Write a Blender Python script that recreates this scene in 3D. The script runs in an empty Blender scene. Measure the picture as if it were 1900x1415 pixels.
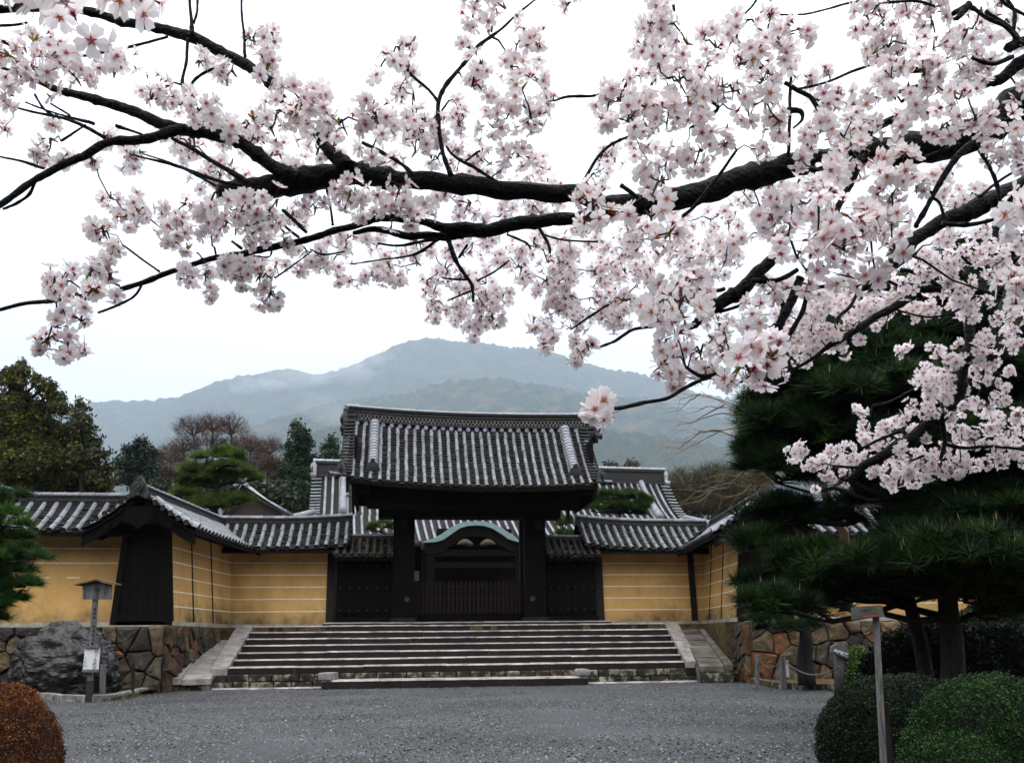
import bpy, math, random
import numpy as np
from mathutils import Vector, Matrix, Euler, noise
R = math.radians
random.seed(7); rng = np.random.default_rng(7)
scn = bpy.context.scene
col = scn.collection
# ---------------------------------------------------------------- camera
F = 1700.0; PITCH = 11.0; SHIFT = 148.0; ROLL = -0.010; EYE = 1.05
cd = bpy.data.cameras.new('camera'); cam = bpy.data.objects.new('camera', cd); col.objects.link(cam)
cd.sensor_width = 36; cd.lens = 36*F/1900; cd.shift_y = SHIFT/1900; cd.clip_start = .05; cd.clip_end = 40000
cam.location = (0, 0, EYE)
RC = (Euler((R(90+PITCH), 0, 0)).to_matrix() @ Matrix.Rotation(ROLL, 3, 'Z'))
cam.rotation_euler = RC.to_euler()
cd.dof.use_dof = True; cd.dof.focus_distance = 3.2; cd.dof.aperture_fstop = 20
scn.camera = cam
# ---------------------------------------------------------------- light
EXPO = 0.0
scn.view_settings.view_transform = 'Standard'; scn.view_settings.look = 'None'
scn.view_settings.gamma = 1; scn.view_settings.exposure = EXPO; scn.view_settings.use_curve_mapping = False
w = bpy.data.worlds.new('World'); scn.world = w; w.use_nodes = True
nt = w.node_tree; nt.nodes.clear(); N = nt.nodes.new; L = nt.links.new
SUN_EL, SUN_AZ = R(62), R(200)
sky = N('ShaderNodeTexSky'); sky.sky_type = 'NISHITA'; sky.sun_disc = False
sky.sun_elevation = SUN_EL; sky.sun_rotation = SUN_AZ; sky.dust_density = 3
b1 = N('ShaderNodeBackground'); b1.inputs[1].default_value = .05; L(sky.outputs[0], b1.inputs[0])
tc = N('ShaderNodeTexCoord'); sx = N('ShaderNodeSeparateXYZ'); L(tc.outputs['Generated'], sx.inputs[0])
cr = N('ShaderNodeValToRGB'); L(sx.outputs['Z'], cr.inputs[0])
e = cr.color_ramp.elements; e[0].position = 0; e[0].color = (.80, .79, .82, 1)
e[1].position = 1; e[1].color = (1, 1, 1, 1)
for p, c in ((.12, (.88, .88, .92)), (.25, (.98, .985, 1.0)), (.45, (1, 1, 1))):
    q = e.new(p); q.color = (*c, 1)
mr = N('ShaderNodeMapRange'); L(sx.outputs['Z'], mr.inputs[0])
for i, v in ((1, .12), (2, 1), (3, .76), (4, 3.4)): mr.inputs[i].default_value = v
nz = N('ShaderNodeTexNoise'); nz.inputs['Scale'].default_value = 2.2; nz.inputs['Detail'].default_value = 4
L(tc.outputs['Generated'], nz.inputs[0])
m2 = N('ShaderNodeMapRange'); L(nz.outputs[0], m2.inputs[0])
for i, v in ((1, .3), (2, .7), (3, .94), (4, 1.04)): m2.inputs[i].default_value = v
ml = N('ShaderNodeMath'); ml.operation = 'MULTIPLY'; L(mr.outputs[0], ml.inputs[0]); L(m2.outputs[0], ml.inputs[1])
b2 = N('ShaderNodeBackground'); L(cr.outputs[0], b2.inputs[0]); L(ml.outputs[0], b2.inputs[1])
ad = N('ShaderNodeAddShader'); L(b1.outputs[0], ad.inputs[0]); L(b2.outputs[0], ad.inputs[1])
wo = N('ShaderNodeOutputWorld'); L(ad.outputs[0], wo.inputs[0])
sd = bpy.data.lights.new('sun', 'SUN'); sd.energy = .5; sd.angle = R(25); sd.color = (1, .97, .93)
sun = bpy.data.objects.new('sun', sd); col.objects.link(sun)
sun.rotation_euler = (R(90)-SUN_EL, 0, R(180)-SUN_AZ)
cy = scn.cycles
cy.use_denoising = True
try: cy.denoiser = 'OPENIMAGEDENOISE'
except Exception: pass
cy.max_bounces = 7; cy.diffuse_bounces = 3; cy.glossy_bounces = 2; cy.transmission_bounces = 4; cy.volume_bounces = 2
cy.transparent_max_bounces = 6; cy.caustics_reflective = False; cy.caustics_refractive = False
cy.sample_clamp_indirect = 6

def ray(px, py):
    return RC @ Vector(((px-950)/F, (707.5+SHIFT-py)/F, -1))
def P(px, py, Y):
    d = ray(px, py); return Vector((0, 0, EYE)) + d*(Y/d.y)
def PX(v):                       # world point -> photo pixel (for growing twigs towards flowers)
    c = RC.transposed() @ (Vector(v)-Vector((0, 0, EYE)))
    return 950+F*c.x/-c.z, 707.5+SHIFT-F*c.y/-c.z
def ground(px, py, z=0.0):
    d = ray(px, py); return Vector((0, 0, EYE)) + d*((z-EYE)/d.z)

# ---------------------------------------------------------------- materials
MATS = {}
def mat(name, c1, c2=None, scale=5, rough=.7, bump=.0, bscale=40, rand=0.0, spec=.5, detail=6, transl=0, vcol=False, stretch=(1, 1, 1), c3=None, hue=None):
    if name in MATS: return MATS[name]
    m = bpy.data.materials.new(name); m.use_nodes = True; t = m.node_tree; n = t.nodes.new; l = t.links.new
    t.nodes.clear(); out = n('ShaderNodeOutputMaterial'); b = n('ShaderNodeBsdfPrincipled')
    b.inputs['Roughness'].default_value = rough; b.inputs['Specular IOR Level'].default_value = spec
    tc = n('ShaderNodeTexCoord'); mp = n('ShaderNodeMapping'); l(tc.outputs['Object'], mp.inputs[0]); mp.inputs['Scale'].default_value = stretch
    oi = n('ShaderNodeObjectInfo')
    if rand:      # shift texture per object so shared meshes differ
        vm = n('ShaderNodeVectorMath'); vm.operation = 'SCALE'; cb = n('ShaderNodeCombineXYZ')
        for k in range(3): l(oi.outputs['Random'], cb.inputs[k])
        l(cb.outputs[0], vm.inputs[0]); vm.inputs['Scale'].default_value = 37
        va = n('ShaderNodeVectorMath'); l(mp.outputs[0], va.inputs[0]); l(vm.outputs[0], va.inputs[1]); vec = va.outputs[0]
    else: vec = mp.outputs[0]
    nz = n('ShaderNodeTexNoise'); nz.inputs['Scale'].default_value = scale; nz.inputs['Detail'].default_value = detail; nz.inputs['Roughness'].default_value = .65
    l(vec, nz.inputs['Vector'])
    r = n('ShaderNodeValToRGB'); l(nz.outputs[0], r.inputs[0])
    c2 = c2 or c1
    r.color_ramp.elements[0].position = .35; r.color_ramp.elements[1].position = .65
    r.color_ramp.elements[0].color = (*c1, 1); r.color_ramp.elements[1].color = (*c2, 1)
    if c3: q = r.color_ramp.elements.new(.5); q.color = (*c3, 1)
    c = r.outputs[0]
    if hue:       # per-object palette (stones)
        hr = n('ShaderNodeValToRGB'); hr.color_ramp.interpolation = 'CONSTANT'; l(oi.outputs['Random'], hr.inputs[0])
        for i, hc in enumerate(hue):
            if i < 2: q = hr.color_ramp.elements[i]; q.position = i/len(hue)
            else: q = hr.color_ramp.elements.new(i/len(hue))
            q.color = (*hc, 1)
        mx = n('ShaderNodeMix'); mx.data_type = 'RGBA'; mx.blend_type = 'MULTIPLY'; mx.inputs[0].default_value = 1
        l(c, mx.inputs[6]); l(hr.outputs[0], mx.inputs[7]); c = mx.outputs[2]
    if vcol:
        at = n('ShaderNodeAttribute'); at.attribute_name = 'Col'
        mx = n('ShaderNodeMix'); mx.data_type = 'RGBA'; mx.blend_type = 'MULTIPLY'; mx.inputs[0].default_value = 1
        l(c, mx.inputs[6]); l(at.outputs['Color'], mx.inputs[7]); c = mx.outputs[2]
    if rand:
        hs = n('ShaderNodeHueSaturation'); l(c, hs.inputs['Color'])
        m3 = n('ShaderNodeMapRange'); l(oi.outputs['Random'], m3.inputs[0]); m3.inputs[3].default_value = 1-rand; m3.inputs[4].default_value = 1+rand
        l(m3.outputs[0], hs.inputs['Value']); c = hs.outputs[0]
    l(c, b.inputs['Base Color'])
    if bump:
        nb = n('ShaderNodeTexNoise'); nb.inputs['Scale'].default_value = bscale; nb.inputs['Detail'].default_value = 5; l(vec, nb.inputs['Vector'])
        bp = n('ShaderNodeBump'); bp.inputs['Strength'].default_value = bump; bp.inputs['Distance'].default_value = .02
        l(nb.outputs[0], bp.inputs['Height']); l(bp.outputs[0], b.inputs['Normal'])
    if transl:
        tr = n('ShaderNodeBsdfTranslucent'); l(c, tr.inputs[0]); ms = n('ShaderNodeMixShader'); ms.inputs[0].default_value = transl
        l(b.outputs[0], ms.inputs[1]); l(tr.outputs[0], ms.inputs[2]); l(ms.outputs[0], out.inputs[0])
    else: l(b.outputs[0], out.inputs[0])
    MATS[name] = m; return m
WH = (1, 1, 1)
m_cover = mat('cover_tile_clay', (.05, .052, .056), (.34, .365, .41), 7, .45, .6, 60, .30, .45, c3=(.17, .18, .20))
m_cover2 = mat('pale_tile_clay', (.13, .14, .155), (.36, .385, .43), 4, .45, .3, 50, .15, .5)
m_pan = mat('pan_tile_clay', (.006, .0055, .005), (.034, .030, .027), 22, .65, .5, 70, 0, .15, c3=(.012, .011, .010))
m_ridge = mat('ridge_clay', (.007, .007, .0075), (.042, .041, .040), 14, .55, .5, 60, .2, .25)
m_wood = mat('dark_timber', (.0028, .0023, .0022), (.0075, .006, .005), 4, .85, .5, 30, .1, .08, stretch=(6, 6, .6))
m_wood2 = mat('weathered_post_timber', (.010, .008, .007), (.032, .027, .023), 6, .8, .6, 30, .1, .12, stretch=(8, 8, .7))
m_red = mat('red_brown_timber', (.007, .0028, .0018), (.020, .0065, .0035), 5, .7, .4, 30, .5, .25, stretch=(6, 6, .6))
m_grey = mat('grey_weathered_wood', (.07, .067, .067), (.22, .215, .215), 9, .8, .6, 40, .1, .2, stretch=(8, 8, .8))
m_lath = mat('cream_line', (.85, .78, .64), (.72, .62, .45), 8, .8, .1, 30)
m_blk = mat('black_paint', (.01, .01, .01), (.02, .02, .02), 8, .6)
m_stone = mat('rubble_stone', (.20, .18, .16), (1.0, .95, .86), 4, .8, 1.0, 18, .2, .35,
              hue=((.15, .085, .042), (.07, .065, .052), (.20, .088, .035), (.075, .062, .046), (.10, .086, .06), (.095, .042, .022), (.035, .032, .030), (.13, .10, .062), (.065, .055, .042), (.15, .115, .07)), c3=(.55, .50, .44))
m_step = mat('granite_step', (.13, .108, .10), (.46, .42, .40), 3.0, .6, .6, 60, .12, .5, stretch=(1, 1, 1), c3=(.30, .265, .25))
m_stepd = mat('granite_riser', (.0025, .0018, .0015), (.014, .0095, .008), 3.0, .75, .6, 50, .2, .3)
m_coping = mat('pale_granite', (.15, .135, .125), (.34, .32, .305), 4, .6, .5, 60, .1, .5)
m_ramp = mat('mossy_granite', (.04, .036, .027), (.20, .18, .16), 2.2, .7, .6, 50, .15, .4, c3=(.10, .09, .075))
m_lichen = mat('lichen_stone', (.012, .010, .008), (.30, .30, .21), 4.5, .85, .8, 30, .3, .3, c3=(.035, .030, .023))
m_bark = mat('cherry_bark', (.0018, .0018, .002), (.009, .0085, .009), 30, .55, .8, 110, 0, .14, c3=(.003, .003, .0034))
m_pbark = mat('pine_bark', (.003, .0026, .0024), (.022, .019, .017), 14, .85, 1.0, 25, 0, .3, stretch=(1, 1, .35))
m_petal = mat('cherry_blossom', WH, WH, 5, .55, 0, 1, 0, .2, 0, transl=.56, vcol=True)
m_needle = mat('pine_needles', (.8, .8, .8), (1.2, 1.2, 1.1), 2, .5, 0, 1, 0, .2, 0, transl=.15, vcol=True)
m_leaf = mat('leaf', (.75, .75, .75), (1.25, 1.25, 1.2), 3, .5, 0, 1, 0, .22, 0, transl=.2, vcol=True)
m_sign = mat('white_board', (.80, .82, .85), (.70, .72, .75), 6, .5)
m_teal = mat('copper_patina', (.13, .22, .22), (.20, .30, .30), 5, .55, .2, 40)
m_iron = mat('iron_fitting', (.012, .012, .014), (.03, .03, .034), 10, .45)

# ---------------------------------------------------------------- objects
RM = {}
def tag(o, label=None, cat=None, group=None, kind=None):
    if label: o['label'] = label
    if cat: o['category'] = cat
    if group: o['group'] = group
    if kind: o['kind'] = kind
    return o
def thing(name, label, cat, M=None, group=None):
    o = bpy.data.objects.new(name, None); col.objects.link(o); o.empty_display_size = .2
    if M is None: M = Matrix.Identity(4)
    elif isinstance(M, Vector): M = Matrix.Translation(M)
    o.matrix_world = M; RM[o.name] = M.copy(); return tag(o, label, cat, group)
def root_M(o):
    while o.parent: o = o.parent
    return RM.get(o.name, Matrix.Identity(4))
def link(name, me, m=None, parent=None, basis=None):
    o = bpy.data.objects.new(name, me); col.objects.link(o)
    if m and not me.materials: me.materials.append(m)
    if parent: o.parent = parent
    if basis is not None: o.matrix_basis = basis
    return o
class MB:
    def __init__(s): s.v = []; s.f = []; s.mi = []; s.cur = 0
    def add(s, vs, fs):
        b = len(s.v); s.v += [tuple(v) for v in vs]; s.f += [tuple(b+i for i in f) for f in fs]; s.mi += [s.cur]*len(fs); return s
    def box(s, c, d, M=None):
        x, y, z = d[0]/2, d[1]/2, d[2]/2; c = Vector(c)
        vs = [Vector((i*x, j*y, k*z)) for k in (-1, 1) for j in (-1, 1) for i in (-1, 1)]
        if M: vs = [M @ v for v in vs]
        return s.add([c+v for v in vs], [(0, 2, 3, 1), (4, 5, 7, 6), (0, 1, 5, 4), (2, 6, 7, 3), (0, 4, 6, 2), (1, 3, 7, 5)])
    def hexa(s, q0, q1):             # two quads bottom/top (same winding, ccw seen from above)
        vs = list(q0)+list(q1)
        return s.add(vs, [(3, 2, 1, 0), (4, 5, 6, 7), (0, 1, 5, 4), (1, 2, 6, 5), (2, 3, 7, 6), (3, 0, 4, 7)])
    def tube(s, pts, rad, n=6, cap=True, jit=0):
        pts = [Vector(p) for p in pts]; k = len(pts)
        if not hasattr(rad, '__len__'): rad = [rad]*k
        up = Vector((0, 0, 1)); vs = []; prev = None
        for i, p in enumerate(pts):
            t = (pts[min(i+1, k-1)]-pts[max(i-1, 0)]).normalized()
            a = (prev if prev else (up if abs(t.z) < .9 else Vector((1, 0, 0))))
            a = (a - t*a.dot(t)).normalized(); prev = a; b = t.cross(a)
            for j in range(n):
                th = 2*math.pi*j/n; r = rad[i]*(1+(random.uniform(-jit, jit) if jit else 0)); vs.append(p+a*math.cos(th)*r+b*math.sin(th)*r)
        fs = [(i*n+j, i*n+(j+1) % n, (i+1)*n+(j+1) % n, (i+1)*n+j) for i in range(k-1) for j in range(n)]
        if cap: fs += [tuple(range(n))[::-1], tuple((k-1)*n+j for j in range(n))]
        return s.add(vs, fs)
    def build(s, name, m, parent=None, world=True, smooth=False, bevel=0, kind=None, label=None):
        vs = s.v
        if parent is not None and world:
            I = root_M(parent).inverted(); vs = [I @ Vector(v) for v in vs]
        me = bpy.data.meshes.new(name); me.from_pydata([tuple(v) for v in vs], [], s.f)
        for mm in (m if isinstance(m, (list, tuple)) else [m]): me.materials.append(mm)
        if any(s.mi): me.polygons.foreach_set('material_index', s.mi)
        me.polygons.foreach_set('use_smooth', [smooth]*len(s.f)); me.update()
        o = link(name, me, None, parent)
        if bevel:
            bv = o.modifiers.new('bevel', 'BEVEL'); bv.width = bevel; bv.segments = 2; bv.limit_method = 'ANGLE'
        if kind: o['kind'] = kind
        if label: o['label'] = label
        return o
def np_mesh(name, V, T, C=None, m=None, parent=None, kind=None, smooth=False):
    if parent is not None:
        I = np.array(root_M(parent).inverted()); V = V@I[:3, :3].T+I[:3, 3]
    me = bpy.data.meshes.new(name); n = len(V); k = len(T)
    me.vertices.add(n); me.vertices.foreach_set('co', np.ascontiguousarray(V, dtype=np.float32).ravel())
    me.loops.add(3*k); me.loops.foreach_set('vertex_index', np.ascontiguousarray(T, dtype=np.int32).ravel())
    me.polygons.add(k); me.polygons.foreach_set('loop_start', np.arange(0, 3*k, 3, dtype=np.int32)); me.polygons.foreach_set('loop_total', np.full(k, 3, dtype=np.int32))
    if smooth: me.polygons.foreach_set('use_smooth', np.ones(k, dtype=bool))
    me.update(calc_edges=True)
    if C is not None:
        a = me.color_attributes.new('Col', 'FLOAT_COLOR', 'POINT'); a.data.foreach_set('color', np.hstack([C, np.ones((n, 1))]).astype(np.float32).ravel())
    o = link(name, me, m, parent)
    if kind: o['kind'] = kind
    return o
def rotz_to(D, spin):                # rotation matrices (k,3,3) taking +z to directions D, random spin
    D = D/np.linalg.norm(D, axis=1, keepdims=True)
    a = np.where(np.abs(D[:, 2:3]) < .95, np.array([[0, 0, 1.]]), np.array([[1., 0, 0]]))
    x = np.cross(a, D); x /= np.linalg.norm(x, axis=1, keepdims=True); y = np.cross(D, x)
    c, s = np.cos(spin)[:, None], np.sin(spin)[:, None]
    return np.stack([x*c+y*s, -x*s+y*c, D], axis=2)
def scatter(TV, TT, TC, pos, Rm, sc, tint):
    k = len(pos); n = len(TV)
    V = np.einsum('kij,nj->kni', Rm, TV)*sc[:, None, None]+pos[:, None, :]
    T = TT[None]+(np.arange(k)*n)[:, None, None]
    C = TC[None]*tint[:, None, :]
    return V.reshape(-1, 3), T.reshape(-1, 3), C.reshape(-1, 3)
def soup(polys):                     # list of (list of pts, colour or list) -> V,T,C
    V, T, C = [], [], []
    for pts, c in polys:
        b = len(V); V += [tuple(p) for p in pts]
        C += [tuple(x) for x in c] if hasattr(c[0], '__len__') else [tuple(c)]*len(pts)
        T += [(b, b+i, b+i+1) for i in range(1, len(pts)-1)]
    return np.array(V, float), np.array(T), np.array(C, float)
# ================================================================ ground
def mat_gravel():
    m = mat('gravel', (.010, .011, .0125), (.085, .091, .097), 42, .65, 1.0, 45, 0, .35, detail=9, c3=(.034, .037, .041))
    t = m.node_tree; b = [x for x in t.nodes if x.type == 'BSDF_PRINCIPLED'][0]; n = t.nodes.new; l = t.links.new
    src = b.inputs['Base Color'].links[0].from_socket
    tc = n('ShaderNodeTexCoord'); z = n('ShaderNodeTexNoise'); z.inputs['Scale'].default_value = .55; z.inputs['Detail'].default_value = 5
    l(tc.outputs['Object'], z.inputs[0]); r = n('ShaderNodeMapRange'); l(z.outputs[0], r.inputs[0])
    for i, v in ((1, .35), (2, .65), (3, .62), (4, 1.45)): r.inputs[i].default_value = v
    h = n('ShaderNodeHueSaturation'); l(src, h.inputs['Color']); l(r.outputs[0], h.inputs['Value']); l(h.outputs[0], b.inputs['Base Color'])
    return m
m_gravel = mat_gravel()
m_moss = mat('mossy_soil', (.035, .028, .014), (.12, .095, .03), 6, .95, 1.0, 30, 0, .2, c3=(.075, .055, .028))
m_earth = mat('earth', (.05, .045, .03), (.09, .08, .05), .05, .95)
mb = MB(); mb.add([(-9000, -400, -.01), (9000, -400, -.01), (9000, 9000, -.01), (-9000, 9000, -.01)], [(0, 1, 2, 3)])
o = mb.build('ground', m_earth); o['kind'] = 'structure'
# gravel forecourt: a gently uneven sheet
nx, ny = 150, 110
xs = np.linspace(-22, 22, nx); ys = np.linspace(-6, 24, ny)
V = np.array([(x, y, .012+.016*noise.noise((x*.6, y*.6, 3))+.008*noise.noise((x*2.3, y*2.3, 1))) for y in ys for x in xs])
T = []
for j in range(ny-1):
    for i in range(nx-1):
        a = j*nx+i; T += [(a, a+1, a+nx+1), (a, a+nx+1, a+nx)]
o = np_mesh('gravel_forecourt', V, np.array(T), None, m_gravel, None, 'structure', True)
# loose pebbles, near part only
k = 60000
yy = 4.5+18*rng.random(k)**1.7; xx = (rng.random(k)-.5)*(yy*1.25+2)
TV = np.array([(1, 0, -.3), (-.5, .87, -.3), (-.5, -.87, -.3), (0, 0, .75), (.55, .6, .25)]); TT = np.array([(0, 1, 4), (1, 3, 4), (0, 4, 3), (1, 2, 3), (2, 0, 3)])
pos = np.stack([xx, yy, np.full(k, .018)], 1)
D = np.stack([rng.normal(0, .5, k), rng.normal(0, .5, k), np.ones(k)], 1)
g = rng.random(k)**2.4*.15+.022; tint = np.stack([g*.95, g*.99, g*1.05], 1)
w_ = rng.random(k) < .004; tint[w_] = (.34, .30, .24)
m_peb = mat('pebble', (.8, .8, .8), (1.3, 1.3, 1.3), 30, .45, 0, 1, 0, .5, 0, vcol=True)
V, T, C = scatter(TV, TT, np.ones((5, 3)), pos, rotz_to(D, rng.random(k)*6.3), .008+.012*rng.random(k), tint)
o = np_mesh('pebbles', V, T, C, m_peb, None, 'stuff'); tag(o, 'loose dark grey pebbles strewn over the gravel forecourt', 'gravel')
# fallen leaves, individually visible
mb0 = MB(); mb0.add([(-.5, 0, 0), (0, -.28, .08), (.5, 0, .02), (0, .28, .1)], [(0, 1, 2), (0, 2, 3)])
m_dead = mat('dead_leaf', (.16, .08, .04), (.36, .26, .17), 30, .8)
# ================================================================ gate frame
AL = R(7.5); O3 = P(863, 1156, 26.0); ca, sa = math.cos(AL), math.sin(AL)
G = Matrix.Translation((O3.x, O3.y, 0)) @ Matrix.Rotation(AL, 4, 'Z')
def GY(px, c, py=1100):
    d = ray(px, py); k = d.x/d.y
    return (c-O3.x*sa+O3.y*ca)/(ca-k*sa)
def GP(px, py, c): return P(px, py, GY(px, c, py))
def GL(px, py, c): return G.inverted() @ GP(px, py, c)      # gate-local
ZT = 1.455
# terrace behind the stairs (courtyard level)
def prism(mb, poly, z0, z1):
    n = len(poly); vs = [(x, y, z0) for x, y in poly]+[(x, y, z1) for x, y in poly]
    mb.add(vs, [tuple(range(n))[::-1], tuple(range(n, 2*n))]+[(i, (i+1) % n, n+(i+1) % n, n+i) for i in range(n)])
TLs = P(470, 1161, GY(470, -1.3)); TRs = P(1234, 1155, GY(1234, -1.3))
def xy(v): return (v.x, v.y)
def onY(px, Y, py=1150): v = P(px, py, Y); return (v.x, v.y)
NL = onY(322, 20.75); FLc = onY(415, 25.2); FRc = onY(1285, 26.8); NR = onY(1362, 22.5)
fl = GP(418, 1155, -1.33); fr = GP(1290, 1155, -1.33)
mb = MB(); prism(mb, [(-30, 21.0), (NL[0]+.1, 21.0), (NL[0]+.1, fl.y), xy(fl), xy(fr), (NR[0]-.1, fr.y), (NR[0]-.1, 23.0), (34, 23.4), (34, 70), (-30, 70)], .02, ZT-.03)
o = mb.build('courtyard_terrace', m_moss); o['kind'] = 'structure'
# ================================================================ stairs
stairs = thing('stone_stairs', 'broad flight of worn granite steps rising to the dark gate', 'stairs', Matrix.Translation((O3.x, O3.y-3, 0)))
BL = P(427, 1229, GY(427, -3.95)); BR = P(1270, 1224, GY(1270, -3.95))
ZB = .50; NS = 6
def lerp(a, b, t): return a+(b-a)*t
def slab_row(y0L, y0R, y1L, y1R, ztop, zlow, cuts, name='step_stone', over=.03, par=stairs, m=None, thick=.11, gap=.004):
    """row of stones; front edge y0 (towards viewer), back edge y1; points are 2D world"""
    for a, b in zip(cuts[:-1], cuts[1:]):
        dz = random.uniform(-.006, .006)
        A0 = lerp(Vector(y0L), Vector(y0R), a); B0 = lerp(Vector(y0L), Vector(y0R), b); A1 = lerp(Vector(y1L), Vector(y1R), a); B1 = lerp(Vector(y1L), Vector(y1R), b)
        u = (B0-A0).normalized()*gap; jf = random.uniform(-.012, .012); dirn = (A0-A1).normalized()*(over+jf)
        mb = MB(); n = 14
        top, bot = [], []
        for i in range(n+1):         # chipped, slightly wavy front edge
            t = i/n; f = lerp(A0+u, B0-u, t)+dirn+Vector((0, random.uniform(-.006, .006)))
            top.append(f); bot.append(lerp(A1+u, B1-u, t))
        zz = [ztop+dz+random.uniform(-.003, .003) for _ in range(n+1)]
        vs = []; 
        for i in range(n+1):
            f, k = top[i], bot[i]; c = (k-f).normalized()*.035
            vs += [(k.x, k.y, ztop+dz), (f.x+c.x, f.y+c.y, zz[i]), (f.x, f.y, zz[i]-.030), (f.x, f.y, ztop-thick), (k.x, k.y, ztop-thick)]
        fs = []
        mb.cur = 0
        for i in range(n):
            q = i*5; r_ = q+5
            fs += [(q+1, q, r_, r_+1), (q+2, q+1, r_+1, r_+2)]
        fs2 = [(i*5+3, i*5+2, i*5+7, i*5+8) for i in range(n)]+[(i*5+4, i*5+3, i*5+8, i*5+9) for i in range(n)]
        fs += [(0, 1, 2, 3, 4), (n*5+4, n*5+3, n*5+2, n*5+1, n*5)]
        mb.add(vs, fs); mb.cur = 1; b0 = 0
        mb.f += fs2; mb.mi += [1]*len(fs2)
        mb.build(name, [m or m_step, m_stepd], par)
random.seed(11)
for i in range(NS+1):
    t0 = i/NS; t1 = max(0, (i-1)/NS)
    fL, fR = lerp(TLs, BL, t0), lerp(TRs, BR, t0); kL, kR = lerp(TLs, BL, t1), lerp(TRs, BR, t1)
    if i == 0: n_ = (Vector((-sa, ca, 0))*.9); kL, kR = fL+n_, fR+n_
    z = lerp(ZT, ZB, t0); cuts = [0]
    while cuts[-1] < .88: cuts.append(cuts[-1]+random.uniform(.13, .24))
    cuts[-1] = 1 if cuts[-1] > .9 else cuts[-1]
    if cuts[-1] != 1: cuts.append(1)
    if i == NS:
        ex = .035; fL, kL = lerp(fL, fR, -.002), kL
    slab_row(xy(fL), xy(fR), xy(kL), xy(kR), z, z-.1, cuts, thick=.16 if i < NS else .17)
# solid core beneath
mb = MB()
for i in range(NS+1):
    t0 = i/NS; a, b = lerp(TLs, BL, t0), lerp(TRs, BR, t0); n_ = Vector((-sa, ca, 0)); z = lerp(ZT, ZB, t0)-.14
    a2, b2, c2, d2 = a+n_*.05, b+n_*.05, b+n_*(1.0), a+n_*(1.0)
    mb.hexa([(p.x, p.y, z-.05-.3*(i < NS)) for p in (a2, b2, c2, d2)], [(p.x, p.y, z) for p in (a2, b2, c2, d2)])
a, b = BL+Vector((-sa, ca, 0))*.06, BR+Vector((-sa, ca, 0))*.06
mb.hexa([(a.x, a.y, 0), (b.x, b.y, 0), (b.x, b.y+3, 0), (a.x, a.y+3, 0)], [(a.x, a.y, .33), (b.x, b.y, .33), (b.x, b.y+3, .33), (a.x, a.y+3, .33)])
mb.build('stair_core', m_stepd, stairs)
# cheek slabs
def cheek(q, nseg, name='cheek_stone', m=m_coping, th=.16, par=stairs, front=True):
    """q: outer-top, inner-top, inner-bottom, outer-bottom world points (x,y,z)"""
    q = [Vector(v) for v in q]
    for i in range(nseg):
        a, b = i/nseg+(.003 if i else 0), (i+1)/nseg-.003
        t = [lerp(q[0], q[3], a), lerp(q[1], q[2], a), lerp(q[1], q[2], b), lerp(q[0], q[3], b)]
        dn = Vector((0, 0, -th)); dz = Vector((0, 0, random.uniform(-.004, .004)))
        mb = MB(); mb.hexa([p+dn for p in (t[3], t[2], t[1], t[0])], [p+dz for p in (t[3], t[2], t[1], t[0])])
        mb.build(name, m, par, bevel=.008)
def at_z(px, py, z):
    d = ray(px, py); return Vector((0, 0, EYE))+d*((z-EYE)/d.z)
lcT0, lcT1 = GP(440, 1161, -1.2), GP(471, 1161, -1.2); lcB1, lcB0 = GP(421, 1240, -4.1), GP(390, 1241, -4.1)
rcT0, rcT1 = GP(1257, 1153, -1.2), GP(1232, 1153, -1.2); rcB1, rcB0 = GP(1272, 1224, -4.1), GP(1297, 1224, -4.1)
for v, z in ((lcT0, ZT+.02), (lcT1, ZT+.02), (lcB0, .46), (lcB1, .46), (rcT0, ZT+.02), (rcT1, ZT+.02), (rcB0, .50), (rcB1, .50)): v.z = z
cheek([lcT0, lcT1, lcB1, lcB0], 2); cheek([rcT0, rcT1, rcB1, rcB0], 2)
# body under the cheeks
for (a, b, c, d) in ((lcT0, lcT1, lcB1, lcB0), (rcT1, rcT0, rcB0, rcB1)):
    mb = MB(); 
    A = [Vector(v) for v in (d, c, b, a)]
    mb.hexa([(v.x, v.y, .2) for v in A], [(v.x, v.y, v.z-.165) for v in A]); mb.build('cheek_base', m_stepd, stairs)
# mossy block courses under the lowest slab
def block_row(a, b, z0, z1, wmin, wmax, depth, name, m, par, bevel=.015, jit=.02, gap=.012):
    a, b = Vector((a[0], a[1], 0)), Vector((b[0], b[1], 0)); Ln = (b-a).length; u = (b-a)/Ln; n_ = Vector((-u.y, u.x, 0)); s = 0
    while s < Ln-.02:
        w_ = min(random.uniform(wmin, wmax), Ln-s)
        if Ln-s-w_ < wmin*.6: w_ = Ln-s
        f = random.uniform(-jit, jit); h = random.uniform(0, jit*.6)
        p0 = a+u*(s+gap)-n_*f; p1 = a+u*(s+w_-gap)-n_*f; mb = MB()
        k0, k1 = p0+n_*depth, p1+n_*depth
        j = lambda: random.uniform(-.25, .25)*jit
        mb.hexa([(p0.x+j(), p0.y+j(), z0), (p1.x+j(), p1.y+j(), z0), (k1.x, k1.y, z0), (k0.x, k0.y, z0)], [(p0.x+j(), p0.y+j(), z1-h), (p1.x+j(), p1.y+j(), z1-h), (k1.x, k1.y, z1-h), (k0.x, k0.y, z1-h)])
        mb.build(name, m, par, bevel=bevel); s += w_
base_l, base_r = GP(391, 1262, -4.1), GP(1296, 1254, -4.1)
block_row(xy(base_l), xy(base_r), .175, .33, .25, .6, .3, 'base_block', m_lichen, stairs)
block_row(xy(base_l), xy(base_r), .015, .17, .3, .55, .3, 'base_block', m_lichen, stairs)
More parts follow.
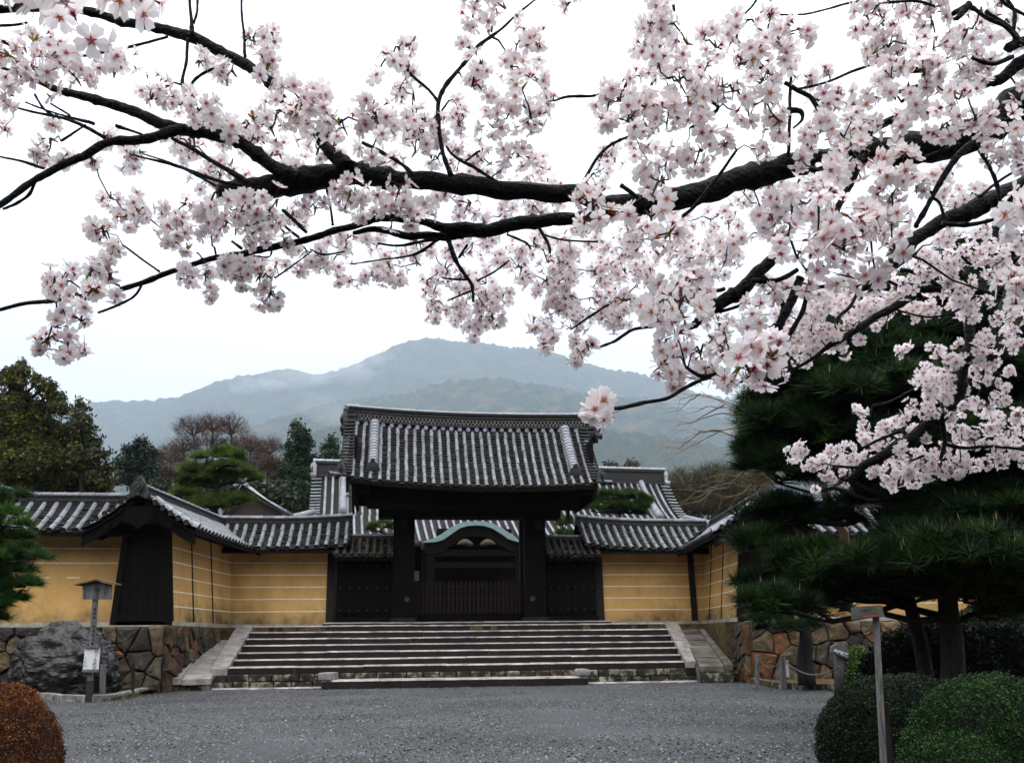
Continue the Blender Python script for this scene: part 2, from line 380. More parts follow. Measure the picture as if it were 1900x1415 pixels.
# low front step with its two end blocks
fs0, fs1 = GP(598, 1256, -4.75), GP(1090, 1252, -4.75); n_ = Vector((-sa, ca, 0))
slab_row(xy(fs0), xy(fs1), xy(fs0+n_*.62), xy(fs1+n_*.62), .20, .0, [0, .21, .45, .72, 1], thick=.19)
for px, py in ((609, 1240), (1080, 1238)):
    v = GP(px, 1247, -4.55); mb = MB(); mb.box((v.x, v.y, .285), (.30, .55, .17), Matrix.Rotation(AL-.25 if px < 800 else AL, 3, 'Z')); 
    o = mb.build('end_block', m_coping, stairs, bevel=.03 if px < 800 else .06)
# thin kerb strip along the gravel edge
for a, b in ((P(392, 1272, GY(392, -4.4)), P(596, 1271, GY(596, -4.4))), (P(1092, 1266, GY(1092, -4.4)), P(1300, 1262, GY(1300, -4.4)))):
    slab_row(xy(a), xy(b), xy(a+n_*.12), xy(b+n_*.12), .05, 0, [0, .35, .7, 1], 'edge_stone', thick=.05)
# ramps beside the stairs
for side, lab in ((0, 'pale paved ramp left of the stairs between sloping kerbs'), (1, 'mossy dark paved ramp right of the stairs below the wall')):
    rp = thing('stone_ramp', lab, 'ramp', Matrix.Translation((-7 if side == 0 else 5.5, 22, 0)))
    if side == 0:
        oT, oB = P(388, 1168, 24.6), P(314, 1251, 20.35); oT2, oB2 = P(398, 1168, 24.6), P(336, 1251, 20.35); iT, iB = P(439, 1168, 24.6), P(392, 1251, 20.75)
        zt, zb = 1.30, .27
    else:
        oT, oB = P(1303, 1165, 25.7), P(1361, 1234, 22.0); oT2, oB2 = P(1294, 1165, 25.7), P(1345, 1234, 22.0); iT, iB = P(1259, 1166, 25.6), P(1298, 1236, 21.9)
        zt, zb = 1.33, .40
    for v in (oT, oT2, iT): v.z = zt
    for v in (oB, oB2, iB): v.z = zb
    up = Vector((0, 0, .025))
    cheek([oT+up, oT2+up, oB2+up, oB+up] if side == 0 else [oT2+up, oT+up, oB+up, oB2+up], 2, 'ramp_kerb', m_coping if side == 0 else m_ramp, .14, rp)
    nS = 9; cuts = [0, .09, .22, .36, .5, .6, .7, .8, .9, 1]
    for i in range(nS):
        a, b = cuts[i]+.003, cuts[i+1]-.004; A0, A1 = lerp(oT2, oB2, a), lerp(iT, iB, a); B0, B1 = lerp(oT2, oB2, b), lerp(iT, iB, b)
        g_ = (A1-A0).normalized()*.012; dz = Vector((0, 0, random.uniform(-.008, .004))); dn = Vector((0, 0, -.13)); q = [B0+g_, B1-g_, A1-g_, A0+g_]
        if side: q = q[::-1]; q = [q[2], q[3], q[0], q[1]]
        mb = MB(); mb.hexa([p+dn for p in q], [p+dz for p in q]); mb.build('ramp_slab', m_ramp if side else m_coping, rp, bevel=.006)
    A = [oB, iB, iT, oT] if side == 0 else [iB, oB, oT, iT]
    mb = MB(); mb.hexa([(v.x, v.y+.06, 0) for v in A], [(v.x, v.y+.03, v.z-.13) for v in A]); mb.build('ramp_base', m_lichen, rp)
    if side: block_row(xy(iB), xy(oB), .02, .24, .8, 1.1, .2, 'base_block', m_lichen, rp)
# ================================================================ rubble walls
def clip(poly, p, n):
    out = []
    for i in range(len(poly)):
        a, b = poly[i], poly[(i+1) % len(poly)]; da = (a-p).dot(n); db = (b-p).dot(n)
        if da <= 0: out.append(a)
        if da*db < 0: out.append(a+(b-a)*(da/(da-db)))
    return out
def rubble(par, a, b, z0, z1, batter, nx, nz, seed, depth=.12, ztop=None, blk=None):
    """irregular fitted stones on the face from a to b (2D), leaning back by batter; visible side is to the right of a->b"""
    rd = random.Random(seed); a, b = Vector((a[0], a[1], 0)), Vector((b[0], b[1], 0)); W = (b-a).length; H = z1-z0; u = (b-a)/W; nout = Vector((u.y, -u.x, 0))
    seeds = []
    for j in range(nz):
        for i in range(nx):
            if rd.random() < .2: continue
            seeds.append(Vector(((i+.5+(j % 2)*.5-.25+rd.uniform(-.46, .46))*W/nx, (j+.5+rd.uniform(-.42, .42))*H/nz)))
    face = lambda s, h, d: a+u*s+Vector((0, 0, z0+h))+nout*(batter*(1-h/H)+d)
    mb = MB(); mb.add([face(0, 0, -.05), face(W, 0, -.05), face(W, H, -.05), face(0, H, -.05)], [(0, 1, 2, 3)]); mb.build('joint_backing', m_stepd, par)
    for i, s in enumerate(seeds):
        poly = [Vector((0, 0)), Vector((W, 0)), Vector((W, H)), Vector((0, H))]
        for j, t in enumerate(seeds):
            if i != j: poly = clip(poly, (s+t)/2, (t-s).normalized())
            if len(poly) < 3: break
        if len(poly) < 3: continue
        c = sum(poly, Vector((0, 0)))/len(poly)
        pts = []
        for k in range(len(poly)):      # subdivide + wobble edges
            p, q = poly[k], poly[(k+1) % len(poly)]
            pts += [p, (p+q)/2+Vector((rd.uniform(-1, 1), rd.uniform(-1, 1)))*.02]
        r1 = [p+(c-p).normalized()*.016 for p in pts]; r2 = [p+(c-p)*.16+Vector((rd.uniform(-.01, .01), rd.uniform(-.01, .01))) for p in pts]
        r3 = [p+(c-p)*.55 for p in pts]
        dd = depth*rd.uniform(.45, 1.0); n = len(pts); tiltx, tiltz = rd.uniform(-.12, .12), rd.uniform(-.12, .12)
        dp = lambda p, base: base+(p.x-c.x)*tiltx+(p.y-c.y)*tiltz+rd.uniform(-.016, .016)
        vs = [face(p.x, p.y, -.045) for p in r1]+[face(p.x, p.y, dp(p, dd*.55)) for p in r1]+[face(p.x, p.y, dp(p, dd)) for p in r2]+[face(p.x, p.y, dp(p, dd*1.12)) for p in r3]+[face(c.x, c.y, dd*1.15)]
        fs = [(l*n+k, l*n+(k+1) % n, (l+1)*n+(k+1) % n, (l+1)*n+k) for l in range(3) for k in range(n)]+[(3*n+k, 3*n+(k+1) % n, 4*n) for k in range(n)]
        m_ = MB(); m_.add(vs, fs); m_.build('stone', m_stone, par)
# ================================================================ roof tiles
def unit_cover(disc):
    n = 8; nd = 0; vs, fs = [], []
    rings = [(0, .90), (.90, .98), (.905, 1.06), (1.0, 1.06)]
    for y, r in rings:
        for j in range(n+1): th = math.pi*j/n; vs.append((math.cos(th)*r, y, math.sin(th)*r))
    k = n+1
    for i in range(3): fs += [(i*k+j, i*k+j+1, (i+1)*k+j+1, (i+1)*k+j) for j in range(n)]
    fs += [tuple(3*k+j for j in range(k))[::-1], tuple(range(k))]
    nd = len(fs)
    if disc:
        b = len(vs); r = 1.12; q = 12
        for y in (1.0, 1.07): vs += [(math.cos(2*math.pi*j/q)*r, y, .15+math.sin(2*math.pi*j/q)*r) for j in range(q)]
        fs += [(b+j, b+(j+1) % q, b+q+(j+1) % q, b+q+j) for j in range(q)]+[tuple(b+j for j in range(q)), tuple(b+q+j for j in range(q))[::-1]]
        b = len(vs); vs += [(math.cos(2*math.pi*j/q)*.6, 1.10, .15+math.sin(2*math.pi*j/q)*.6) for j in range(q)]; fs += [tuple(b+j for j in range(q))[::-1]]
    me = bpy.data.meshes.new('eave_tile' if disc else 'cover_tile'); me.from_pydata(vs, [], fs); me.polygons.foreach_set('use_smooth', [True]*len(fs)); me.polygons.foreach_set('material_index', [0]*nd+[1]*(len(fs)-nd)); me.update()
    return me
CV = {}
def cover_me(disc, m):
    if (disc, m.name) not in CV: me = unit_cover(disc); me.materials.append(m); me.materials.append(m_ridge); CV[(disc, m.name)] = me
    return CV[(disc, m.name)]
class Prof:
    def __init__(s, fn, n=60):
        s.fn = fn; s.t = [i/n for i in range(n+1)]; s.p = [Vector((0, *fn(t))) for t in s.t]; s.s = [0]
        for a, b in zip(s.p[:-1], s.p[1:]): s.s.append(s.s[-1]+(b-a).length)
        s.L = s.s[-1]
    def T(s, d): return float(np.interp(d, s.s, s.t))
    def at(s, d):
        d = max(0, min(s.L, d)); y, z = s.fn(s.T(d)); return Vector((0, y, z))
LIPSHINE = mat('pan_lip_shine', (.04, .04, .04), (.34, .35, .37), 30, .45, 0, 1, 0, .5)  # wet highlight on the pan lips, painted in as a paler colour
def slope(par, prof, x0, x1, dx, tl, r, lift=lambda x: 0, ptile=.13, rng_=None, mc=None, obj=True, row_off=.5, lipp=.45, mpan=None, pan=True, zup=.0):
    mc = mc or m_cover; mpan = mpan or m_pan
    def pt(x, d): v = prof.at(d); return Vector((x, v.y, v.z+lift(x)))
    n = max(1, round((x1-x0)/dx)); dx = (x1-x0)/n; xs = [x0+(i+row_off)*dx for i in range(n)]
    cnt = 0
    for x in xs:
        a, b = rng_(x) if rng_ else (0, prof.L)
        if b-a < tl*.4: continue
        k = max(1, round((b-a)/tl)); l = (b-a)/k
        for i in range(k):
            p, q = pt(x, a+i*l), pt(x, a+(i+1)*l); d = q-p; ln = d.length; d.normalize(); nrm = Vector((1, 0, 0)).cross(d)
            if nrm.z < 0: nrm.negate()
            xa = d.cross(nrm)
            s = r*random.uniform(.94, 1.06); jx = random.uniform(-.008, .008)
            M = Matrix(((xa.x*s, d.x*ln*1.02, nrm.x*s, p.x+jx), (xa.y*s, d.y*ln*1.02, nrm.y*s, p.y), (xa.z*s, d.z*ln*1.02, nrm.z*s, p.z), (0, 0, 0, 1)))
            M.translation = Vector((p.x+jx, p.y, p.z))+nrm*(.012+zup)
            last = i == k-1 and abs(b-prof.L) < .01
            link('eave_tile' if last else 'cover_tile', cover_me(last, mc), None, par, M); cnt += 1
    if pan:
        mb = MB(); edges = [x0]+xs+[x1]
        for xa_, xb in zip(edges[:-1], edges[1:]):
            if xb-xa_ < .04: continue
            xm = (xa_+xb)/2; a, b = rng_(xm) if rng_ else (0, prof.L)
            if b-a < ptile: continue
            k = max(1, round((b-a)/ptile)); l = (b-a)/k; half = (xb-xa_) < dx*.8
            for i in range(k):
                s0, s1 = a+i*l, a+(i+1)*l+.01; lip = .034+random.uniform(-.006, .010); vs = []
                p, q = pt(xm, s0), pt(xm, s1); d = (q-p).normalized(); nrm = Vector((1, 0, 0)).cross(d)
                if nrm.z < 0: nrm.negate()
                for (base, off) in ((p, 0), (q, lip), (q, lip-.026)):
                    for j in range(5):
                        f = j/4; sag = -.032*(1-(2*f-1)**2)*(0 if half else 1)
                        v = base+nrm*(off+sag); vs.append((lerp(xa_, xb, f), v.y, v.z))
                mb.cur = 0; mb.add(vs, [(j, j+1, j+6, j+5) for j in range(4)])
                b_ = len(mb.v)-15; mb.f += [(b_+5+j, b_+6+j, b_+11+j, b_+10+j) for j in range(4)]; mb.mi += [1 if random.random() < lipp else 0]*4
        mb.build('pan_tiles', [mpan, LIPSHINE], par, world=False, kind='stuff')
    return cnt
def deck(par, prof, x0, x1, lift, m, th=.08, name='roof_boarding', off=-.05, n=8, nx=8):
    mb = MB()
    for i in range(n):
        for j in range(nx):
            q = []
            for (d, x) in ((i, j), (i, j+1), (i+1, j+1), (i+1, j)):
                v = prof.at(prof.L*d/n); X = lerp(x0, x1, x/nx); q.append(Vector((X, v.y, v.z+lift(X)+off)))
            mb.hexa([p-Vector((0, 0, th)) for p in q], q)
    mb.build(name, m, par, world=False)
def ridge(par, x0, x1, zf, y=0, w=.26, h=.24, cap=.085, seg=.32, m=m_ridge, mc=None, layers=2, name='ridge_tile'):
    """stack of flat tiles with half-round caps; zf(x) = base height"""
    n = max(2, int((x1-x0)/.4)); mb = MB()
    for k in range(layers):
        ww = w-.04*k; za, zb = h*k/layers, h*(k+1)/layers-.02
        for i in range(n):
            a, b = lerp(x0, x1, i/n), lerp(x0, x1, (i+1)/n)
            for (ya, z0, z1) in ((ww/2, za, zb-.015), (ww/2+.025, zb-.015, zb+.02)):
                mb.hexa([(a, y-ya, zf(a)+z0), (b, y-ya, zf(b)+z0), (b, y+ya, zf(b)+z0), (a, y+ya, zf(a)+z0)], [(a, y-ya, zf(a)+z1), (b, y-ya, zf(b)+z1), (b, y+ya, zf(b)+z1), (a, y+ya, zf(a)+z1)])
    mb.build('ridge_stack', m, par, world=False)
    k = max(1, round((x1-x0)/seg))
    for i in range(k):
        a, b = lerp(x0, x1, i/k), lerp(x0, x1, (i+1)/k); p, q = Vector((a, y, zf(a)+h+.005)), Vector((b, y, zf(b)+h+.005)); d = (q-p); ln = d.length; d.normalize(); nrm = Vector((0, 1, 0)).cross(d)
        if nrm.z < 0: nrm.negate()
        xa = d.cross(nrm); s = cap
        M = Matrix(((xa.x*s, d.x*ln, nrm.x*s, p.x), (xa.y*s, d.y*ln, nrm.y*s, p.y), (xa.z*s, d.z*ln, nrm.z*s, p.z), (0, 0, 0, 1)))
        link(name, cover_me(False, mc or m_cover), None, par, M)
def verge(par, prof, x, side, lift, m=None, dx=.17, r=.055, ln=.34, d0=.1, name='verge_tile', zoff=.05):
    k = int((prof.L-d0)/dx)
    for i in range(k+1):
        v = prof.at(d0+i*dx); p = Vector((x-side*ln*.75, v.y, v.z+lift(x)+zoff)); d = Vector((side, 0, -.06)).normalized(); nrm = Vector((0, 0, 1)); xa = d.cross(nrm).normalized(); nrm = xa.cross(d)
        M = Matrix(((xa.x*r, d.x*ln, nrm.x*r, p.x), (xa.y*r, d.y*ln, nrm.y*r, p.y), (xa.z*r, d.z*ln, nrm.z*r, p.z), (0, 0, 0, 1)))
        link(name, cover_me(True, m or m_ridge), None, par, M)
def ogre(par, c, ax, s, m=None, name='ridge_end_tile'):
    """ridge-end ornament: arched plaque with round boss and curled feet; ax = facing direction (local 3D)"""
    c, ax = Vector(c), Vector(ax).normalized(); up = Vector((0, 0, 1)); rt = ax.cross(up).normalized()
    T = lambda x, z, d: c+rt*x*s+up*z*s+ax*d*s
    out = [(-.62, 0), (-.66, .18), (-.5, .32), (-.46, .62), (-.36, .92), (-.16, 1.12), (0, 1.2), (.16, 1.12), (.36, .92), (.46, .62), (.5, .32), (.66, .18), (.62, 0), (.3, .08), (.15, .2), (-.15, .2), (-.3, .08)]
    mb = MB(); n = len(out); mb.add([T(x, z, 0) for x, z in out]+[T(x, z, .22) for x, z in out], [tuple(range(n))[::-1], tuple(range(n, 2*n))]+[(i, (i+1) % n, n+(i+1) % n, n+i) for i in range(n)])
    q = 10
    for (cx, cz, r0, d0, d1) in ((0, .72, .3, .22, .34), (0, .72, .16, .34, .4), (-.47, .16, .15, .22, .36), (.47, .16, .15, .22, .36), (0, .3, .12, .22, .33)):
        vs = [T(cx+math.cos(2*math.pi*j/q)*r0, cz+math.sin(2*math.pi*j/q)*r0, d) for d in (d0, d1) for j in range(q)]
        mb.add(vs, [(j, (j+1) % q, q+(j+1) % q, q+j) for j in range(q)]+[tuple(range(q, 2*q))])
    mb.tube([T(0, 1.12, -.35), T(0, 1.18, .25)], .15*s, 8); mb.build(name, m or m_ridge, par, world=False, bevel=.01)
# ================================================================ plaster walls
def wall_mat():
    m = mat('ochre_plaster', (.49, .295, .105), (.60, .375, .145), 1.6, .85, .25, 25, 0, .2, c3=(.55, .335, .122))
    t = m.node_tree; b = [x for x in t.nodes if x.type == 'BSDF_PRINCIPLED'][0]; n = t.nodes.new; l = t.links.new
    src = b.inputs['Base Color'].links[0].from_socket
    g = n('ShaderNodeNewGeometry'); s = n('ShaderNodeSeparateXYZ'); l(g.outputs['Position'], s.inputs[0])
    z = n('ShaderNodeTexNoise'); z.inputs['Scale'].default_value = .75; z.inputs['Detail'].default_value = 6; z.inputs['Roughness'].default_value = .7; l(g.outputs['Position'], z.inputs[0])
    a = n('ShaderNodeMath'); a.operation = 'MULTIPLY_ADD'; l(z.outputs[0], a.inputs[0]); a.inputs[1].default_value = -1.7; l(s.outputs[2], a.inputs[2])
    r = n('ShaderNodeMapRange'); l(a.outputs[0], r.inputs[0])
    for i, v in ((1, .46), (2, 1.10), (3, 1), (4, 0)): r.inputs[i].default_value = v
    mx = n('ShaderNodeMix'); mx.data_type = 'RGBA'; l(r.outputs[0], mx.inputs[0]); l(src, mx.inputs[6]); 
    z2 = n('ShaderNodeTexNoise'); z2.inputs['Scale'].default_value = 2.5; l(g.outputs['Position'], z2.inputs[0])
    cr = n('ShaderNodeValToRGB'); l(z2.outputs[0], cr.inputs[0]); cr.color_ramp.elements[0].position = .45; cr.color_ramp.elements[1].position = .6
    ms_ = n('ShaderNodeMapping'); ms_.inputs['Scale'].default_value = (.9, .9, .28); l(g.outputs['Position'], ms_.inputs[0]); z3 = n('ShaderNodeTexNoise'); z3.inputs['Scale'].default_value = 2.2; z3.inputs['Detail'].default_value = 7; z3.inputs['Roughness'].default_value = .7; l(ms_.outputs[0], z3.inputs[0])
    r3 = n('ShaderNodeMapRange'); l(z3.outputs[0], r3.inputs[0])
    for i, v in ((1, .30), (2, .60), (3, .82), (4, 1.06)): r3.inputs[i].default_value = v
    h3 = n('ShaderNodeHueSaturation'); l(src, h3.inputs['Color']); l(r3.outputs[0], h3.inputs['Value']); l(h3.outputs[0], mx.inputs[6])
    cr.color_ramp.elements[0].color = (.03, .026, .018, 1); cr.color_ramp.elements[1].color = (.20, .18, .12, 1)
    l(cr.outputs[0], mx.inputs[7]); l(mx.outputs[2], b.inputs['Base Color']); return m
m_wall = wall_mat()
m_sill = mat('plaster_sill', (.20, .19, .15), (.42, .40, .34), 5, .85, .5, 25, 0, .3)
LV = [1.86, 2.195, 2.53, 2.865, 3.20]
HB, HT, ZW = .62, .44, 3.62      # half thickness at base / top, wall head
def wface(z): return lerp(HB, HT, (z-ZT)/(ZW-ZT))
def pwall(label, a, b, broken=False, open0=0.0, ridge_ext=(0, 0), ez=3.52, hw=1.25, rz=4.28, battens=(), posts=(), rows=.26, stripes=True, x_roof=None, valley=(), sori=0, sori_side=1, back=True):
    """a,b: 2D points of wall axis seen left to right from the court side (court side is local -y)"""
    a, b = Vector(a), Vector(b); d = b-a; Ln = d.length; ang = math.atan2(d.y, d.x)
    M = Matrix.Translation((a.x, a.y, 0)) @ Matrix.Rotation(ang, 4, 'Z'); w_ = thing('plaster_wall', label, 'wall', M)
    mb = MB(); mb.hexa([(0, -HB, ZT-.03), (Ln, -HB, ZT-.03), (Ln, HB, ZT-.03), (0, HB, ZT-.03)], [(0, -HT, ZW), (Ln, -HT, ZW), (Ln, HT, ZW), (0, HT, ZW)])
    mb.build('wall_body', m_wall, w_, world=False)
    mb = MB(); mb.box((Ln/2, 0, ZT+.02), (Ln, 2*HB+.12, .10)); mb.build('plaster_sill', m_sill, w_, world=False)
    if stripes:
        for z in LV:
            segs = [(0, Ln)]
            if broken and abs(z-2.53) < .01: segs = [(0, Ln-2.6), (Ln-2.5, Ln-1.95), (Ln-1.6, Ln-1.3)]
            if broken and z < 2.5: segs = []
            for s0, s1 in segs:
                y = -wface(z)-.003; mb = MB(); mb.box(((s0+s1)/2, y+.01, z), (s1-s0-.01, .03, .028)); mb.build('stripe_line', m_lath, w_, world=False)
    for x in battens:
        mb = MB(); mb.hexa([(x-.03, -HB-.012, ZT), (x+.03, -HB-.012, ZT), (x+.03, -HB+.05, ZT), (x-.03, -HB+.05, ZT)], [(x-.03, -HT-.012, ZW), (x+.03, -HT-.012, ZW), (x+.03, -HT+.05, ZW), (x-.03, -HT+.05, ZW)]); mb.build('batten', m_wood, w_, world=False)
    for x, pw in posts:
        mb = MB(); h = pw/2; mb.hexa([(x-h, -HB-.05, ZT), (x+h, -HB-.05, ZT), (x+h, HB+.03, ZT), (x-h, HB+.03, ZT)], [(x-h, -HT-.05, ZW), (x+h, -HT-.05, ZW), (x+h, HT+.03, ZW), (x-h, HT+.03, ZW)]); mb.build('post', m_wood2, w_, world=False)
    x0, x1 = x_roof or (0, Ln)
    lift = (lambda x: 0) if not sori else (lambda x: sori*max(0, (abs(x-(x0 if sori_side < 0 else x1)) < 2.2)*(1-abs(x-(x0 if sori_side < 0 else x1))/2.2))**2)
    pf = Prof(lambda t: (-.12-(hw-.12)*t, rz-(rz-ez)*(1.28*t-.28*t*t)))
    pbk = Prof(lambda t: (.12+(hw-.12)*t, rz-(rz-ez)*(1.28*t-.28*t*t)))
    def rng_(x):
        e_ = pf.L
        for xv in valley:
            h_ = abs(x-xv)
            if h_ < hw: e_ = min(e_, float(np.interp(max(0, (h_-.12)/(hw-.12)), pf.t, pf.s)))
        return (0, e_)
    rf = link('roof', bpy.data.meshes.new('roof'), None, w_); me = rf.data
    # the roof part is its boarding; tiles are its sub-parts
    mb = MB()
    for pr in (pf, pbk):
        for i in range(6):
            q = []
            for dd, x in ((i, x0), (i, x1), (i+1, x1), (i+1, x0)):
                v = pr.at(pr.L*dd/6); q.append(Vector((x, v.y, v.z-.06)))
            mb.hexa([p-Vector((0, 0, .07)) for p in q], q)
    # eave fascia + soffit beam
    mb.box(((x0+x1)/2, -(HT+.25), ZW-.02), (x1-x0, .12, .14)); mb.box(((x0+x1)/2, (HT+.25), ZW-.02), (x1-x0, .12, .14))
    mb.box(((x0+x1)/2, 0, (ZW+rz)/2-.1), (x1-x0-.02, .7, rz-ZW-.25))
    me.from_pydata([tuple(v) for v in mb.v], [], mb.f); me.materials.append(m_wood); me.update()
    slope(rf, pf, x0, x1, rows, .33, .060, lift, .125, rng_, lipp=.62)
    if back: slope(rf, pbk, x0, x1, rows*2, .8, .06, lift, .5)
    ridge(rf, x0+ridge_ext[0], x1+ridge_ext[1], lambda x: rz-.03+lift(x), 0, .30, .24, .085)
    # visible rafters
    k = int((x1-x0)/.45)
    for i in range(k):
        x = x0+(i+.5)*(x1-x0)/k; p, q = Vector((x, -HT-.05, ZW+.16)), Vector((x, -hw+.1, ez-.09)); mb = MB(); mb.tube([p, q], .035, 4); mb.build('rafter', m_wood, rf, world=False)
    return w_, rf, pf
# ---- walls placed
XB = -8.25; XE = 6.08; YC0 = 21.68
A_, A_rf, A_pf = pwall('long ochre plaster wall with tiled coping at far left behind the dark boulder', (-24, 19.75), (XB-.4, YC0), broken=True, valley=(15.72,), x_roof=(0, 15.8), rows=.28)
def gw(x, y): v = G @ Vector((x, y, 0)); return (v.x, v.y)
cl = GL(411, 1100, 0).x; cr_ = GL(607, 1100, 0).x; dl = GL(1119, 1100, 0).x; dr = GL(1288, 1100, 0).x
yA = .62
Cp = gw(cl-.65, yA); YCB = Cp[1]
B_, B_rf, B_pf = pwall('short ochre return wall with black battens running back from the left gable end', (XB, 20.62), (XB, YCB), x_roof=(-.55, YCB-20.62), valley=(YCB-20.62,), battens=(1.55, 3.0), rows=.25, rz=4.26)
C_, C_rf, C_pf = pwall('ochre plaster wall panel directly left of the gate with five cream lines', gw(cl-.65, yA), gw(cr_, yA), x_roof=(0, cr_-cl+.65+.62), valley=(0.0,), posts=((.66, .17), (cr_-cl+.65+.08, .2)), rows=.25, sori=.10, sori_side=1)
D_, D_rf, D_pf = pwall('ochre plaster wall panel directly right of the gate, stained at its foot', gw(dl, yA), gw(dr+.65, yA), x_roof=(-.62, dr-dl+.65), valley=(dr-dl+.65,), posts=((-.08, .2), (dr-dl-.02, .17)), rows=.25, sori=.12, sori_side=-1)
Dp = gw(dr+.65, yA)
E_, E_rf, E_pf = pwall('short ochre return wall with black battens running forward on the right, half behind the pine', (XE, Dp[1]), (XE, 22.45), x_roof=(0, Dp[1]-22.45+.55), valley=(0.0,), battens=(1.6, 3.1), rows=.25)
F_, F_rf, F_pf = pwall('long ochre plaster wall with tiled coping at far right, seen through the pines', (XE+.4, 23.5), (27, 26.2), valley=(-.4,), x_roof=(-.5, 20.8), rows=.28)
# end faces: dark boarded gable ends with posts, sill, barge, ogre tile
def gable_end(w_, rf, pf, x, s, wide=.74, zt=4.12):
    mb = MB()                                 # boarded infill, five planks
    for i in range(5):
        a, b = -1+i*.4+.012, -.6+i*.4-.012; yb, yt = HB*.92, HT*.92
        X0, X1 = sorted((x-s*.06, x+s*(.035+.006*(i % 2)))); m1 = MB()
        m1.hexa([(X0, a*yb, ZT+.06), (X1, a*yb, ZT+.06), (X1, b*yb, ZT+.06), (X0, b*yb, ZT+.06)], [(X0, a*yt, 3.7), (X1, a*yt, 3.7), (X1, b*yt, 3.7), (X0, b*yt, 3.7)])
        m1.build('plank', m_wood, w_, world=False)
    for q in (-1, 1):
        m1 = MB(); X0, X1 = sorted((x-s*.1, x+s*.09)); a0, a1 = sorted((q*(HB-.08), q*(HB+.06))); b0, b1 = sorted((q*(HT-.08), q*(HT+.06)))
        m1.hexa([(X0, a0, ZT), (X1, a0, ZT), (X1, a1, ZT), (X0, a1, ZT)], [(X0, b0, 3.72), (X1, b0, 3.72), (X1, b1, 3.72), (X0, b1, 3.72)]); m1.build('corner_post', m_wood, w_, world=False)
    m1 = MB(); m1.box((x+s*.04, 0, ZT+.16), (.12, 2*HB-.1, .16)); m1.build('bottom_rail', m_wood, w_, world=False)
    m1 = MB(); m1.box((x+s*.1, 0, 3.60), (.2, 1.9, .14)); m1.box((x+s*.12, 0, 3.86), (.12, .16, .5)); m1.build('tie_beam', m_wood, w_, world=False)
    for q in (-1, 1):                         # curved barge boards
        m1 = MB(); n = 8; e_ = x+s*.5
        for i in range(n):
            p0, p1 = pf.at(pf.L*i/n), pf.at(pf.L*(i+1)/n); y0, y1 = sorted((q*abs(p0.y), q*abs(p1.y))); z0, z1 = (p0.z, p1.z) if abs(y0) < abs(y1) else (p1.z, p0.z)
            if q > 0: z0, z1 = p0.z, p1.z
            X0, X1 = sorted((e_-s*.05, e_)); 
            m1.hexa([(X0, y0, z0-.36), (X1, y0, z0-.36), (X1, y1, z1-.36), (X0, y1, z1-.36)], [(X0, y0, z0-.08), (X1, y0, z0-.08), (X1, y1, z1-.08), (X0, y1, z1-.08)])
        m1.build('barge_board', m_wood, w_, world=False)
        # verge tiles across the slope edge, this side
        pr = Prof(lambda t, q=q: (q*abs(pf.fn(t)[0]), pf.fn(t)[1]))
        verge(rf, pr, x+s*.56, s, lambda x: 0, m_cover, .21, .055, .26, .12)
        # one bold roll along the verge
        k = 5
        for i in range(k):
            a, b = pr.at(pr.L*(.06+.9*i/k)), pr.at(pr.L*(.06+.9*(i+1)/k)); d = b-a; ln = d.length; d.normalize(); xa = Vector((1, 0, 0)); nrm = xa.cross(d)
            if nrm.z < 0: nrm.negate()
            xa = d.cross(nrm); r = .085
            M = Matrix(((xa.x*r, d.x*ln, nrm.x*r, x+s*.22), (xa.y*r, d.y*ln, nrm.y*r, a.y), (xa.z*r, d.z*ln, nrm.z*r, a.z), (0, 0, 0, 1))); M.translation = Vector((x+s*.22, a.y, a.z))+nrm*.05
            link('verge_roll', cover_me(False, m_cover2), None, rf, M)
    m1 = MB(); out = [(-.28, 0), (-.32, -.22), (-.16, -.34), (0, -.46), (.16, -.34), (.32, -.22), (.28, 0)]; n = len(out)
    X0, X1 = x+s*.5, x+s*.57; m1.add([(X0, y, 3.98+z) for y, z in out]+[(X1, y, 3.98+z) for y, z in out], [tuple(range(n)), tuple(range(n, 2*n))[::-1]]+[(i, n+i, n+(i+1) % n, (i+1) % n) for i in range(n)]); m1.build('gable_pendant', m_wood, w_, world=False)
    ogre(rf, (x+s*.58, 0, 4.16), (s, 0, 0), .40, m_ridge)
gable_end(B_, B_rf, B_pf, 0, -1)
gable_end(E_, E_rf, E_pf, Dp[1]-22.45, 1)
# ---- retaining rubble walls
rw = thing('rubble_wall', 'retaining wall of large orange and grey fitted stones under the left wall', 'stone wall', Matrix.Translation((-9, 20.4, 0)))
rubble(rw, (-14.2, 19.15), (-7.50, 20.06), 0, ZT-.05, .10, 16, 5, 5, .15)
rubble(rw, (-7.50, 20.0), (-7.60, 25.0), 0, ZT-.04, .06, 14, 5, 6, .10)
mb = MB(); prism(mb, [(-14, 19.4), (-7.60, 20.16), (-7.72, 25.1), (-8.5, 25.1), (-8.5, 22), (-14, 21.3)], ZT-.12, ZT-.02); mb.build('wall_cap', m_sill, rw)
rw2 = thing('rubble_wall', 'retaining wall of reddish fitted stones under the right wall behind the pine', 'stone wall', Matrix.Translation((8, 22.4, 0)))
rubble(rw2, (5.50, 21.80), (15.5, 23.0), 0, ZT-.05, .10, 24, 5, 15, .14)
rubble(rw2, (5.36, 25.9), (5.50, 21.76), 0, ZT-.04, .06, 12, 5, 9, .10)
mb = MB(); prism(mb, [(5.58, 21.95), (16, 23.2), (16, 25), (6.5, 24), (6.5, 26.4), (5.42, 26.2)], ZT-.12, ZT-.02); mb.build('wall_cap', m_sill, rw2)

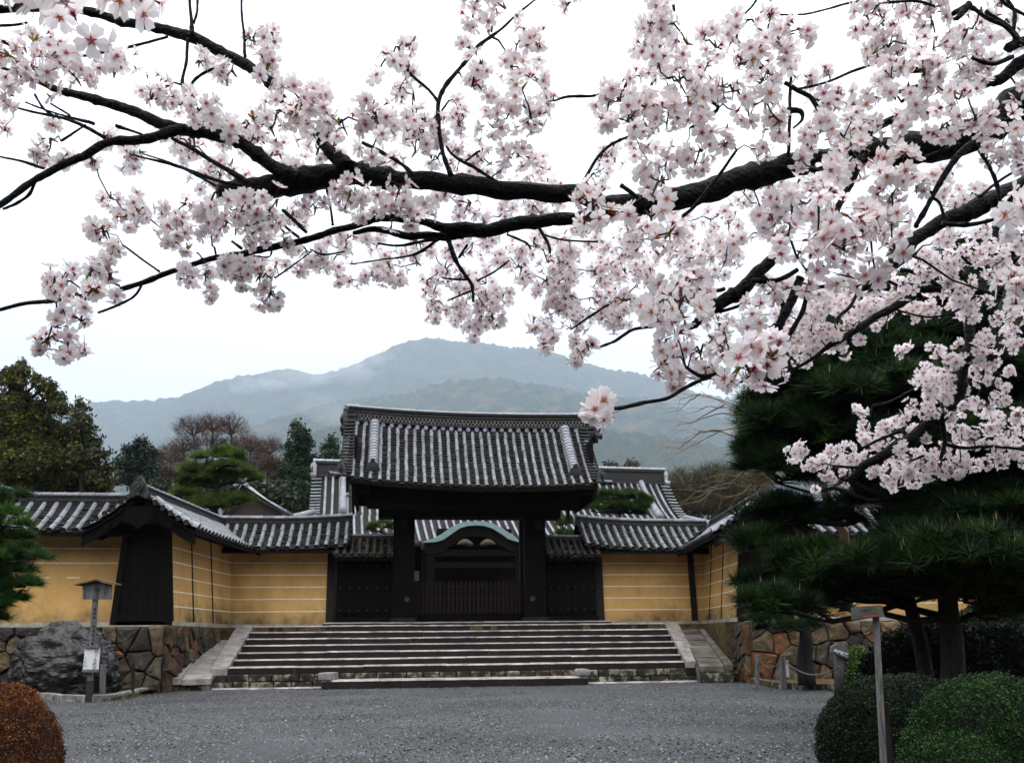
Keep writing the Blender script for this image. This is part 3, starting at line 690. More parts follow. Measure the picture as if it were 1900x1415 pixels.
# ================================================================ the main gate
gate = thing('temple_gate', 'dark timber temple gate with a heavy grey tiled gable roof atop the steps', 'gate', G)
def gbox(name, x0, x1, y0, y1, z0, z1, m=m_wood, par=gate, bevel=0):
    mb = MB(); mb.box(((x0+x1)/2, (y0+y1)/2, (z0+z1)/2), (x1-x0, y1-y0, z1-z0)); return mb.build(name, m, par, world=False, bevel=bevel)
def gx(px, c=0, py=1100): return GL(px, py, c).x
def gz(py, px, c=0): return GL(px, py, c).z
# threshold stones
xa, xb = gx(604), gx(1122)
mb = MB(); 
cuts = [0, .2, .37, .55, .75, 1]
slab_row(gw(xa, -.75), gw(xb, -.75), gw(xa, .9), gw(xb, .9), ZT+.09, 0, cuts, 'threshold_stone', par=gate, m=m_coping, thick=.12, over=0)
ZG = ZT+.09
pls, prs = (gx(728), gx(768)), (gx(973), gx(1011))
ztop = gz(962, 850)              # underside of main lintel
for (a, b) in (pls, prs):
    gbox('pillar', a, b, -.27, .27, ZG, 5.3, bevel=.02)
    gbox('pillar_foot', a-.04, b+.04, -.31, .31, ZG, ZG+.12, m_stepd)
    for yy_ in (1.75,): gbox('rear_pillar', a+.12, b-.12, yy_-.18, yy_+.18, ZG, 4.7)
    gbox('tie_rail', (a+b)/2-.09, (a+b)/2+.09, -.9, 1.9, 4.05, 4.33)
    mb = MB(); c = ((a+b)/2+(.1 if a < 0 else -.1), -.285, gz(1112, 750)); n = 14   # round iron boss
    mb.add([(c[0]+math.cos(6.283*i/n)*.07, c[1]-d, c[2]+math.sin(6.283*i/n)*.07) for d in (-.02, .02) for i in range(n)], [(i, (i+1) % n, n+(i+1) % n, n+i) for i in range(n)]+[tuple(range(n, 2*n))]); mb.build('iron_boss', m_iron, gate, world=False)
gbox('lintel', gx(700), gx(1040), -.33, .33, ztop, ztop+.62, bevel=.03)
gbox('upper_lintel', gx(668), gx(1072), -.25, .25, ztop+.64, ztop+.98)
XL, XR = gx(637, -2, 905), gx(1112, -2, 905); XM = (XL+XR)/2; HWX = (XR-XL)/2
zr, ze = gz(806, 872), gz(903, 872, -2.0)
lift = lambda x: .13*max(0, abs((x-XM)/HWX))**3+(.10*max(0, (XM-x)/HWX))
pf = Prof(lambda t: (-.22-1.83*t, zr-(zr-ze)*(1.24*t-.24*t*t)))
pbk = Prof(lambda t: (.22+1.83*t, zr-(zr-ze)*(1.24*t-.24*t*t)))
roof = gbox('roof', XL+.25, XR-.25, -.3, .3, ztop+1.0, zr-.1)
deck(roof, pf, XL+.06, XR-.06, lift, m_wood); deck(roof, pbk, XL+.06, XR-.06, lift, m_wood)
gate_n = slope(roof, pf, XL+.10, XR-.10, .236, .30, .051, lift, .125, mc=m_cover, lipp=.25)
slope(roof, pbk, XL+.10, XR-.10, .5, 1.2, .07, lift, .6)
# eave rafters and purlins (visible from below)
k = 27
for i in range(k):
    x = lerp(XL+.2, XR-.2, i/(k-1)); mb = MB()
    for pr in (pf,):
        a, b = pr.at(pr.L*.1), pr.at(pr.L-.10); mb.tube([a-Vector((-x, 0, .2-lift(x))), b-Vector((-x, 0, .19-lift(x)))], .045, 4)
    mb.build('rafter', m_wood, roof, world=False)
for yy_, zz_ in ((-1.25, ze+.28), (1.25, ze+.28), (-.0, zr-.42)): 
    mb = MB(); mb.box((XM, yy_, zz_), (2*HWX-.3, .24, .26)); mb.build('purlin', m_wood, roof, world=False)
for x in (gx(672), gx(748), gx(870), gx(992), gx(1070)):
    mb = MB(); mb.box((x, 0, ztop+.80), (.2, 3.0, .3)); mb.box((x, -1.25, ze+.05), (.34, .34, .2)); mb.box((x, 1.25, ze+.05), (.34, .34, .2)); mb.build('bracket_beam', m_wood, gate, world=False)
gbox('frieze_board', gx(680), gx(1060), -1.2, -1.12, ztop+.1, ze+.2)
gbox('side_board', gx(655), gx(660), -1.4, 1.2, ztop+.35, zr-.4); gbox('side_board', gx(1083), gx(1088), -1.4, 1.2, ztop+.35, zr-.4)
# main ridge: pierced band, slabs, pale cap
def zr_(x): u = (x-XM)/HWX; return zr-.10+.10*max(0, -u)**2.2+.05*max(0, -u)+.05*max(0, u)**3
rx0, rx1 = gx(648, 0, 770), gx(1098, 0, 775); n = 24
for (za, zb, w2, nm) in ((0, .10, .27, 'ridge_slab'), (.27, .33, .20, 'ridge_slab'), (.52, .60, .20, 'ridge_slab'), (.62, .68, .24, 'ridge_slab')):
    mb = MB()
    for i in range(n):
        a, b = lerp(rx0, rx1, i/n), lerp(rx0, rx1, (i+1)/n)
        mb.hexa([(a, -w2, zr_(a)+za), (b, -w2, zr_(b)+za), (b, w2, zr_(b)+za), (a, w2, zr_(a)+za)], [(a, -w2, zr_(a)+zb), (b, -w2, zr_(b)+zb), (b, w2, zr_(b)+zb), (a, w2, zr_(a)+zb)])
    mb.build(nm, m_ridge, roof, world=False)
mb = MB()
for i in range(n):
    a, b = lerp(rx0, rx1, i/n), lerp(rx0, rx1, (i+1)/n)
    mb.hexa([(a, -.13, zr_(a)+.05), (b, -.13, zr_(b)+.05), (b, .13, zr_(b)+.05), (a, .13, zr_(a)+.05)], [(a, -.13, zr_(a)+.66), (b, -.13, zr_(b)+.66), (b, .13, zr_(b)+.66), (a, .13, zr_(a)+.66)])
mb.build('ridge_core', m_stepd, roof, world=False)
k = 27                                          # row of round discs at the foot of the ridge
mb0_ = MB(); q = 10; mb0_.add([(math.cos(6.283*j/q)*.062, d, math.sin(6.283*j/q)*.062) for d in (-.06, .1) for j in range(q)], [(j, q+j, q+(j+1) % q, (j+1) % q) for j in range(q)]+[tuple(range(q))])
dme = bpy.data.meshes.new('disc'); dme.from_pydata(mb0_.v, [], mb0_.f); dme.materials.append(mat('blue_grey_clay', (.10, .12, .16), (.22, .25, .31), 9, .4, .3, 40, .2))
for i in range(k):
    x = lerp(XL+.25, XR-.25, i/(k-1)); link('ridge_disc', dme, None, roof, Matrix.Translation((x, -.24, zr_(x)+.18)))
mb = MB(); k = 66                               # wave-pattern openwork: small half rings, two rows
for row in range(2):
    for i in range(k):
        x = lerp(rx0+.1, rx1-.1, (i+.5*row)/k); z = zr_(x)+.335+.09*row; mb.tube([(x+math.cos(a)*.045, -.175, z+math.sin(a)*.075) for a in (0, .8, 1.57, 2.34, 3.14)], .012, 4, cap=False)
mb.build('openwork', mat('openwork_clay', (.10, .095, .09), (.26, .25, .23), 20, .6), roof, world=False, kind='stuff')
k = 15
for i in range(k):
    a, b = lerp(rx0-.04, rx1+.04, i/k), lerp(rx0-.04, rx1+.04, (i+1)/k); p, q_ = Vector((a, 0, zr_(a)+.68)), Vector((b, 0, zr_(b)+.68)); d = q_-p; ln = d.length; d.normalize(); xa_ = Vector((0, -1, 0)); nrm = xa_.cross(d)
    if nrm.z < 0: nrm.negate()
    xa_ = d.cross(nrm); s = .15
    M = Matrix(((xa_.x*s, d.x*ln, nrm.x*s*.6, p.x), (xa_.y*s, d.y*ln, nrm.y*s*.6, p.y), (xa_.z*s, d.z*ln, nrm.z*s*.6, p.z), (0, 0, 0, 1))); link('ridge_cap_tile', cover_me(False, m_cover2), None, roof, M)
for x, s in ((rx0-.02, -1), (rx1+.02, 1)):
    ogre(roof, (x, 0, zr_(x)-.1), (s, 0, 0), .58, m_ridge)
    mb = MB(); mb.tube([(x-s*.3, 0, zr_(x)+.69), (x+s*.02, 0, zr_(x)+.70), (x+s*.10, 0, zr_(x)+.76)], [.10, .09, .04], 8); mb.build('ridge_tip', m_cover2, roof, world=False)
    for j in range(4):
        mb = MB(); mb.box((x-s*.12, 0, zr_(x)+.10+.15*j), (.30, .58-.06*j, .11)); mb.build('ridge_end_slab', m_ridge, roof, world=False, bevel=.02)
# descending ridges near each end
for xk in (gx(694, -.9, 800), gx(1056, -.9, 800)):
    k = 15; L0, L1 = .02, pf.L*.80
    mb = MB()
    for i in range(k):
        a, b = pf.at(lerp(L0, L1, i/k)), pf.at(lerp(L0, L1, (i+1)/k)); h = lift(xk)
        mb.hexa([(xk-.15, b.y, b.z+h-.05), (xk+.15, b.y, b.z+h-.05), (xk+.15, a.y, a.z+h-.05), (xk-.15, a.y, a.z+h-.05)], [(xk-.13, b.y, b.z+h+.16), (xk+.13, b.y, b.z+h+.16), (xk+.13, a.y, a.z+h+.16), (xk-.13, a.y, a.z+h+.16)])
        d = b-a; ln = d.length; d.normalize(); nrm = Vector((1, 0, 0)).cross(d)
        if nrm.z < 0: nrm.negate()
        xa_ = d.cross(nrm); s = .14; p = Vector((xk, a.y, a.z+h+.15))
        M = Matrix(((xa_.x*s, d.x*ln, nrm.x*s*.8, p.x), (xa_.y*s, d.y*ln, nrm.y*s*.8, p.y), (xa_.z*s, d.z*ln, nrm.z*s*.8, p.z), (0, 0, 0, 1))); link('descending_ridge_tile', cover_me(False, m_cover2), None, roof, M)
    mb.build('descending_ridge', m_cover, roof, world=False)
    e_ = pf.at(L1); 
    for q in (-.16, .16):
        link('descending_ridge_tile', cover_me(True, m_cover2), None, roof, Matrix.Translation((xk+q, e_.y+.1, e_.z+lift(xk)+.02)) @ Matrix.Rotation(math.atan2(-1.0, -1.1), 4, 'X') @ Matrix.Diagonal((.06, .3, .06, 1)))
    ogre(roof, (xk, e_.y-.02, e_.z+lift(xk)-.22), (0, -1, -.25), .42, m_ridge)
for s, x in ((-1, XL+.02), (1, XR-.02)):
    verge(roof, pf, x+s*.03, s, lift, m_ridge, .155, .058, .30, .02); verge(roof, pbk, x+s*.03, s, lift, m_ridge, .25, .055, .30, .02)
    e_ = pf.at(pf.L); ogre(roof, (x+s*.06, e_.y+.12, e_.z+lift(x)-.02), (s*.8, -.6, 0), .36, m_ridge)
    link('corner_tile', cover_me(True, m_cover), None, roof, Matrix.Translation((x+s*.02, e_.y+.12, e_.z+lift(x)+.07)) @ Matrix.Rotation(-s*R(70) if s > 0 else R(110), 4, 'Z') @ Matrix.Diagonal((.07, .4, .07, 1)))
    mb = MB(); nn = 8                            # barge boards
    for i in range(nn):
        for pr in (pf, pbk):
            a, b = pr.at(pr.L*i/nn), pr.at(pr.L*(i+1)/nn); X0, X1 = sorted((x-s*.12, x-s*.05)); h = lift(x)
            if a.y > b.y: a, b = b, a
            mb.hexa([(X0, a.y, a.z+h-.42), (X1, a.y, a.z+h-.42), (X1, b.y, b.z+h-.42), (X0, b.y, b.z+h-.42)], [(X0, a.y, a.z+h-.1), (X1, a.y, a.z+h-.1), (X1, b.y, b.z+h-.1), (X0, b.y, b.z+h-.1)])
    mb.build('barge_board', m_wood, gate, world=False)
# wings with side doors and small roofs
for (x0, x1, lab) in ((gx(620), pls[0], 'L'), (prs[1], gx(1108), 'R')):
    zt = gz(1034, 680)
    gbox('wing_sill', x0, x1, -.14, .2, ZG, ZG+.14); gbox('wing_head', x0-.02, x1, -.16, .2, zt-.02, zt+.28); gbox('wing_upper_panel', x0, x1, .0, .12, zt+.26, zt+.55)
    xc = (x0+x1)/2
    for (da, db) in ((x0+.06, xc-.006), (xc+.006, x1-.06)):
        dr_ = gbox('side_door', da, db, -.03, .05, ZG+.15, zt-.04)
        nP = 3
        for i in range(nP):
            a, b = lerp(da, db, i/nP)+.005, lerp(da, db, (i+1)/nP)-.005; mb = MB(); mb.box(((a+b)/2, -.045, (ZG+zt)/2+.05), (b-a, .025, zt-ZG-.3)); mb.build('plank', m_wood, dr_, world=False)
        for zz_ in (.33, .95, 1.55):
            mb = MB(); mb.box(((da+db)/2, -.075, ZG+zz_), (db-da-.04, .035, .09)); mb.build('rail', m_wood, dr_, world=False)
            for i in range(3):
                mb = MB(); x = lerp(da+.1, db-.1, i/2); mb.tube([(x, -.08, ZG+zz_), (x, -.105, ZG+zz_)], [.032, .016], 8); mb.build('stud', m_iron, dr_, world=False)
    # little roof above the doors
    wz, we = gz(1000, 690), gz(1031, 690, -.7)
    wp = Prof(lambda t: (.05-.85*t, wz-(wz-we)*t)); m_moss_t = MATS.get('old') or mat('mossy_clay', (.012, .010, .008), (.12, .09, .06), 9, .8, .6, 40, .3, .15, c3=(.04, .032, .024))
    wr = gbox('wing_roof', x0, x1, -.75, .3, we-.10, we-.045)
    slope(wr, wp, x0-.02, x1, .20, .3, .055, lambda x: 0, .16, mc=m_moss_t)
    ridge(wr, x0-.02, x1, lambda x: wz-.02, .1, .18, .12, .06, .3)
# lattice fence closing the passage
lat = thing('lattice_fence', 'low red brown timber lattice fence closing the gate opening', 'fence', G @ Matrix.Translation((0, 0, 0)))
la, lb = gx(766, .5), gx(976, .5); zt_, zb_ = gz(1079, 870, .5), gz(1137, 870, .5)
k = 27
for i in range(k):
    x = lerp(la+.05, lb-.05, i/(k-1)); mb = MB(); mb.box((x, .5, (zt_+zb_)/2), (.062, .05, zt_-zb_+.03)); mb.build('slat', m_red, lat, world=False)
for z in (zt_-.12, (zt_+zb_)/2, zb_+.06): 
    mb = MB(); mb.box(((la+lb)/2, .545, z), (lb-la, .04, .05)); mb.build('rail', m_red, lat, world=False)
mb = MB(); mb.box(((la+lb)/2, .5, (ZG+zb_)/2), (lb-la, .12, zb_-ZG)); mb.build('base_board', m_wood, lat, world=False)
nb = thing('notice_board', 'small pale notice hung beside the left pillar inside the gate', 'sign', G)
mb = MB(); mb.box((gx(773, .42), .42, gz(1068, 773, .42)), (.13, .02, .27)); mb.build('board', m_grey, nb, world=False)
mb = MB(); mb.box((gx(773, .42), .45, gz(1110, 773, .42)), (.03, .03, 1.3)); mb.build('post', m_wood2, nb, world=False)

# ================================================================ main hall behind
def HP(px, py, Y): return P(px, py, Y)
h0, h1 = HP(588, 860, 46.0), HP(1228, 868, 49.5)
ang = math.atan2(h1.y-h0.y, h1.x-h0.x); HM = Matrix.Translation((h0.x, h0.y, 0)) @ Matrix.Rotation(ang, 4, 'Z'); HI = HM.inverted()
hall = thing('temple_hall', 'large temple hall with pale grey tiled hip and gable roof behind the gate', 'temple hall', HM)
def HL(px, py, c):                 # local point on plane y=c of the hall
    d = ray(px, py); A = HI @ Vector((0, 0, EYE)); D = HI.to_3x3() @ d; t = (c-A.y)/D.y; return A+D*t
HLn = (h1-h0).length; HLn = math.hypot(h1.x-h0.x, h1.y-h0.y)
zr2 = HL(900, 893, -.3).z; ze2 = HL(900, 962, -3.2).z; zlow = HL(900, 1006, -6.2).z
pfh = Prof(lambda t: (-.3-2.9*t, zr2-(zr2-ze2)*(1.35*t-.35*t*t)))
hroof = link('roof', bpy.data.meshes.new('roof'), None, hall)
mb = MB(); mb.box((HLn/2, 1, ze2-.5), (HLn-1, 5, 1)); hroof.data.from_pydata([tuple(v) for v in mb.v], [], mb.f); hroof.data.materials.append(m_wood)
deck(hroof, pfh, .1, HLn-.1, lambda x: 0, m_pan, .1)
m_row = m_cover2
def rows(par, pr, x0, x1, dx, r, name='tile_row', m=m_row, rng_=None):
    n = round((x1-x0)/dx)
    for i in range(n):
        x = x0+(i+.5)*(x1-x0)/n; a, b = rng_(x) if rng_ else (0, pr.L)
        if b-a < .3: continue
        pts = [pr.at(lerp(a, b, j/6))+Vector((x, 0, .04)) for j in range(7)]; mb = MB(); mb.tube(pts, r, 8); mb.build(name, m, par, world=False, smooth=True)
m_pale = mat('silver_tile_clay', (.15, .16, .18), (.29, .305, .34), 2, .45, .2, 50, .10, .4)
rows(hroof, pfh, .3, HLn-.3, .36, .066, m=m_pale)
mb = MB()                                        # ridge with pale cap
for (za, zb, w2) in ((-.05, .15, .35), (.18, .62, .25), (.64, .78, .32)):
    mb.box((HLn/2, 0, zr2+(za+zb)/2+.1), (HLn+.1, 2*w2, zb-za))
mb.build('ridge_stack', m_ridge, hroof, world=False)
k = 40
for i in range(k):
    a = lerp(-.15, HLn+.15, i/k); M = Matrix.Translation((a, 0, zr2+.88)) @ Matrix.Rotation(-math.pi/2, 4, 'Z') @ Matrix.Diagonal((.2, (HLn+.3)/k, .16, 1)); link('ridge_tile', cover_me(False, m_cover2), None, hroof, M)
for x, s in ((0, -1), (HLn, 1)): ogre(hroof, (x, 0, zr2), (s, 0, 0), .8, m_cover2)
for x in (1.35, HLn-1.35):                       # descending ridges
    pts = [pfh.at(pfh.L*(.02+.98*j/7))+Vector((x, 0, .22)) for j in range(8)]; mb = MB(); mb.tube(pts, [.15]*3+[.2]*5, 8); mb.build('descending_ridge', m_pale, hroof, world=False, smooth=True)
for x, s in ((0, -1), (HLn, 1)): verge(hroof, pfh, x+s*.1, s, lambda x: 0, m_cover, .3, .08, .5, .2)
# lower skirt roof, wider, flaring
psk = Prof(lambda t: (-3.2-3.0*t, ze2-(ze2-zlow)*(1.2*t-.2*t*t)))
sk = lambda x: .0
deck(hroof, psk, 0, HLn, lambda x: 0, m_pan, .1)
def rs(x):
    o_ = -x if x < 0 else (x-HLn if x > HLn else 0); return (psk.L*o_/3.0, psk.L)
rows(hroof, psk, -3.0, HLn+3.0, .36, .066, rng_=rs, m=m_pale)
for s in (-1, 1):
    x0 = 0 if s < 0 else HLn; pts = [Vector((x0+s*3.2*j/6, -3.0-3.1*j/6, ze2+.25-(ze2-zlow)*j/6+.35*(j/6)**2)) for j in range(7)]; mb = MB(); mb.tube(pts, .14, 8); mb.build('hip_ridge', m_pale, hroof, world=False, smooth=True)
    mb = MB(); C8 = [psk.at(psk.L*j/8) for j in range(9)]
    for j in range(8):
        p, q = C8[j], C8[j+1]; mb.add([(x0, p.y, p.z-.05), (x0, q.y, q.z-.05), (x0+s*3.0*(j+1)/8, q.y, q.z-.05), (x0+s*3.0*j/8, p.y, p.z-.05)], [(0, 1, 2, 3)]); mb.add([(x0+s*3.0*j/8, p.y, p.z-.05), (x0+s*3.0*(j+1)/8, q.y, q.z-.05), (x0+s*3.0*(j+1)/8, 8, q.z-.05), (x0+s*3.0*j/8, 8, p.z-.05)], [(0, 1, 2, 3)])
    mb.build('side_slope', m_pan, hroof, world=False)
mb = MB(); mb.box((HLn/2, -3.8, (ZT+zlow)/2), (HLn+1, .3, zlow-ZT)); mb.build('facade', m_wood, hall, world=False)
for i in range(11):
    mb = MB(); mb.box((i*(HLn/10), -4.0, (ZT+zlow)/2), (.3, .3, zlow-ZT)); mb.build('pillar', m_wood, hall, world=False)
# porch with undulating gable in front of the hall
pm0 = HP(882, 1000, 38.0); PM = Matrix.Translation((pm0.x, pm0.y, 0)) @ Matrix.Rotation(AL, 4, 'Z'); PI_ = PM.inverted()
porch = thing('entrance_porch', 'entrance porch with undulating blue green copper gable seen through the gate', 'porch', PM)
def PLc(px, py, c=0):
    d = ray(px, py); A = PI_ @ Vector((0, 0, EYE)); D = PI_.to_3x3() @ d; t = (c-A.y)/D.y; return A+D*t
top = [(786, 1004), (800, 1000), (818, 991), (836, 978), (852, 970), (868, 967), (884, 966.5), (900, 967), (916, 971), (932, 979), (948, 990), (962, 1000), (974, 1003)]
bot = [(786, 1006), (808, 1005), (822, 1001), (838, 990), (854, 979), (868, 975), (884, 974), (899, 975), (914, 980), (930, 990), (944, 1000), (958, 1004), (974, 1006)]
tp = [PLc(*p) for p in top]; bt = [PLc(*p) for p in bot]; mb = MB()
for i in range(len(tp)-1):
    a, b, c, d = bt[i], bt[i+1], tp[i+1], tp[i]
    mb.hexa([(a.x, 0, a.z), (b.x, 0, b.z), (b.x, 3, b.z), (a.x, 3, a.z)], [(d.x, 0, d.z), (c.x, 0, c.z), (c.x, 3, c.z), (d.x, 3, d.z)])
mb.build('curved_roof', m_teal, porch, world=False)
mb = MB()
for i in range(len(tp)-1):
    a, b = bt[i], bt[i+1]; s = lambda v: Vector((tp[6].x+(v.x-tp[6].x)*.97, 0, v.z))
    a, b = s(a), s(b); mb.hexa([(a.x, .12, a.z-.45), (b.x, .12, b.z-.45), (b.x, .3, b.z-.45), (a.x, .3, a.z-.45)], [(a.x, .12, a.z), (b.x, .12, b.z), (b.x, .3, b.z), (a.x, .3, a.z)])
mb.build('gable_board', m_wood, porch, world=False)
zc = PLc(880, 1008).z; zb2 = PLc(880, 1030).z
for nm, x0, x1, z0, z1, y0, y1 in (('gable_wall', 812, 952, 1012, 978, .5, .7), ('tie_beam', 795, 970, 1030, 1018, .2, .5), ('lower_beam', 795, 970, 1052, 1042, .2, .5), ('porch_wall', 785, 985, 1150, 1012, 2.6, 2.8)):
    p, q = PLc(x0, z0), PLc(x1, z1); mb = MB(); mb.box(((p.x+q.x)/2, (y0+y1)/2, (p.z+q.z)/2), (q.x-p.x, y1-y0, q.z-p.z)); mb.build(nm, m_wood, porch, world=False)
for px in (800, 965):
    p = PLc(px, 1030); mb = MB(); mb.box((p.x, .35, (ZT+p.z)/2), (.3, .3, p.z-ZT)); mb.build('pillar', m_wood, porch, world=False)
for px in (863, 906):
    p = PLc(px, 1011, .0); s = 1 if px > 880 else -1; mb = MB(); pts = [(p.x-.32*s+.09*s*j*1.0, .08, p.z+.02+.12*math.sin(j*.42)) for j in range(8)]
    mb.tube(pts, [.05, .09, .12, .14, .13, .10, .07, .03], 8); mb.build('carving', mat('faded_carving', (.055, .045, .03), (.09, .075, .05), 10, .8), porch, world=False, smooth=True)
# side building gable seen at left
sb = thing('side_building', 'small tiled gable roof peeking above the wall left of the hall', 'building', Matrix.Translation(P(455, 950, 36)))
ap, el, er = P(456, 903, 36), P(420, 960, 36), P(530, 950, 36.5)
mb = MB(); 
q = [Vector((el.x, 36, el.z)), Vector((ap.x, 36, ap.z-.1)), Vector((er.x, 36, er.z-.1))]
mb.add([(q[0].x, 36, 1.4), q[0], q[1], q[2], (q[2].x, 36, 1.4), (q[0].x, 44, 1.4), q[0]+Vector((0, 8, 0)), q[1]+Vector((0, 8, 0)), q[2]+Vector((0, 8, 0)), (q[2].x, 44, 1.4)], [(4, 3, 2, 1, 0), (1, 2, 7, 6), (2, 3, 8, 7), (3, 4, 9, 8), (0, 1, 6, 5)]); mb.build('gable_wall', mat('brown_wall', (.04, .025, .02), (.06, .04, .03), 3), sb)
for a, b in ((q[1], q[0]), (q[1], q[2])):
    for off in (0, .35, .8):
        mb = MB(); mb.tube([a+Vector((0, off-.3, .12)), (a+b)/2+Vector((0, off-.3, .02)), b+Vector((0, off-.3, .1))], .10, 8); mb.build('verge_roll', m_cover2, sb, smooth=True)
    mb = MB(); mb.hexa([b+Vector((0, -.5, 0)), a+Vector((0, -.5, 0)), a+Vector((0, 8, 0)), b+Vector((0, 8, 0))], [v+Vector((0, 0, .12)) for v in (b+Vector((0, -.5, 0)), a+Vector((0, -.5, 0)), a+Vector((0, 8, 0)), b+Vector((0, 8, 0)))]); mb.build('roof_slope', m_pan, sb)
RMo = RM[sb.name]
ogre(sb, RMo.inverted() @ (q[1]+Vector((0, -.6, .0))), (0, -1, 0), .45, m_cover2)
# ================================================================ mountains
def hill(name, prof, Y, depth, seed, c1, c2, c3, bump=9, n=420, m=46):
    px = [p[0] for p in prof]; py = [p[1] for p in prof]; V = []
    for j in range(m):
        t = j/(m-1)                                   # 0 foot (near) .. 1 crest
        for i in range(n):
            x_ = lerp(px[0], px[-1], i/(n-1)); y_ = float(np.interp(x_, px, py)); top = P(x_, y_, Y)
            h = top.z; yy_ = Y-depth*(1-t)**1.0; zz = h*(math.sin(t*1.30)/math.sin(1.30))**1.15
            w_ = noise.fractal((top.x/1040, yy_/1040, seed), .9, 2.1, 5)*h*.07*t*(1-t)*2.6
            rd_ = noise.ridged_multi_fractal((top.x/1400, yy_/2600, seed+5), .8, 2.2, 4, 1, 2)*h*.06*(1-t)*t*3
            b_ = (noise.noise((top.x/34, yy_/34, seed))+.7*noise.noise((top.x/13, yy_/18, seed)))*bump*(.35+.65*t)
            V.append((top.x, yy_, zz+w_+rd_+b_-4))
    b0 = len(V)
    for i in range(n): V.append((V[(m-1)*n+i][0], Y+1800, -80))
    T = []
    for j in range(m):
        for i in range(n-1): a = j*n+i; T += [(a, a+1, a+n+1), (a, a+n+1, a+n)]
    mt = mat(name+'_forest', c1, c2, .010, .95, 1.0, .06, 0, .1, 12, c3=c3)
    bp = [x for x in mt.node_tree.nodes if x.type == 'BUMP'][0]; bp.inputs['Distance'].default_value = 14
    o = np_mesh(name, np.array(V), np.array(T), None, mt, None, 'structure', True); return o
hill('far_mountain', [(-300, 800), (60, 778), (180, 762), (235, 752), (330, 749), (380, 742), (440, 716), (520, 700), (570, 697), (600, 703), (650, 690), (700, 668), (745, 645), (790, 634), (830, 634), (880, 641), (935, 650), (1000, 655), (1060, 672), (1120, 687), (1170, 692), (1215, 712), (1260, 732), (1320, 748), (1420, 770), (1600, 790), (2200, 820)], 7200, 3000, 3.1, (.008, .030, .026), (.07, .075, .045), (.020, .046, .034), 34)
hill('middle_mountain', [(-300, 860), (200, 850), (420, 822), (500, 800), (560, 776), (620, 752), (680, 745), (760, 738), (830, 716), (900, 713), (960, 719), (1040, 726), (1120, 742), (1180, 748), (1260, 772), (1400, 790), (1700, 800), (2200, 830)], 4800, 1800, 8.3, (.005, .028, .020), (.10, .080, .040), (.014, .044, .026), 32)
hill('near_hill', [(-300, 900), (200, 880), (450, 870), (560, 842), (600, 800), (650, 796), (720, 800), (800, 820), (1000, 812), (1100, 800), (1200, 806), (1300, 822), (1450, 850), (1900, 870), (2200, 870)], 3000, 1000, 12.7, (.008, .026, .014), (.06, .05, .025), (.018, .038, .02), 22)
mast = thing('radio_mast', 'tiny thin radio mast on the distant left ridge', 'mast', P(350, 747, 7100)); mb = MB(); a = P(350, 749, 7100); b = P(350.5, 727, 7100); mb.tube([a-Vector((0, 0, 12)), b], [4.5, 2.6], 4); mb.build('lattice_mast', m_grey, mast)
# ================================================================ haze
hz = MB(); hz.box((0, 4400, 1500), (22000, 10000, 3002)); ho = hz.build('haze', m_blk); ho.data.materials.clear()
hm = bpy.data.materials.new('haze'); hm.use_nodes = True; t = hm.node_tree; t.nodes.clear(); vo = t.nodes.new('ShaderNodeVolumePrincipled'); oo = t.nodes.new('ShaderNodeOutputMaterial'); t.links.new(vo.outputs[0], oo.inputs['Volume'])
vo.inputs['Color'].default_value = (.70, .80, .95, 1); vo.inputs['Density'].default_value = .000098; vo.inputs['Anisotropy'].default_value = .1
ho.data.materials.append(hm); tag(ho, 'pale blue spring haze filling the air over the valley', 'haze', kind='stuff')
# ================================================================ foliage templates
def needle_T(n, seed, spread=1.3, w_=.045, droop=0):
    rd = np.random.default_rng(seed); V, T, C = [], [], []
    for i in range(n):
        th = rd.random()*6.28; ph = spread*math.sqrt(rd.random()); l = rd.uniform(.75, 1.1)
        d = np.array([math.sin(ph)*math.cos(th), math.sin(ph)*math.sin(th), math.cos(ph)]); s = np.cross(d, rd.normal(size=3)); s /= np.linalg.norm(s)
        b = len(V); V += [d*.04-s*w_/2, d*.04+s*w_/2, d*l]; T.append((b, b+1, b+2)); C += [(.75,)*3, (.75,)*3, (1.15,)*3]
    return np.array(V), np.array(T), np.array(C)
def leaf_T(n, seed, size=.32, flat=.6):
    rd = np.random.default_rng(seed); V, T, C = [], [], []
    for i in range(n):
        c = rd.normal(0, .42, 3); a = rd.normal(size=3); a[2] *= flat; a /= np.linalg.norm(a); s = np.cross(a, rd.normal(size=3)); s /= np.linalg.norm(s); l = size*rd.uniform(.7, 1.3)
        b = len(V); V += [c-a*l, c-s*l*.42, c+a*l, c+s*l*.42]; T += [(b, b+1, b+2), (b, b+2, b+3)]; g = rd.uniform(.8, 1.2); C += [(g,)*3]*4
    return np.array(V), np.array(T), np.array(C)
def twig_T(n, seed, w_=.02):
    rd = np.random.default_rng(seed); V, T, C = [], [], []
    for i in range(n):
        c = rd.normal(0, .1, 3); d = rd.normal(size=3)*[.8, .8, .8]+[0, 0, .7]; d /= np.linalg.norm(d); s = np.cross(d, rd.normal(size=3)); s /= np.linalg.norm(s)
        b = len(V); V += [c-s*w_/2, c+s*w_/2, c+d*rd.uniform(.6, 1.2)]; T.append((b, b+1, b+2)); C += [(1, 1, 1)]*3
    return np.array(V), np.array(T), np.array(C)
NT = [needle_T(24, i) for i in range(4)]; LT = [leaf_T(7, i) for i in range(3)]; TT_ = [twig_T(7, i) for i in range(3)]
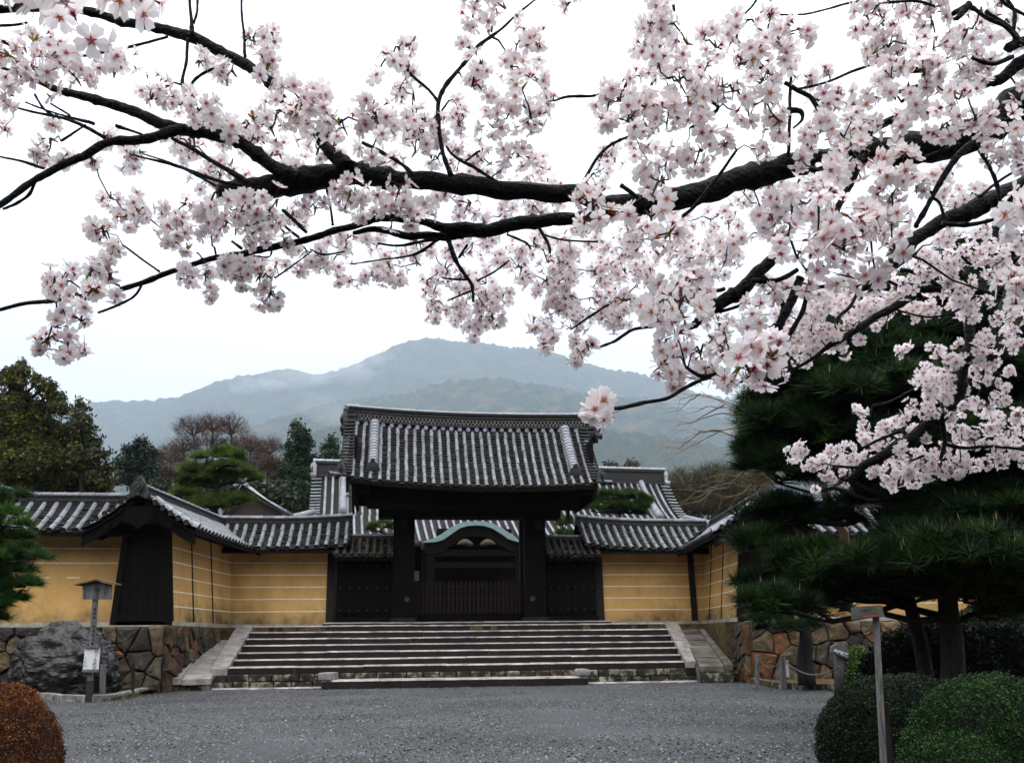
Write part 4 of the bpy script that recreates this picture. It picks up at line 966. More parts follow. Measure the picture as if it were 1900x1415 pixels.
def grow(name, par, tmpl, pos, dirs, size, cols, m):
    """scatter several template variants, joined in one mesh"""
    Vs, Ts, Cs, b = [], [], [], 0; k = len(pos); idx = rng.integers(0, len(tmpl), k)
    sz = size*(.75+.5*rng.random(k)); cols = np.array(cols); ci = rng.integers(0, len(cols), k); f = rng.random((k, 1))
    tint = cols[ci]*(.5+1.0*f)
    for q in range(len(tmpl)):
        s = idx == q
        if not s.any(): continue
        V, T, C = scatter(*tmpl[q], pos[s], rotz_to(dirs[s], rng.random(s.sum())*6.28), sz[s], tint[s]); Vs.append(V); Ts.append(T+b); Cs.append(C); b += len(V)
    return np_mesh(name, np.vstack(Vs), np.vstack(Ts), np.vstack(Cs), m, par)
def ell(c, r, n, top=-.2, shell=.55):
    """points on/in an ellipsoid's outer shell above height fraction top, with outward directions"""
    d = rng.normal(size=(n*3, 3)); d /= np.linalg.norm(d, axis=1, keepdims=True); d = d[d[:, 2] > top][:n]
    rr = shell+(1-shell)*rng.random((len(d), 1))**.5; p = d*rr*np.array(r)+np.array(c); return p, d
def limb(mb, a, b, r0, r1, n=5, wob=.06, sides=6):
    a, b = Vector(a), Vector(b); L_ = (b-a).length; pts = [lerp(a, b, i/n)+(Vector((random.uniform(-1, 1), random.uniform(-1, 1), random.uniform(-1, 1)))*wob*L_ if 0 < i < n else Vector()) for i in range(n+1)]
    mb.tube(pts, [lerp(r0, r1, i/n) for i in range(n+1)], sides); return pts
def pine(label, base, trunk, pads, Y, nl, dens, cols, name='pine_tree', tr=.16, group=None, candles=True, br=.035):
    """pads: (px,py,rx_px,ry_px,dY); trunk: list of (px,py) from the foot up"""
    B = base; t_ = thing(name, label, 'pine tree', Matrix.Translation(B), group)
    tp_ = [B]+[P(x, y, Y+dy) for x, y, dy in trunk]; mb = MB(); n = len(tp_); sm = []
    for i in range(n-1):
        for j in range(3): sm.append(lerp(tp_[i], tp_[i+1], j/3)+Vector((random.uniform(-1, 1), random.uniform(-1, 1), 0))*tr*.12)
    sm.append(tp_[-1]); k = len(sm); mb.tube(sm, [tr*lerp(1.12, .35, i/(k-1)) for i in range(k)], 12, jit=.08); mb.build('trunk', m_pbark, t_, smooth=True)
    Ps, Ds, Pc = [], [], []; bm = MB()
    for (px, py, rx, ry, dy) in pads:
        y_ = Y+dy; c = P(px, py, y_); r = (rx/F*y_, rx/F*y_*.8, ry/F*y_)
        near = min(sm, key=lambda q: (q-c).length+max(0, q.z-c.z)*2); limb(bm, near, c-Vector((0, 0, r[2]*.4)), br*1.3, br*.4, 5, .06)
        k2 = max(40, int(dens*7*rx*ry/100)); nb_ = max(6, k2//26)
        # tufts grouped in sub-clumps so the pad has an uneven, layered edge
        cp, cdv = ell(c, r, nb_, -.35, .5)
        for q in range(len(cp)):
            m_ = k2//nb_; sc_ = np.array([r[0], r[1], r[2]*.9])*.30
            d = rng.normal(size=(m_, 3)); d[:, 2] = np.abs(d[:, 2])*.7; p = cp[q]+d*sc_*.55; Ps.append(p); dd = d/np.linalg.norm(d, axis=1, keepdims=True)*.7+cdv[q]*.45+np.array([0, 0, .75]); Ds.append(dd)
        for q in range(min(6, len(cp))): limb(bm, c-Vector((0, 0, r[2]*.4)), Vector(cp[q])-Vector((0, 0, r[2]*.2)), br*.4, br*.15, 3, .08, 4)
    bm.build('branches', m_pbark, t_, smooth=True)
    Ps, Ds = np.vstack(Ps), np.vstack(Ds); grow('needles', t_, NT, Ps, Ds, nl, cols, m_needle)['kind'] = 'stuff'
    if candles:
        s = rng.random(len(Ps)) < .035; p = Ps[s]; D = np.tile([0, 0, 1.], (len(p), 1))+rng.normal(0, .12, (len(p), 3)); TV = np.array([(-.035, 0, .75), (.035, 0, .75), (0, .035, .75), (0, 0, 1.22)]); 
        V, T, C = scatter(TV, np.array([(0, 1, 3), (1, 2, 3), (2, 0, 3)]), np.ones((4, 3)), p, rotz_to(D, rng.random(len(p))), np.full(len(p), nl*.9), np.tile([.16, .12, .05], (len(p), 1))); np_mesh('candles', V, T, C, m_needle, t_, 'stuff')
    return t_
DG = [(.006, .020, .005), (.010, .032, .007), (.004, .012, .004), (.034, .080, .010), (.008, .024, .006)]
LG = [(.05, .10, .014), (.08, .13, .018), (.03, .07, .014), (.10, .14, .02)]
# big dark pines on the right
gA = Vector((5.25, 11.5, 0)); gB = ground(1720, 1330, 0); 
gA = Vector(P(1768, 1275, 11.0)); gA.z = 0; gB = Vector(P(1725, 1262, 11.6)); gB.z = 0
pine('tall dark pine with the thick upright trunk behind the right bushes', gA, [(1768, 1240, 0), (1760, 1100, 0), (1752, 940, 0), (1765, 800, .1), (1790, 640, .2)],
     [(1640, 640, 120, 40, .5), (1760, 560, 150, 45, .8), (1850, 640, 120, 50, .2), (1560, 660, 120, 45, .4), (1500, 720, 110, 45, .2), (1620, 740, 120, 45, -.3), (1790, 720, 130, 45, -.2), (1880, 760, 110, 50, .3), (1470, 800, 90, 45, 0), (1600, 830, 130, 45, .2), (1750, 830, 120, 45, .4), (1880, 860, 100, 50, 0), (1700, 920, 130, 40, .6), (1850, 960, 110, 45, -.2), (1780, 1040, 130, 50, -.8), (1900, 1080, 90, 45, -.6), (1660, 1060, 90, 40, -.8), (1440, 880, 60, 40, .1), (1820, 500, 90, 50, .9), (1860, 1130, 70, 30, .2), (1700, 640, 110, 50, 1.2), (1560, 750, 110, 50, .9), (1720, 780, 120, 50, 1.0), (1840, 700, 120, 50, 1.0), (1520, 850, 100, 44, .8), (1680, 860, 110, 44, 1.1), (1800, 900, 120, 44, .9), (1900, 940, 100, 50, .8), (1620, 880, 90, 40, 1.5), (1500, 790, 90, 40, 1.5), (1840, 1010, 90, 44, .6), (1900, 1060, 70, 60, .5), (1560, 640, 60, 40, .9), (1780, 900, 90, 44, 1.4), (1690, 720, 100, 44, 1.5), (1410, 770, 36, 26, .4), (1395, 850, 26, 22, .2), (1720, 1040, 90, 30, .2), (1820, 1105, 90, 26, .6), (1700, 1085, 70, 22, .7), (1870, 1050, 80, 34, 1.2), (1610, 1085, 60, 22, .3), (1405, 1120, 50, 22, -.3), (1560, 1075, 70, 26, -.2), (1470, 1130, 60, 20, -.3), (1660, 1110, 60, 20, .8), (1770, 1100, 70, 24, .9), (1690, 1050, 80, 30, .4), (1880, 600, 100, 50, 1.0), (1750, 960, 100, 34, .3), (1900, 1000, 90, 44, 0), (1700, 1010, 90, 34, -.2), (1420, 830, 40, 34, .2), (1740, 1080, 80, 28, -.2), (1880, 820, 110, 40, -.6), (1640, 690, 110, 40, .2), (1700, 560, 110, 40, .6)],
     11.0, .24, 1.6, DG, tr=.135)
pine('leaning pine with the slanting trunk left of the upright one', gB, [(1712, 1215, 0), (1690, 1120, 0), (1660, 1030, 0), (1600, 960, 0)],
     [(1480, 960, 90, 30, .2), (1440, 1020, 80, 32, 0), (1510, 1050, 90, 34, -.3), (1430, 1085, 55, 24, .2), (1620, 1090, 80, 34, -.5), (1560, 1110, 80, 28, .3), (1680, 1000, 60, 28, 0), (1450, 960, 50, 30, -.2)],
     11.6, .22, 1.7, DG, tr=.10)
gC = Vector(P(1494, 1230, 18.5)); gC.z = .12
pine('small pine with a thin trunk in front of the right stone wall', gC, [(1494, 1200, 0), (1492, 1150, 0), (1488, 1100, 0)], [(1440, 1110, 50, 16, 0), (1500, 1120, 60, 18, .3), (1425, 1150, 32, 14, -.3), (1470, 1162, 50, 14, -.2), (1540, 1135, 45, 16, .2)], 18.5, .22, 3.0, DG, tr=.16)
gL = Vector(P(-40, 1290, 12.5)); gL.z = 0
pine('dark green pine at the left edge spreading layered pads before the ochre wall', gL, [(-40, 1150, 0), (-30, 1000, 0), (-20, 900, 0)], [(-8, 925, 44, 22, 0), (8, 970, 40, 18, -.2), (-5, 1010, 62, 20, .1), (30, 1036, 46, 16, -.2), (0, 1066, 72, 18, .2), (34, 1096, 46, 16, -.1), (-8, 1120, 52, 16, 0), (-60, 960, 60, 60, 0), (-60, 1060, 70, 60, 0), (-20, 1145, 36, 18, -.2)], 12.5, .17, 3.2, [(.018, .060, .008), (.035, .095, .012), (.010, .035, .008), (.055, .12, .016)], tr=.14)
# garden pines behind the walls
g = Vector(P(405, 1100, 30)); g.z = ZT
pine('bright green cloud pruned pine above the left wall', g, [(405, 1000, 0), (398, 950, 0), (402, 915, 0), (408, 870, 0)], [(405, 850, 42, 16, 0), (370, 872, 34, 12, 0), (432, 876, 42, 15, -.2), (400, 893, 40, 13, .2), (350, 898, 20, 9, 0), (462, 888, 18, 8, 0), (352, 915, 28, 10, 0), (385, 936, 45, 14, 0), (440, 930, 34, 14, .2), (345, 945, 26, 12, 0)], 30, .26, 8, LG, tr=.16, br=.06)
g = Vector(P(1150, 1100, 31)); g.z = ZT
pine('clipped round pine showing between the gate roof and the right wall', g, [(1150, 1000, 0), (1150, 950, 0)], [(1128, 928, 24, 14, 0), (1158, 922, 24, 12, 0), (1186, 930, 20, 14, .1), (1102, 944, 20, 12, 0), (1192, 948, 18, 14, 0), (1150, 948, 34, 12, .1)], 31, .24, 12, [(.035, .08, .014), (.06, .11, .02), (.025, .06, .012)], tr=.12, br=.05, candles=False)
g = Vector(P(705, 1100, 31)); g.z = ZT
pine('little flat topped pine glimpsed left of the big left pillar', g, [(708, 1030, 0), (708, 985, 0)], [(710, 976, 26, 7, 0), (712, 999, 28, 5, .2), (690, 984, 10, 4, 0)], 31, .2, 16, LG, tr=.08, br=.03, candles=False)
g = Vector(P(1048, 1100, 31.5)); g.z = ZT
pine('sliver of bright pine glimpsed right of the big right pillar', g, [(1048, 1030, 0), (1048, 1000, 0)], [(1050, 970, 14, 10, 0), (1048, 993, 14, 9, 0)], 31.5, .2, 20, LG, tr=.08, br=.03, candles=False)
# ================================================================ broadleaf / conifers behind
def leafy(name, label, cat, px, Y, blobs, foot, size, dens, cols, tr=.3, tmpl=None, m=None, dirup=.4, group=None, zf=ZT, inner=True, dj=.6):
    b = Vector(P(px, foot, Y)); b.z = zf; t_ = thing(name, label, cat, Matrix.Translation(b), group); topy = min(q[1]-q[3]*.5 for q in blobs)
    tpx = P(px, topy, Y); mb = MB(); pts = limb(mb, b, tpx, tr, tr*.15, 6, .015, 8)
    Ps, Ds = [], []
    for (x, y, rx, ry) in blobs:
        yy_ = Y+random.uniform(-dj, dj); c = P(x, y, yy_); r = (rx/F*Y, rx/F*Y, ry/F*Y); k = int(dens*rx*ry/100); p, d = ell(c, r, k, -.75, .45); keep = np.array([noise.noise(tuple(q*(1.6/max(r[0], .3)*1.2))) for q in p]) > -.22
        Ps.append(p[keep]); Ds.append(d[keep]+np.array([0, 0, dirup]))
        near = min(pts, key=lambda q: (q-c).length); limb(mb, near, c, tr*.3, tr*.08, 4, .05, 5)
    mb.build('trunk', m_pbark, t_, smooth=True); grow('crown', t_, tmpl or LT, np.vstack(Ps), np.vstack(Ds), size, cols, m or m_leaf); return t_
YG = [(.040, .050, .007), (.075, .078, .008), (.022, .032, .006), (.11, .10, .010), (.012, .02, .005)]
rb = random.Random(3); sil = lambda x: float(np.interp(x, [-60, 0, 40, 60, 80, 105, 125, 145, 165, 185, 205], [690, 684, 668, 690, 702, 716, 748, 790, 838, 872, 905])); blobs = []
for i in range(105):
    x = rb.uniform(-50, 195); y0 = sil(x); y = lerp(y0+8, 912, rb.random()**.8)
    if y < 915: blobs.append((x, y, rb.uniform(13, 26), rb.uniform(7, 13)))
blobs += [(40, 676, 7, 10), (44, 690, 14, 9), (26, 690, 10, 8), (66, 704, 12, 8), (92, 716, 10, 8), (20, 780, 60, 60), (60, 860, 80, 50)]
leafy('evergreen_tree', 'big dense olive green evergreen tree rising at the left behind the wall', 'tree', 45, 44, blobs, 1100, .25, 70, YG, .4, dirup=.5)
cb = [(152, 752, 9, 10), (150, 775, 16, 9), (158, 795, 20, 10), (165, 818, 26, 10), (172, 842, 30, 10), (178, 868, 32, 10), (182, 890, 30, 10), (150, 850, 30, 24)]
leafy('cedar_tree', 'narrow dark cedar with drooping tiers beside the olive evergreen', 'tree', 155, 43, cb, 1100, .32, 40, [(.022, .035, .012), (.04, .05, .016), (.06, .055, .014)], .25, dirup=-.1)
leafy('fir_tree', 'dark blue green fir left of the brown bare trees', 'tree', 255, 60, [(262, 820, 10, 8), (250, 838, 24, 10), (278, 840, 12, 9), (240, 860, 28, 12), (262, 868, 30, 14), (240, 888, 28, 12), (270, 895, 34, 14)], 1080, .34, 70, [(.010, .024, .016), (.016, .034, .022), (.008, .018, .012)], .3, dirup=.1)
leafy('cypress_tree', 'tall dark green cypress between the bare trees and the hall roof', 'tree', 556, 62, [(551, 790, 10, 8), (556, 806, 18, 12), (566, 822, 14, 10), (550, 830, 22, 14), (558, 850, 26, 16), (545, 875, 32, 18), (570, 885, 30, 20), (550, 910, 38, 22), (590, 860, 14, 14), (560, 940, 44, 20)], 1080, .34, 70, [(.016, .038, .016), (.024, .05, .02), (.012, .028, .012)], .3, dirup=.3)
leafy('cypress_tree', 'small dark cypress close against the left end of the gate ridge', 'tree', 615, 64, [(617, 818, 8, 8), (612, 832, 16, 10), (618, 848, 20, 10), (606, 862, 22, 10)], 1080, .34, 70, [(.016, .036, .018), (.024, .046, .022)], .25, dirup=.2)
# bare brownish trees: a mist of fine twigs on branching limbs
m_twig = mat('bare_twigs', (.8, .8, .8), (1.2, 1.2, 1.2), 1, .9, 0, 1, 0, .1, 0, vcol=True)
def bare(label, px, Y, blobs, foot, dens, cols, size=.9, tr=.22, zf=ZT, w_=None, name='bare_tree', br=True):
    b = Vector(P(px, foot, Y)); b.z = zf; t_ = thing(name, label, 'tree', Matrix.Translation(b), None); mb = MB(); tw, td = [], []
    for (x, y, rx, ry) in blobs:
        c = P(x, y, Y+random.uniform(-1, 1)); s = Y/F
        mid = lerp(b, c, .55)+Vector((random.uniform(-.4, .4), 0, 0)); limb(mb, b+Vector((0, 0, 1)), mid, tr, tr*.55, 3, .03); limb(mb, mid, c-Vector((0, 0, ry*s*.4)), tr*.55, tr*.25, 3, .05)
        for q in range(10 if br else 4):
            a = random.uniform(-1.3, 1.3); e_ = c+Vector((math.sin(a)*rx*s, random.uniform(-.6, .6)*rx*s, math.cos(a)*ry*s*.95)); pts = limb(mb, c-Vector((0, 0, ry*s*.4)), e_, tr*.22, tr*.05, 4, .07, 4)
            for p in pts[2:]:
                for _ in range(2): limb(mb, p, p+Vector((random.uniform(-.3, .3)*rx*s, random.uniform(-.3, .3)*rx*s, random.uniform(.05, .4)*ry*s)), tr*.07, tr*.03, 2, .08, 3)
        k = int(dens*rx*ry/100); p, d = ell(c, (rx*s, rx*s, ry*s), k, -.6, .25); tw.append(p); td.append(d*.5+np.array([0, 0, .6]))
    mb.build('limbs', mat('bare_bark', (.03, .022, .02), (.07, .052, .046), 3, .9), t_); grow('twigs', t_, TT_, np.vstack(tw), np.vstack(td), size, cols, m_twig); return t_
BRN = [(.070, .038, .028), (.095, .052, .038), (.045, .028, .023), (.12, .072, .052)]
bare('wide brown bare tree with fine twigs, tallest of the group over the left wall', 395, 66, [(360, 800, 36, 24), (395, 792, 30, 20), (430, 797, 30, 26), (385, 830, 40, 24), (340, 832, 26, 20), (440, 832, 30, 20)], 1090, 22, BRN, .8, .28)
bare('low russet bare tree behind the fir on the left', 300, 64, [(285, 860, 26, 20), (318, 850, 30, 22), (300, 890, 44, 20), (345, 880, 40, 26)], 1090, 30, BRN, .8, .2)
bare('russet bare tree between the cloud pruned pine and the cypress', 480, 64, [(465, 830, 24, 20), (500, 835, 26, 20), (480, 865, 40, 26), (510, 880, 30, 30), (450, 880, 30, 26)], 1090, 30, BRN, .8, .2)
leafy('evergreen_tree', 'low dark green tree crown under the russet trees behind the cloud pruned pine', 'tree', 500, 58, [(480, 920, 40, 22), (520, 925, 36, 24), (440, 915, 40, 22), (300, 915, 40, 18), (350, 910, 40, 20)], 1080, .6, 18, [(.02, .03, .012), (.032, .04, .016), (.014, .022, .010)], .2)
OLV = [(.07, .055, .025), (.055, .06, .022), (.09, .06, .035), (.04, .045, .02)]
bare('olive brown thicket of bare trees right of the hall roof', 1300, 60, [(1270, 900, 40, 30), (1330, 895, 44, 34), (1390, 890, 40, 30), (1300, 935, 60, 30), (1370, 940, 50, 30), (1250, 925, 26, 24)], 1090, 32, OLV, .8, .2)
leafy('evergreen_tree', 'dark evergreen crown low behind the thicket at the right', 'tree', 1340, 64, [(1280, 940, 50, 26), (1340, 930, 50, 34), (1400, 930, 50, 34), (1240, 945, 24, 20)], 1080, .6, 12, [(.022, .03, .012), (.03, .038, .016), (.016, .024, .010)], .2)
for x in (1133, 1172): leafy('evergreen_tree', ('tiny dark treetop just left' if x < 1150 else 'tiny dark treetop just right')+' above the right hall ridge', 'tree', x, 75, [(x, 866, 9, 6), (x, 872, 12, 6)], 1060, .5, 60, [(.03, .035, .02), (.05, .045, .025)], .15)
# overhanging bare twigs of a tree behind the pine
bt = thing('bare_tree', 'bare tree sending long thin arching twigs out left of the big pine', 'tree', Matrix.Translation(Vector((9.5, 24.5, ZT)))); mb = MB(); sp = P(1480, 800, 19)
limb(mb, Vector((9.5, 24.5, ZT)), sp, .16, .08, 6, .03)
for path in ([(1480, 800), (1400, 775), (1330, 742), (1300, 725)], [(1480, 790), (1410, 765), (1360, 750), (1300, 730), (1262, 740)], [(1480, 800), (1400, 788), (1350, 755), (1310, 755), (1290, 765)], [(1480, 810), (1390, 790), (1340, 798), (1290, 825), (1250, 842)], [(1480, 812), (1380, 812), (1330, 800), (1300, 800), (1270, 815)], [(1480, 820), (1400, 830), (1360, 860), (1330, 900), (1300, 930)], [(1480, 830), (1390, 860), (1350, 905), (1290, 912)], [(1340, 798), (1300, 800), (1262, 830), (1230, 830)], [(1400, 775), (1340, 765), (1290, 780), (1255, 790)], [(1300, 730), (1280, 742), (1262, 760)], [(1345, 750), (1310, 768), (1285, 785)], [(1390, 800), (1365, 835), (1340, 850)], [(1480, 840), (1420, 870), (1380, 915), (1340, 925)]):
    pts = [P(x, y, 19+.3*i) for i, (x, y) in enumerate(path)]; sm = []
    for i in range(len(pts)-1):
        for j in range(4): sm.append(lerp(pts[i], pts[i+1], j/4)+Vector((random.uniform(-1, 1), 0, random.uniform(-1, 1)))*.015)
    sm.append(pts[-1]); mb.tube(sm, [lerp(.022, .005, i/(len(sm)-1)) for i in range(len(sm))], 4)
    for p in sm[5:]:
        if random.random() < .7: limb(mb, p, p+Vector((random.uniform(-.8, -.1), 0, random.uniform(-.55, .12))), .006, .002, 3, .06, 3)
mb.build('limbs', mat('tan_twigs', (.10, .075, .05), (.17, .13, .09), 3, .8), bt)
p = np.array([tuple(P(random.uniform(1395, 1450), random.uniform(760, 900), 18.2)) for _ in range(260)]); grow('twigs', bt, TT_, p, np.tile([-.5, 0, .2], (260, 1)), .5, [(.14, .11, .06), (.10, .08, .04)], m_twig)
# ================================================================ bushes
def bush(label, c, r, n, size, cols, core, lobes=(), name='clipped_bush', up=.25):
    t_ = thing(name, label, 'bush', Matrix.Translation(Vector((c[0], c[1], 0)))); Ps, Ds = [], []
    allb = [(c, r)]+list(lobes); tot = sum(q[1][0]*q[1][2] for q in allb)
    mb = MB()
    for (cc, rr) in allb:
        k = int(n*rr[0]*rr[2]/tot); p, d = ell(cc, rr, k, -.25, .93)
        nz_ = np.array([noise.noise(tuple(q*3.1))+.7*noise.noise(tuple(q*9)) for q in p])[:, None]; p = p+d*nz_*.055*max(rr); sh_ = rng.random(len(p)) < .006; p[sh_] += (d[sh_]+np.array([0, 0, .5]))*rng.uniform(.02, .06, (sh_.sum(), 1)); keep = p[:, 2] > .0; 
        for (c2, r2) in allb:
            if c2 is not cc: keep &= (((p-np.array(c2))/np.array(r2))**2).sum(1) > .85
        Ps.append(p[keep]); Ds.append(d[keep]+rng.normal(0, .35, (keep.sum(), 3))+np.array([0, 0, up])); us, vs_ = 20, 12; b = len(mb.v); vs = []
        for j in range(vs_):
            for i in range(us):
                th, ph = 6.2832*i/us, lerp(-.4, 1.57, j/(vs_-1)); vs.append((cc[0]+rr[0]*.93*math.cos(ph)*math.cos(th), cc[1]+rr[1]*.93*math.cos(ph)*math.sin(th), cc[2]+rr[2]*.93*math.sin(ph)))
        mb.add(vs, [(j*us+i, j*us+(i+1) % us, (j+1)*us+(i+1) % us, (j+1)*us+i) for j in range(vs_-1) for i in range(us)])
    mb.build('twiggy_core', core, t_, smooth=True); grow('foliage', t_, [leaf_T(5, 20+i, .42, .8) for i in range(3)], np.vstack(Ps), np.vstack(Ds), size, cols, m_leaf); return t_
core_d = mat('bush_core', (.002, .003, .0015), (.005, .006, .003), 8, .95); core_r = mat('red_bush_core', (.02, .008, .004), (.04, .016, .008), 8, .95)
GR = [(.006, .028, .004), (.012, .048, .006), (.003, .013, .003), (.026, .075, .010)]
BG = [(.004, .013, .0035), (.008, .022, .005), (.002, .007, .002), (.014, .026, .007)]
a = P(1645, 1350, 7.4); bush('rounded dark green bush with small leaves behind the wooden pole', (a.x, a.y, .22), (.52, .50, .52), 24000, .022, BG, core_d, [((a.x+.34, a.y+.25, .26), (.46, .45, .48))])
a = P(1850, 1370, 6.2); bush('glossy bright green clipped bush in the right corner', (a.x, a.y, .12), (.62, .62, .68), 40000, .021, GR, core_d, [((a.x-.42, a.y-.35, .05), (.42, .40, .42)), ((a.x+.5, a.y-.1, .2), (.5, .5, .62))])
a = P(1735, 1230, 12.5); bush('deep shaded hedge mound behind the pine trunks', (a.x, a.y, .35), (.98, .7, .85), 12000, .055, [(.004, .010, .0035), (.007, .016, .005)], core_d, [((a.x+1.0, a.y+.1, .3), (.9, .6, .85))])
a = P(1880, 1200, 14); bush('olive tinted hedge mound at the right edge under the pines', (a.x, a.y, .4), (1.3, .8, 1.15), 9000, .06, [(.03, .045, .010), (.045, .055, .012)], core_d)
a = P(1594, 1240, 16.2); bush('small light green shrub beside the thick signpost', (a.x, a.y, .3), (.26, .26, .55), 1800, .055, [(.05, .10, .02), (.08, .14, .03)], core_d)
RD = [(.24, .075, .016), (.18, .045, .010), (.11, .028, .008), (.06, .020, .006), (.22, .060, .015)]; RB = [(.045, .024, .006), (.022, .018, .005), (.07, .033, .008)]
a = P(-14, 1400, 6.0); bush('rounded rust red azalea bush in the left corner', (a.x-.03, a.y, .14), (.45, .44, .68), 36000, .018, RD+RB, core_r, [((a.x-.5, a.y+.1, .2), (.45, .45, .68)), ((a.x+.06, a.y-.28, .03), (.40, .3, .54))])
# drifting mist patches along the ridge
mm_ = bpy.data.materials.new('mist'); mm_.use_nodes = True; t = mm_.node_tree; t.nodes.clear(); vo = t.nodes.new('ShaderNodeVolumePrincipled'); oo = t.nodes.new('ShaderNodeOutputMaterial'); t.links.new(vo.outputs[0], oo.inputs['Volume']); vo.inputs['Color'].default_value = (.95, .97, 1, 1); vo.inputs['Density'].default_value = .0007
import bmesh
MP = [(560, 712, 75, 20, 6300), (640, 702, 60, 22, 6250), (700, 680, 50, 16, 6500), (480, 722, 60, 14, 6300), (620, 770, 50, 10, 3900)]
for i, (x, y, rx, ry, Y) in enumerate(MP):
    me = bpy.data.meshes.new('mist'); bm = bmesh.new(); bmesh.ops.create_icosphere(bm, subdivisions=4, radius=1); c = P(x, y, Y)
    for v in bm.verts:
        p = v.co.copy(); k_ = 1+.45*noise.noise(p*1.6+Vector((i*7, 0, 0)))+.2*noise.noise(p*4); v.co = Vector((p.x*rx/F*Y*k_, p.y*380*k_, p.z*ry/F*Y*k_))
    bm.to_mesh(me); bm.free(); o = link('mist', me, mm_); o.location = c; tag(o, 'thin white mist drifting along the far mountain slopes', 'mist', kind='stuff')
# unseen tree belt added behind the camera to block low sky light
Ps, Ds = [], []; mb = MB()
for i in range(26):
    x = -48+i*3.9+random.uniform(-1, 1); y = -10-abs(x)*.05+random.uniform(-3, 2); h = random.uniform(8.5, 13); r = random.uniform(2.6, 3.8)
    mb.tube([(x, y, 0), (x+.2, y, h*.6), (x, y, h*.95)], [.3, .2, .05], 7)
    for (zc, rr) in ((h*.3, 1.0), (h*.55, 1.1), (h*.8, .8)):
        p, d = ell((x, y, zc), (r*rr, r*rr*.8, h*.24), 420, -.9, .3); Ps.append(p); Ds.append(d)
grow('skyblock_wood', None, LT, np.vstack(Ps), np.vstack(Ds), 1.0, DG+YG, m_leaf); fw = bpy.data.objects['skyblock_wood']; tag(fw, 'unseen belt of dark evergreen trees added behind the camera to block low sky light', 'wood', kind='stuff')
fk = mb.build('skyblock_wood_trunks', m_pbark); tag(fk, 'trunks of the unseen evergreen belt added to block low sky light', 'wood', kind='stuff')
# ================================================================ boulder, beds, kerbs, stakes, signs
import bmesh
def rock(name, label, cat, c, r, seed, m, sub=6, amp=.42, fr=1.0):
    t_ = bpy.data.meshes.new(name); bm = bmesh.new(); bmesh.ops.create_icosphere(bm, subdivisions=sub, radius=1)
    for v in bm.verts:
        p = v.co.copy(); n1 = noise.ridged_multi_fractal(p*fr+Vector((seed, 0, 0)), .9, 2.1, 5, 1, 2)*.32; n2 = noise.noise(p*2.4+Vector((0, seed, 0))); 
        q = p*(1+amp*(n1-.4)+.10*n2+.03*noise.noise(p*8)); st = .035*math.sin((q.z*.8+q.x*.5+n2*.5)*16)
        v.co = Vector((q.x*r[0], q.y*r[1], q.z*r[2]))*(1+st*.5)
    bm.to_mesh(t_); bm.free();  o = link(name, t_, m); o.location = c; return tag(o, label, cat)
m_rock = mat('blue_black_rock', (.0006, .0007, .001), (.038, .043, .055), 2.4, .38, 1.0, 10, 0, .5, 14, stretch=(1, 1, 2.4), c3=(.002, .0023, .003))
a = P(122, 1225, 18.9); rk = m_rock.node_tree.nodes; rk = [q for q in rk if q.type == 'VALTORGB'][0].color_ramp.elements; rk[0].position = .45; rk[1].position = .62; rk[2].position = .84
rock('boulder', 'large blue black craggy boulder standing before the left rubble wall', 'boulder', (a.x, 18.9, .42), (1.08, .64, 1.02), 3.3, m_rock)
# planting beds
def bed(pts, z0, z1, name='planting_bed'):
    mb = MB(); prism(mb, pts, z0, z1); o = mb.build(name, m_moss); o['kind'] = 'structure'; return o
kl = [ground(70, 1291, .07), ground(110, 1295, .07), ground(160, 1297, .07), ground(205, 1295, .07), ground(248, 1287, .07), ground(285, 1278, .07), ground(312, 1271, .07)]
bed([(-14, 16.2)]+[xy(v+Vector((0, .06, 0))) for v in kl]+[(-7.5, 20.25), (-13, 19.6)], .0, .085)
def kerb(pts, wmin, wmax, m, label, seed):
    k_ = thing('kerb', label, 'kerb', Matrix.Translation((pts[0].x, pts[0].y, 0))); random.seed(seed); L0 = 0; seg = []
    for a, b in zip(pts[:-1], pts[1:]):
        block_row(xy(a), xy(b), 0, .14, wmin, wmax, .16, 'kerb_stone', m, k_, bevel=.015, jit=.012, gap=.008)
m_kerb = mat('kerb_granite', (.06, .06, .05), (.30, .29, .26), 6, .75, .7, 40, .2, .4)
kerb([Vector((v.x, v.y, 0)) for v in kl[::1]], .34, .52, m_kerb, 'curved row of grey kerb stones edging the left bed', 4)
kr = [ground(1392, 1262, .07), ground(1440, 1271, .07), ground(1500, 1274, .07), ground(1560, 1276, .07)]
kerb([Vector((v.x, v.y, 0)) for v in kr], .38, .6, m_lichen, 'row of mossy kerb stones edging the right bed', 5)
bed([xy(v+Vector((0, .08, 0))) for v in kr]+[(11, 17.5), (16, 17.5), (16, 22.8), (5.7, 21.9)], 0, .085)
bed([(4.9, 14.2), (4.2, 12), (3.2, 9.2), (2.75, 8.2), (2.62, 7.2), (2.65, 6.3), (2.9, 5.2), (8, 4.5), (16, 8), (16, 17.4), (8, 16.6)], 0, .035, 'shrub_bed')
bed([(-8, 4.6), (-2.95, 4.9), (-2.7, 5.8), (-3.2, 7.0), (-8, 9)], 0, .06, 'shrub_bed')
# straw coloured pine litter on the right bed
k = 5000; p = np.stack([rng.uniform(6.2, 14, k), rng.uniform(18.2, 21.5, k), np.full(k, .09)], 1); V, T, C = scatter(*twig_T(2, 3, .06), p, rotz_to(rng.normal(size=(k, 3)), rng.random(k)), np.full(k, .10), np.array([(.24, .12, .05)])*(.5+rng.random((k, 1)))); tag(np_mesh('pine_litter', V, T, C, m_twig, None, 'stuff'), 'rusty fallen pine needles covering the right bed', 'litter')
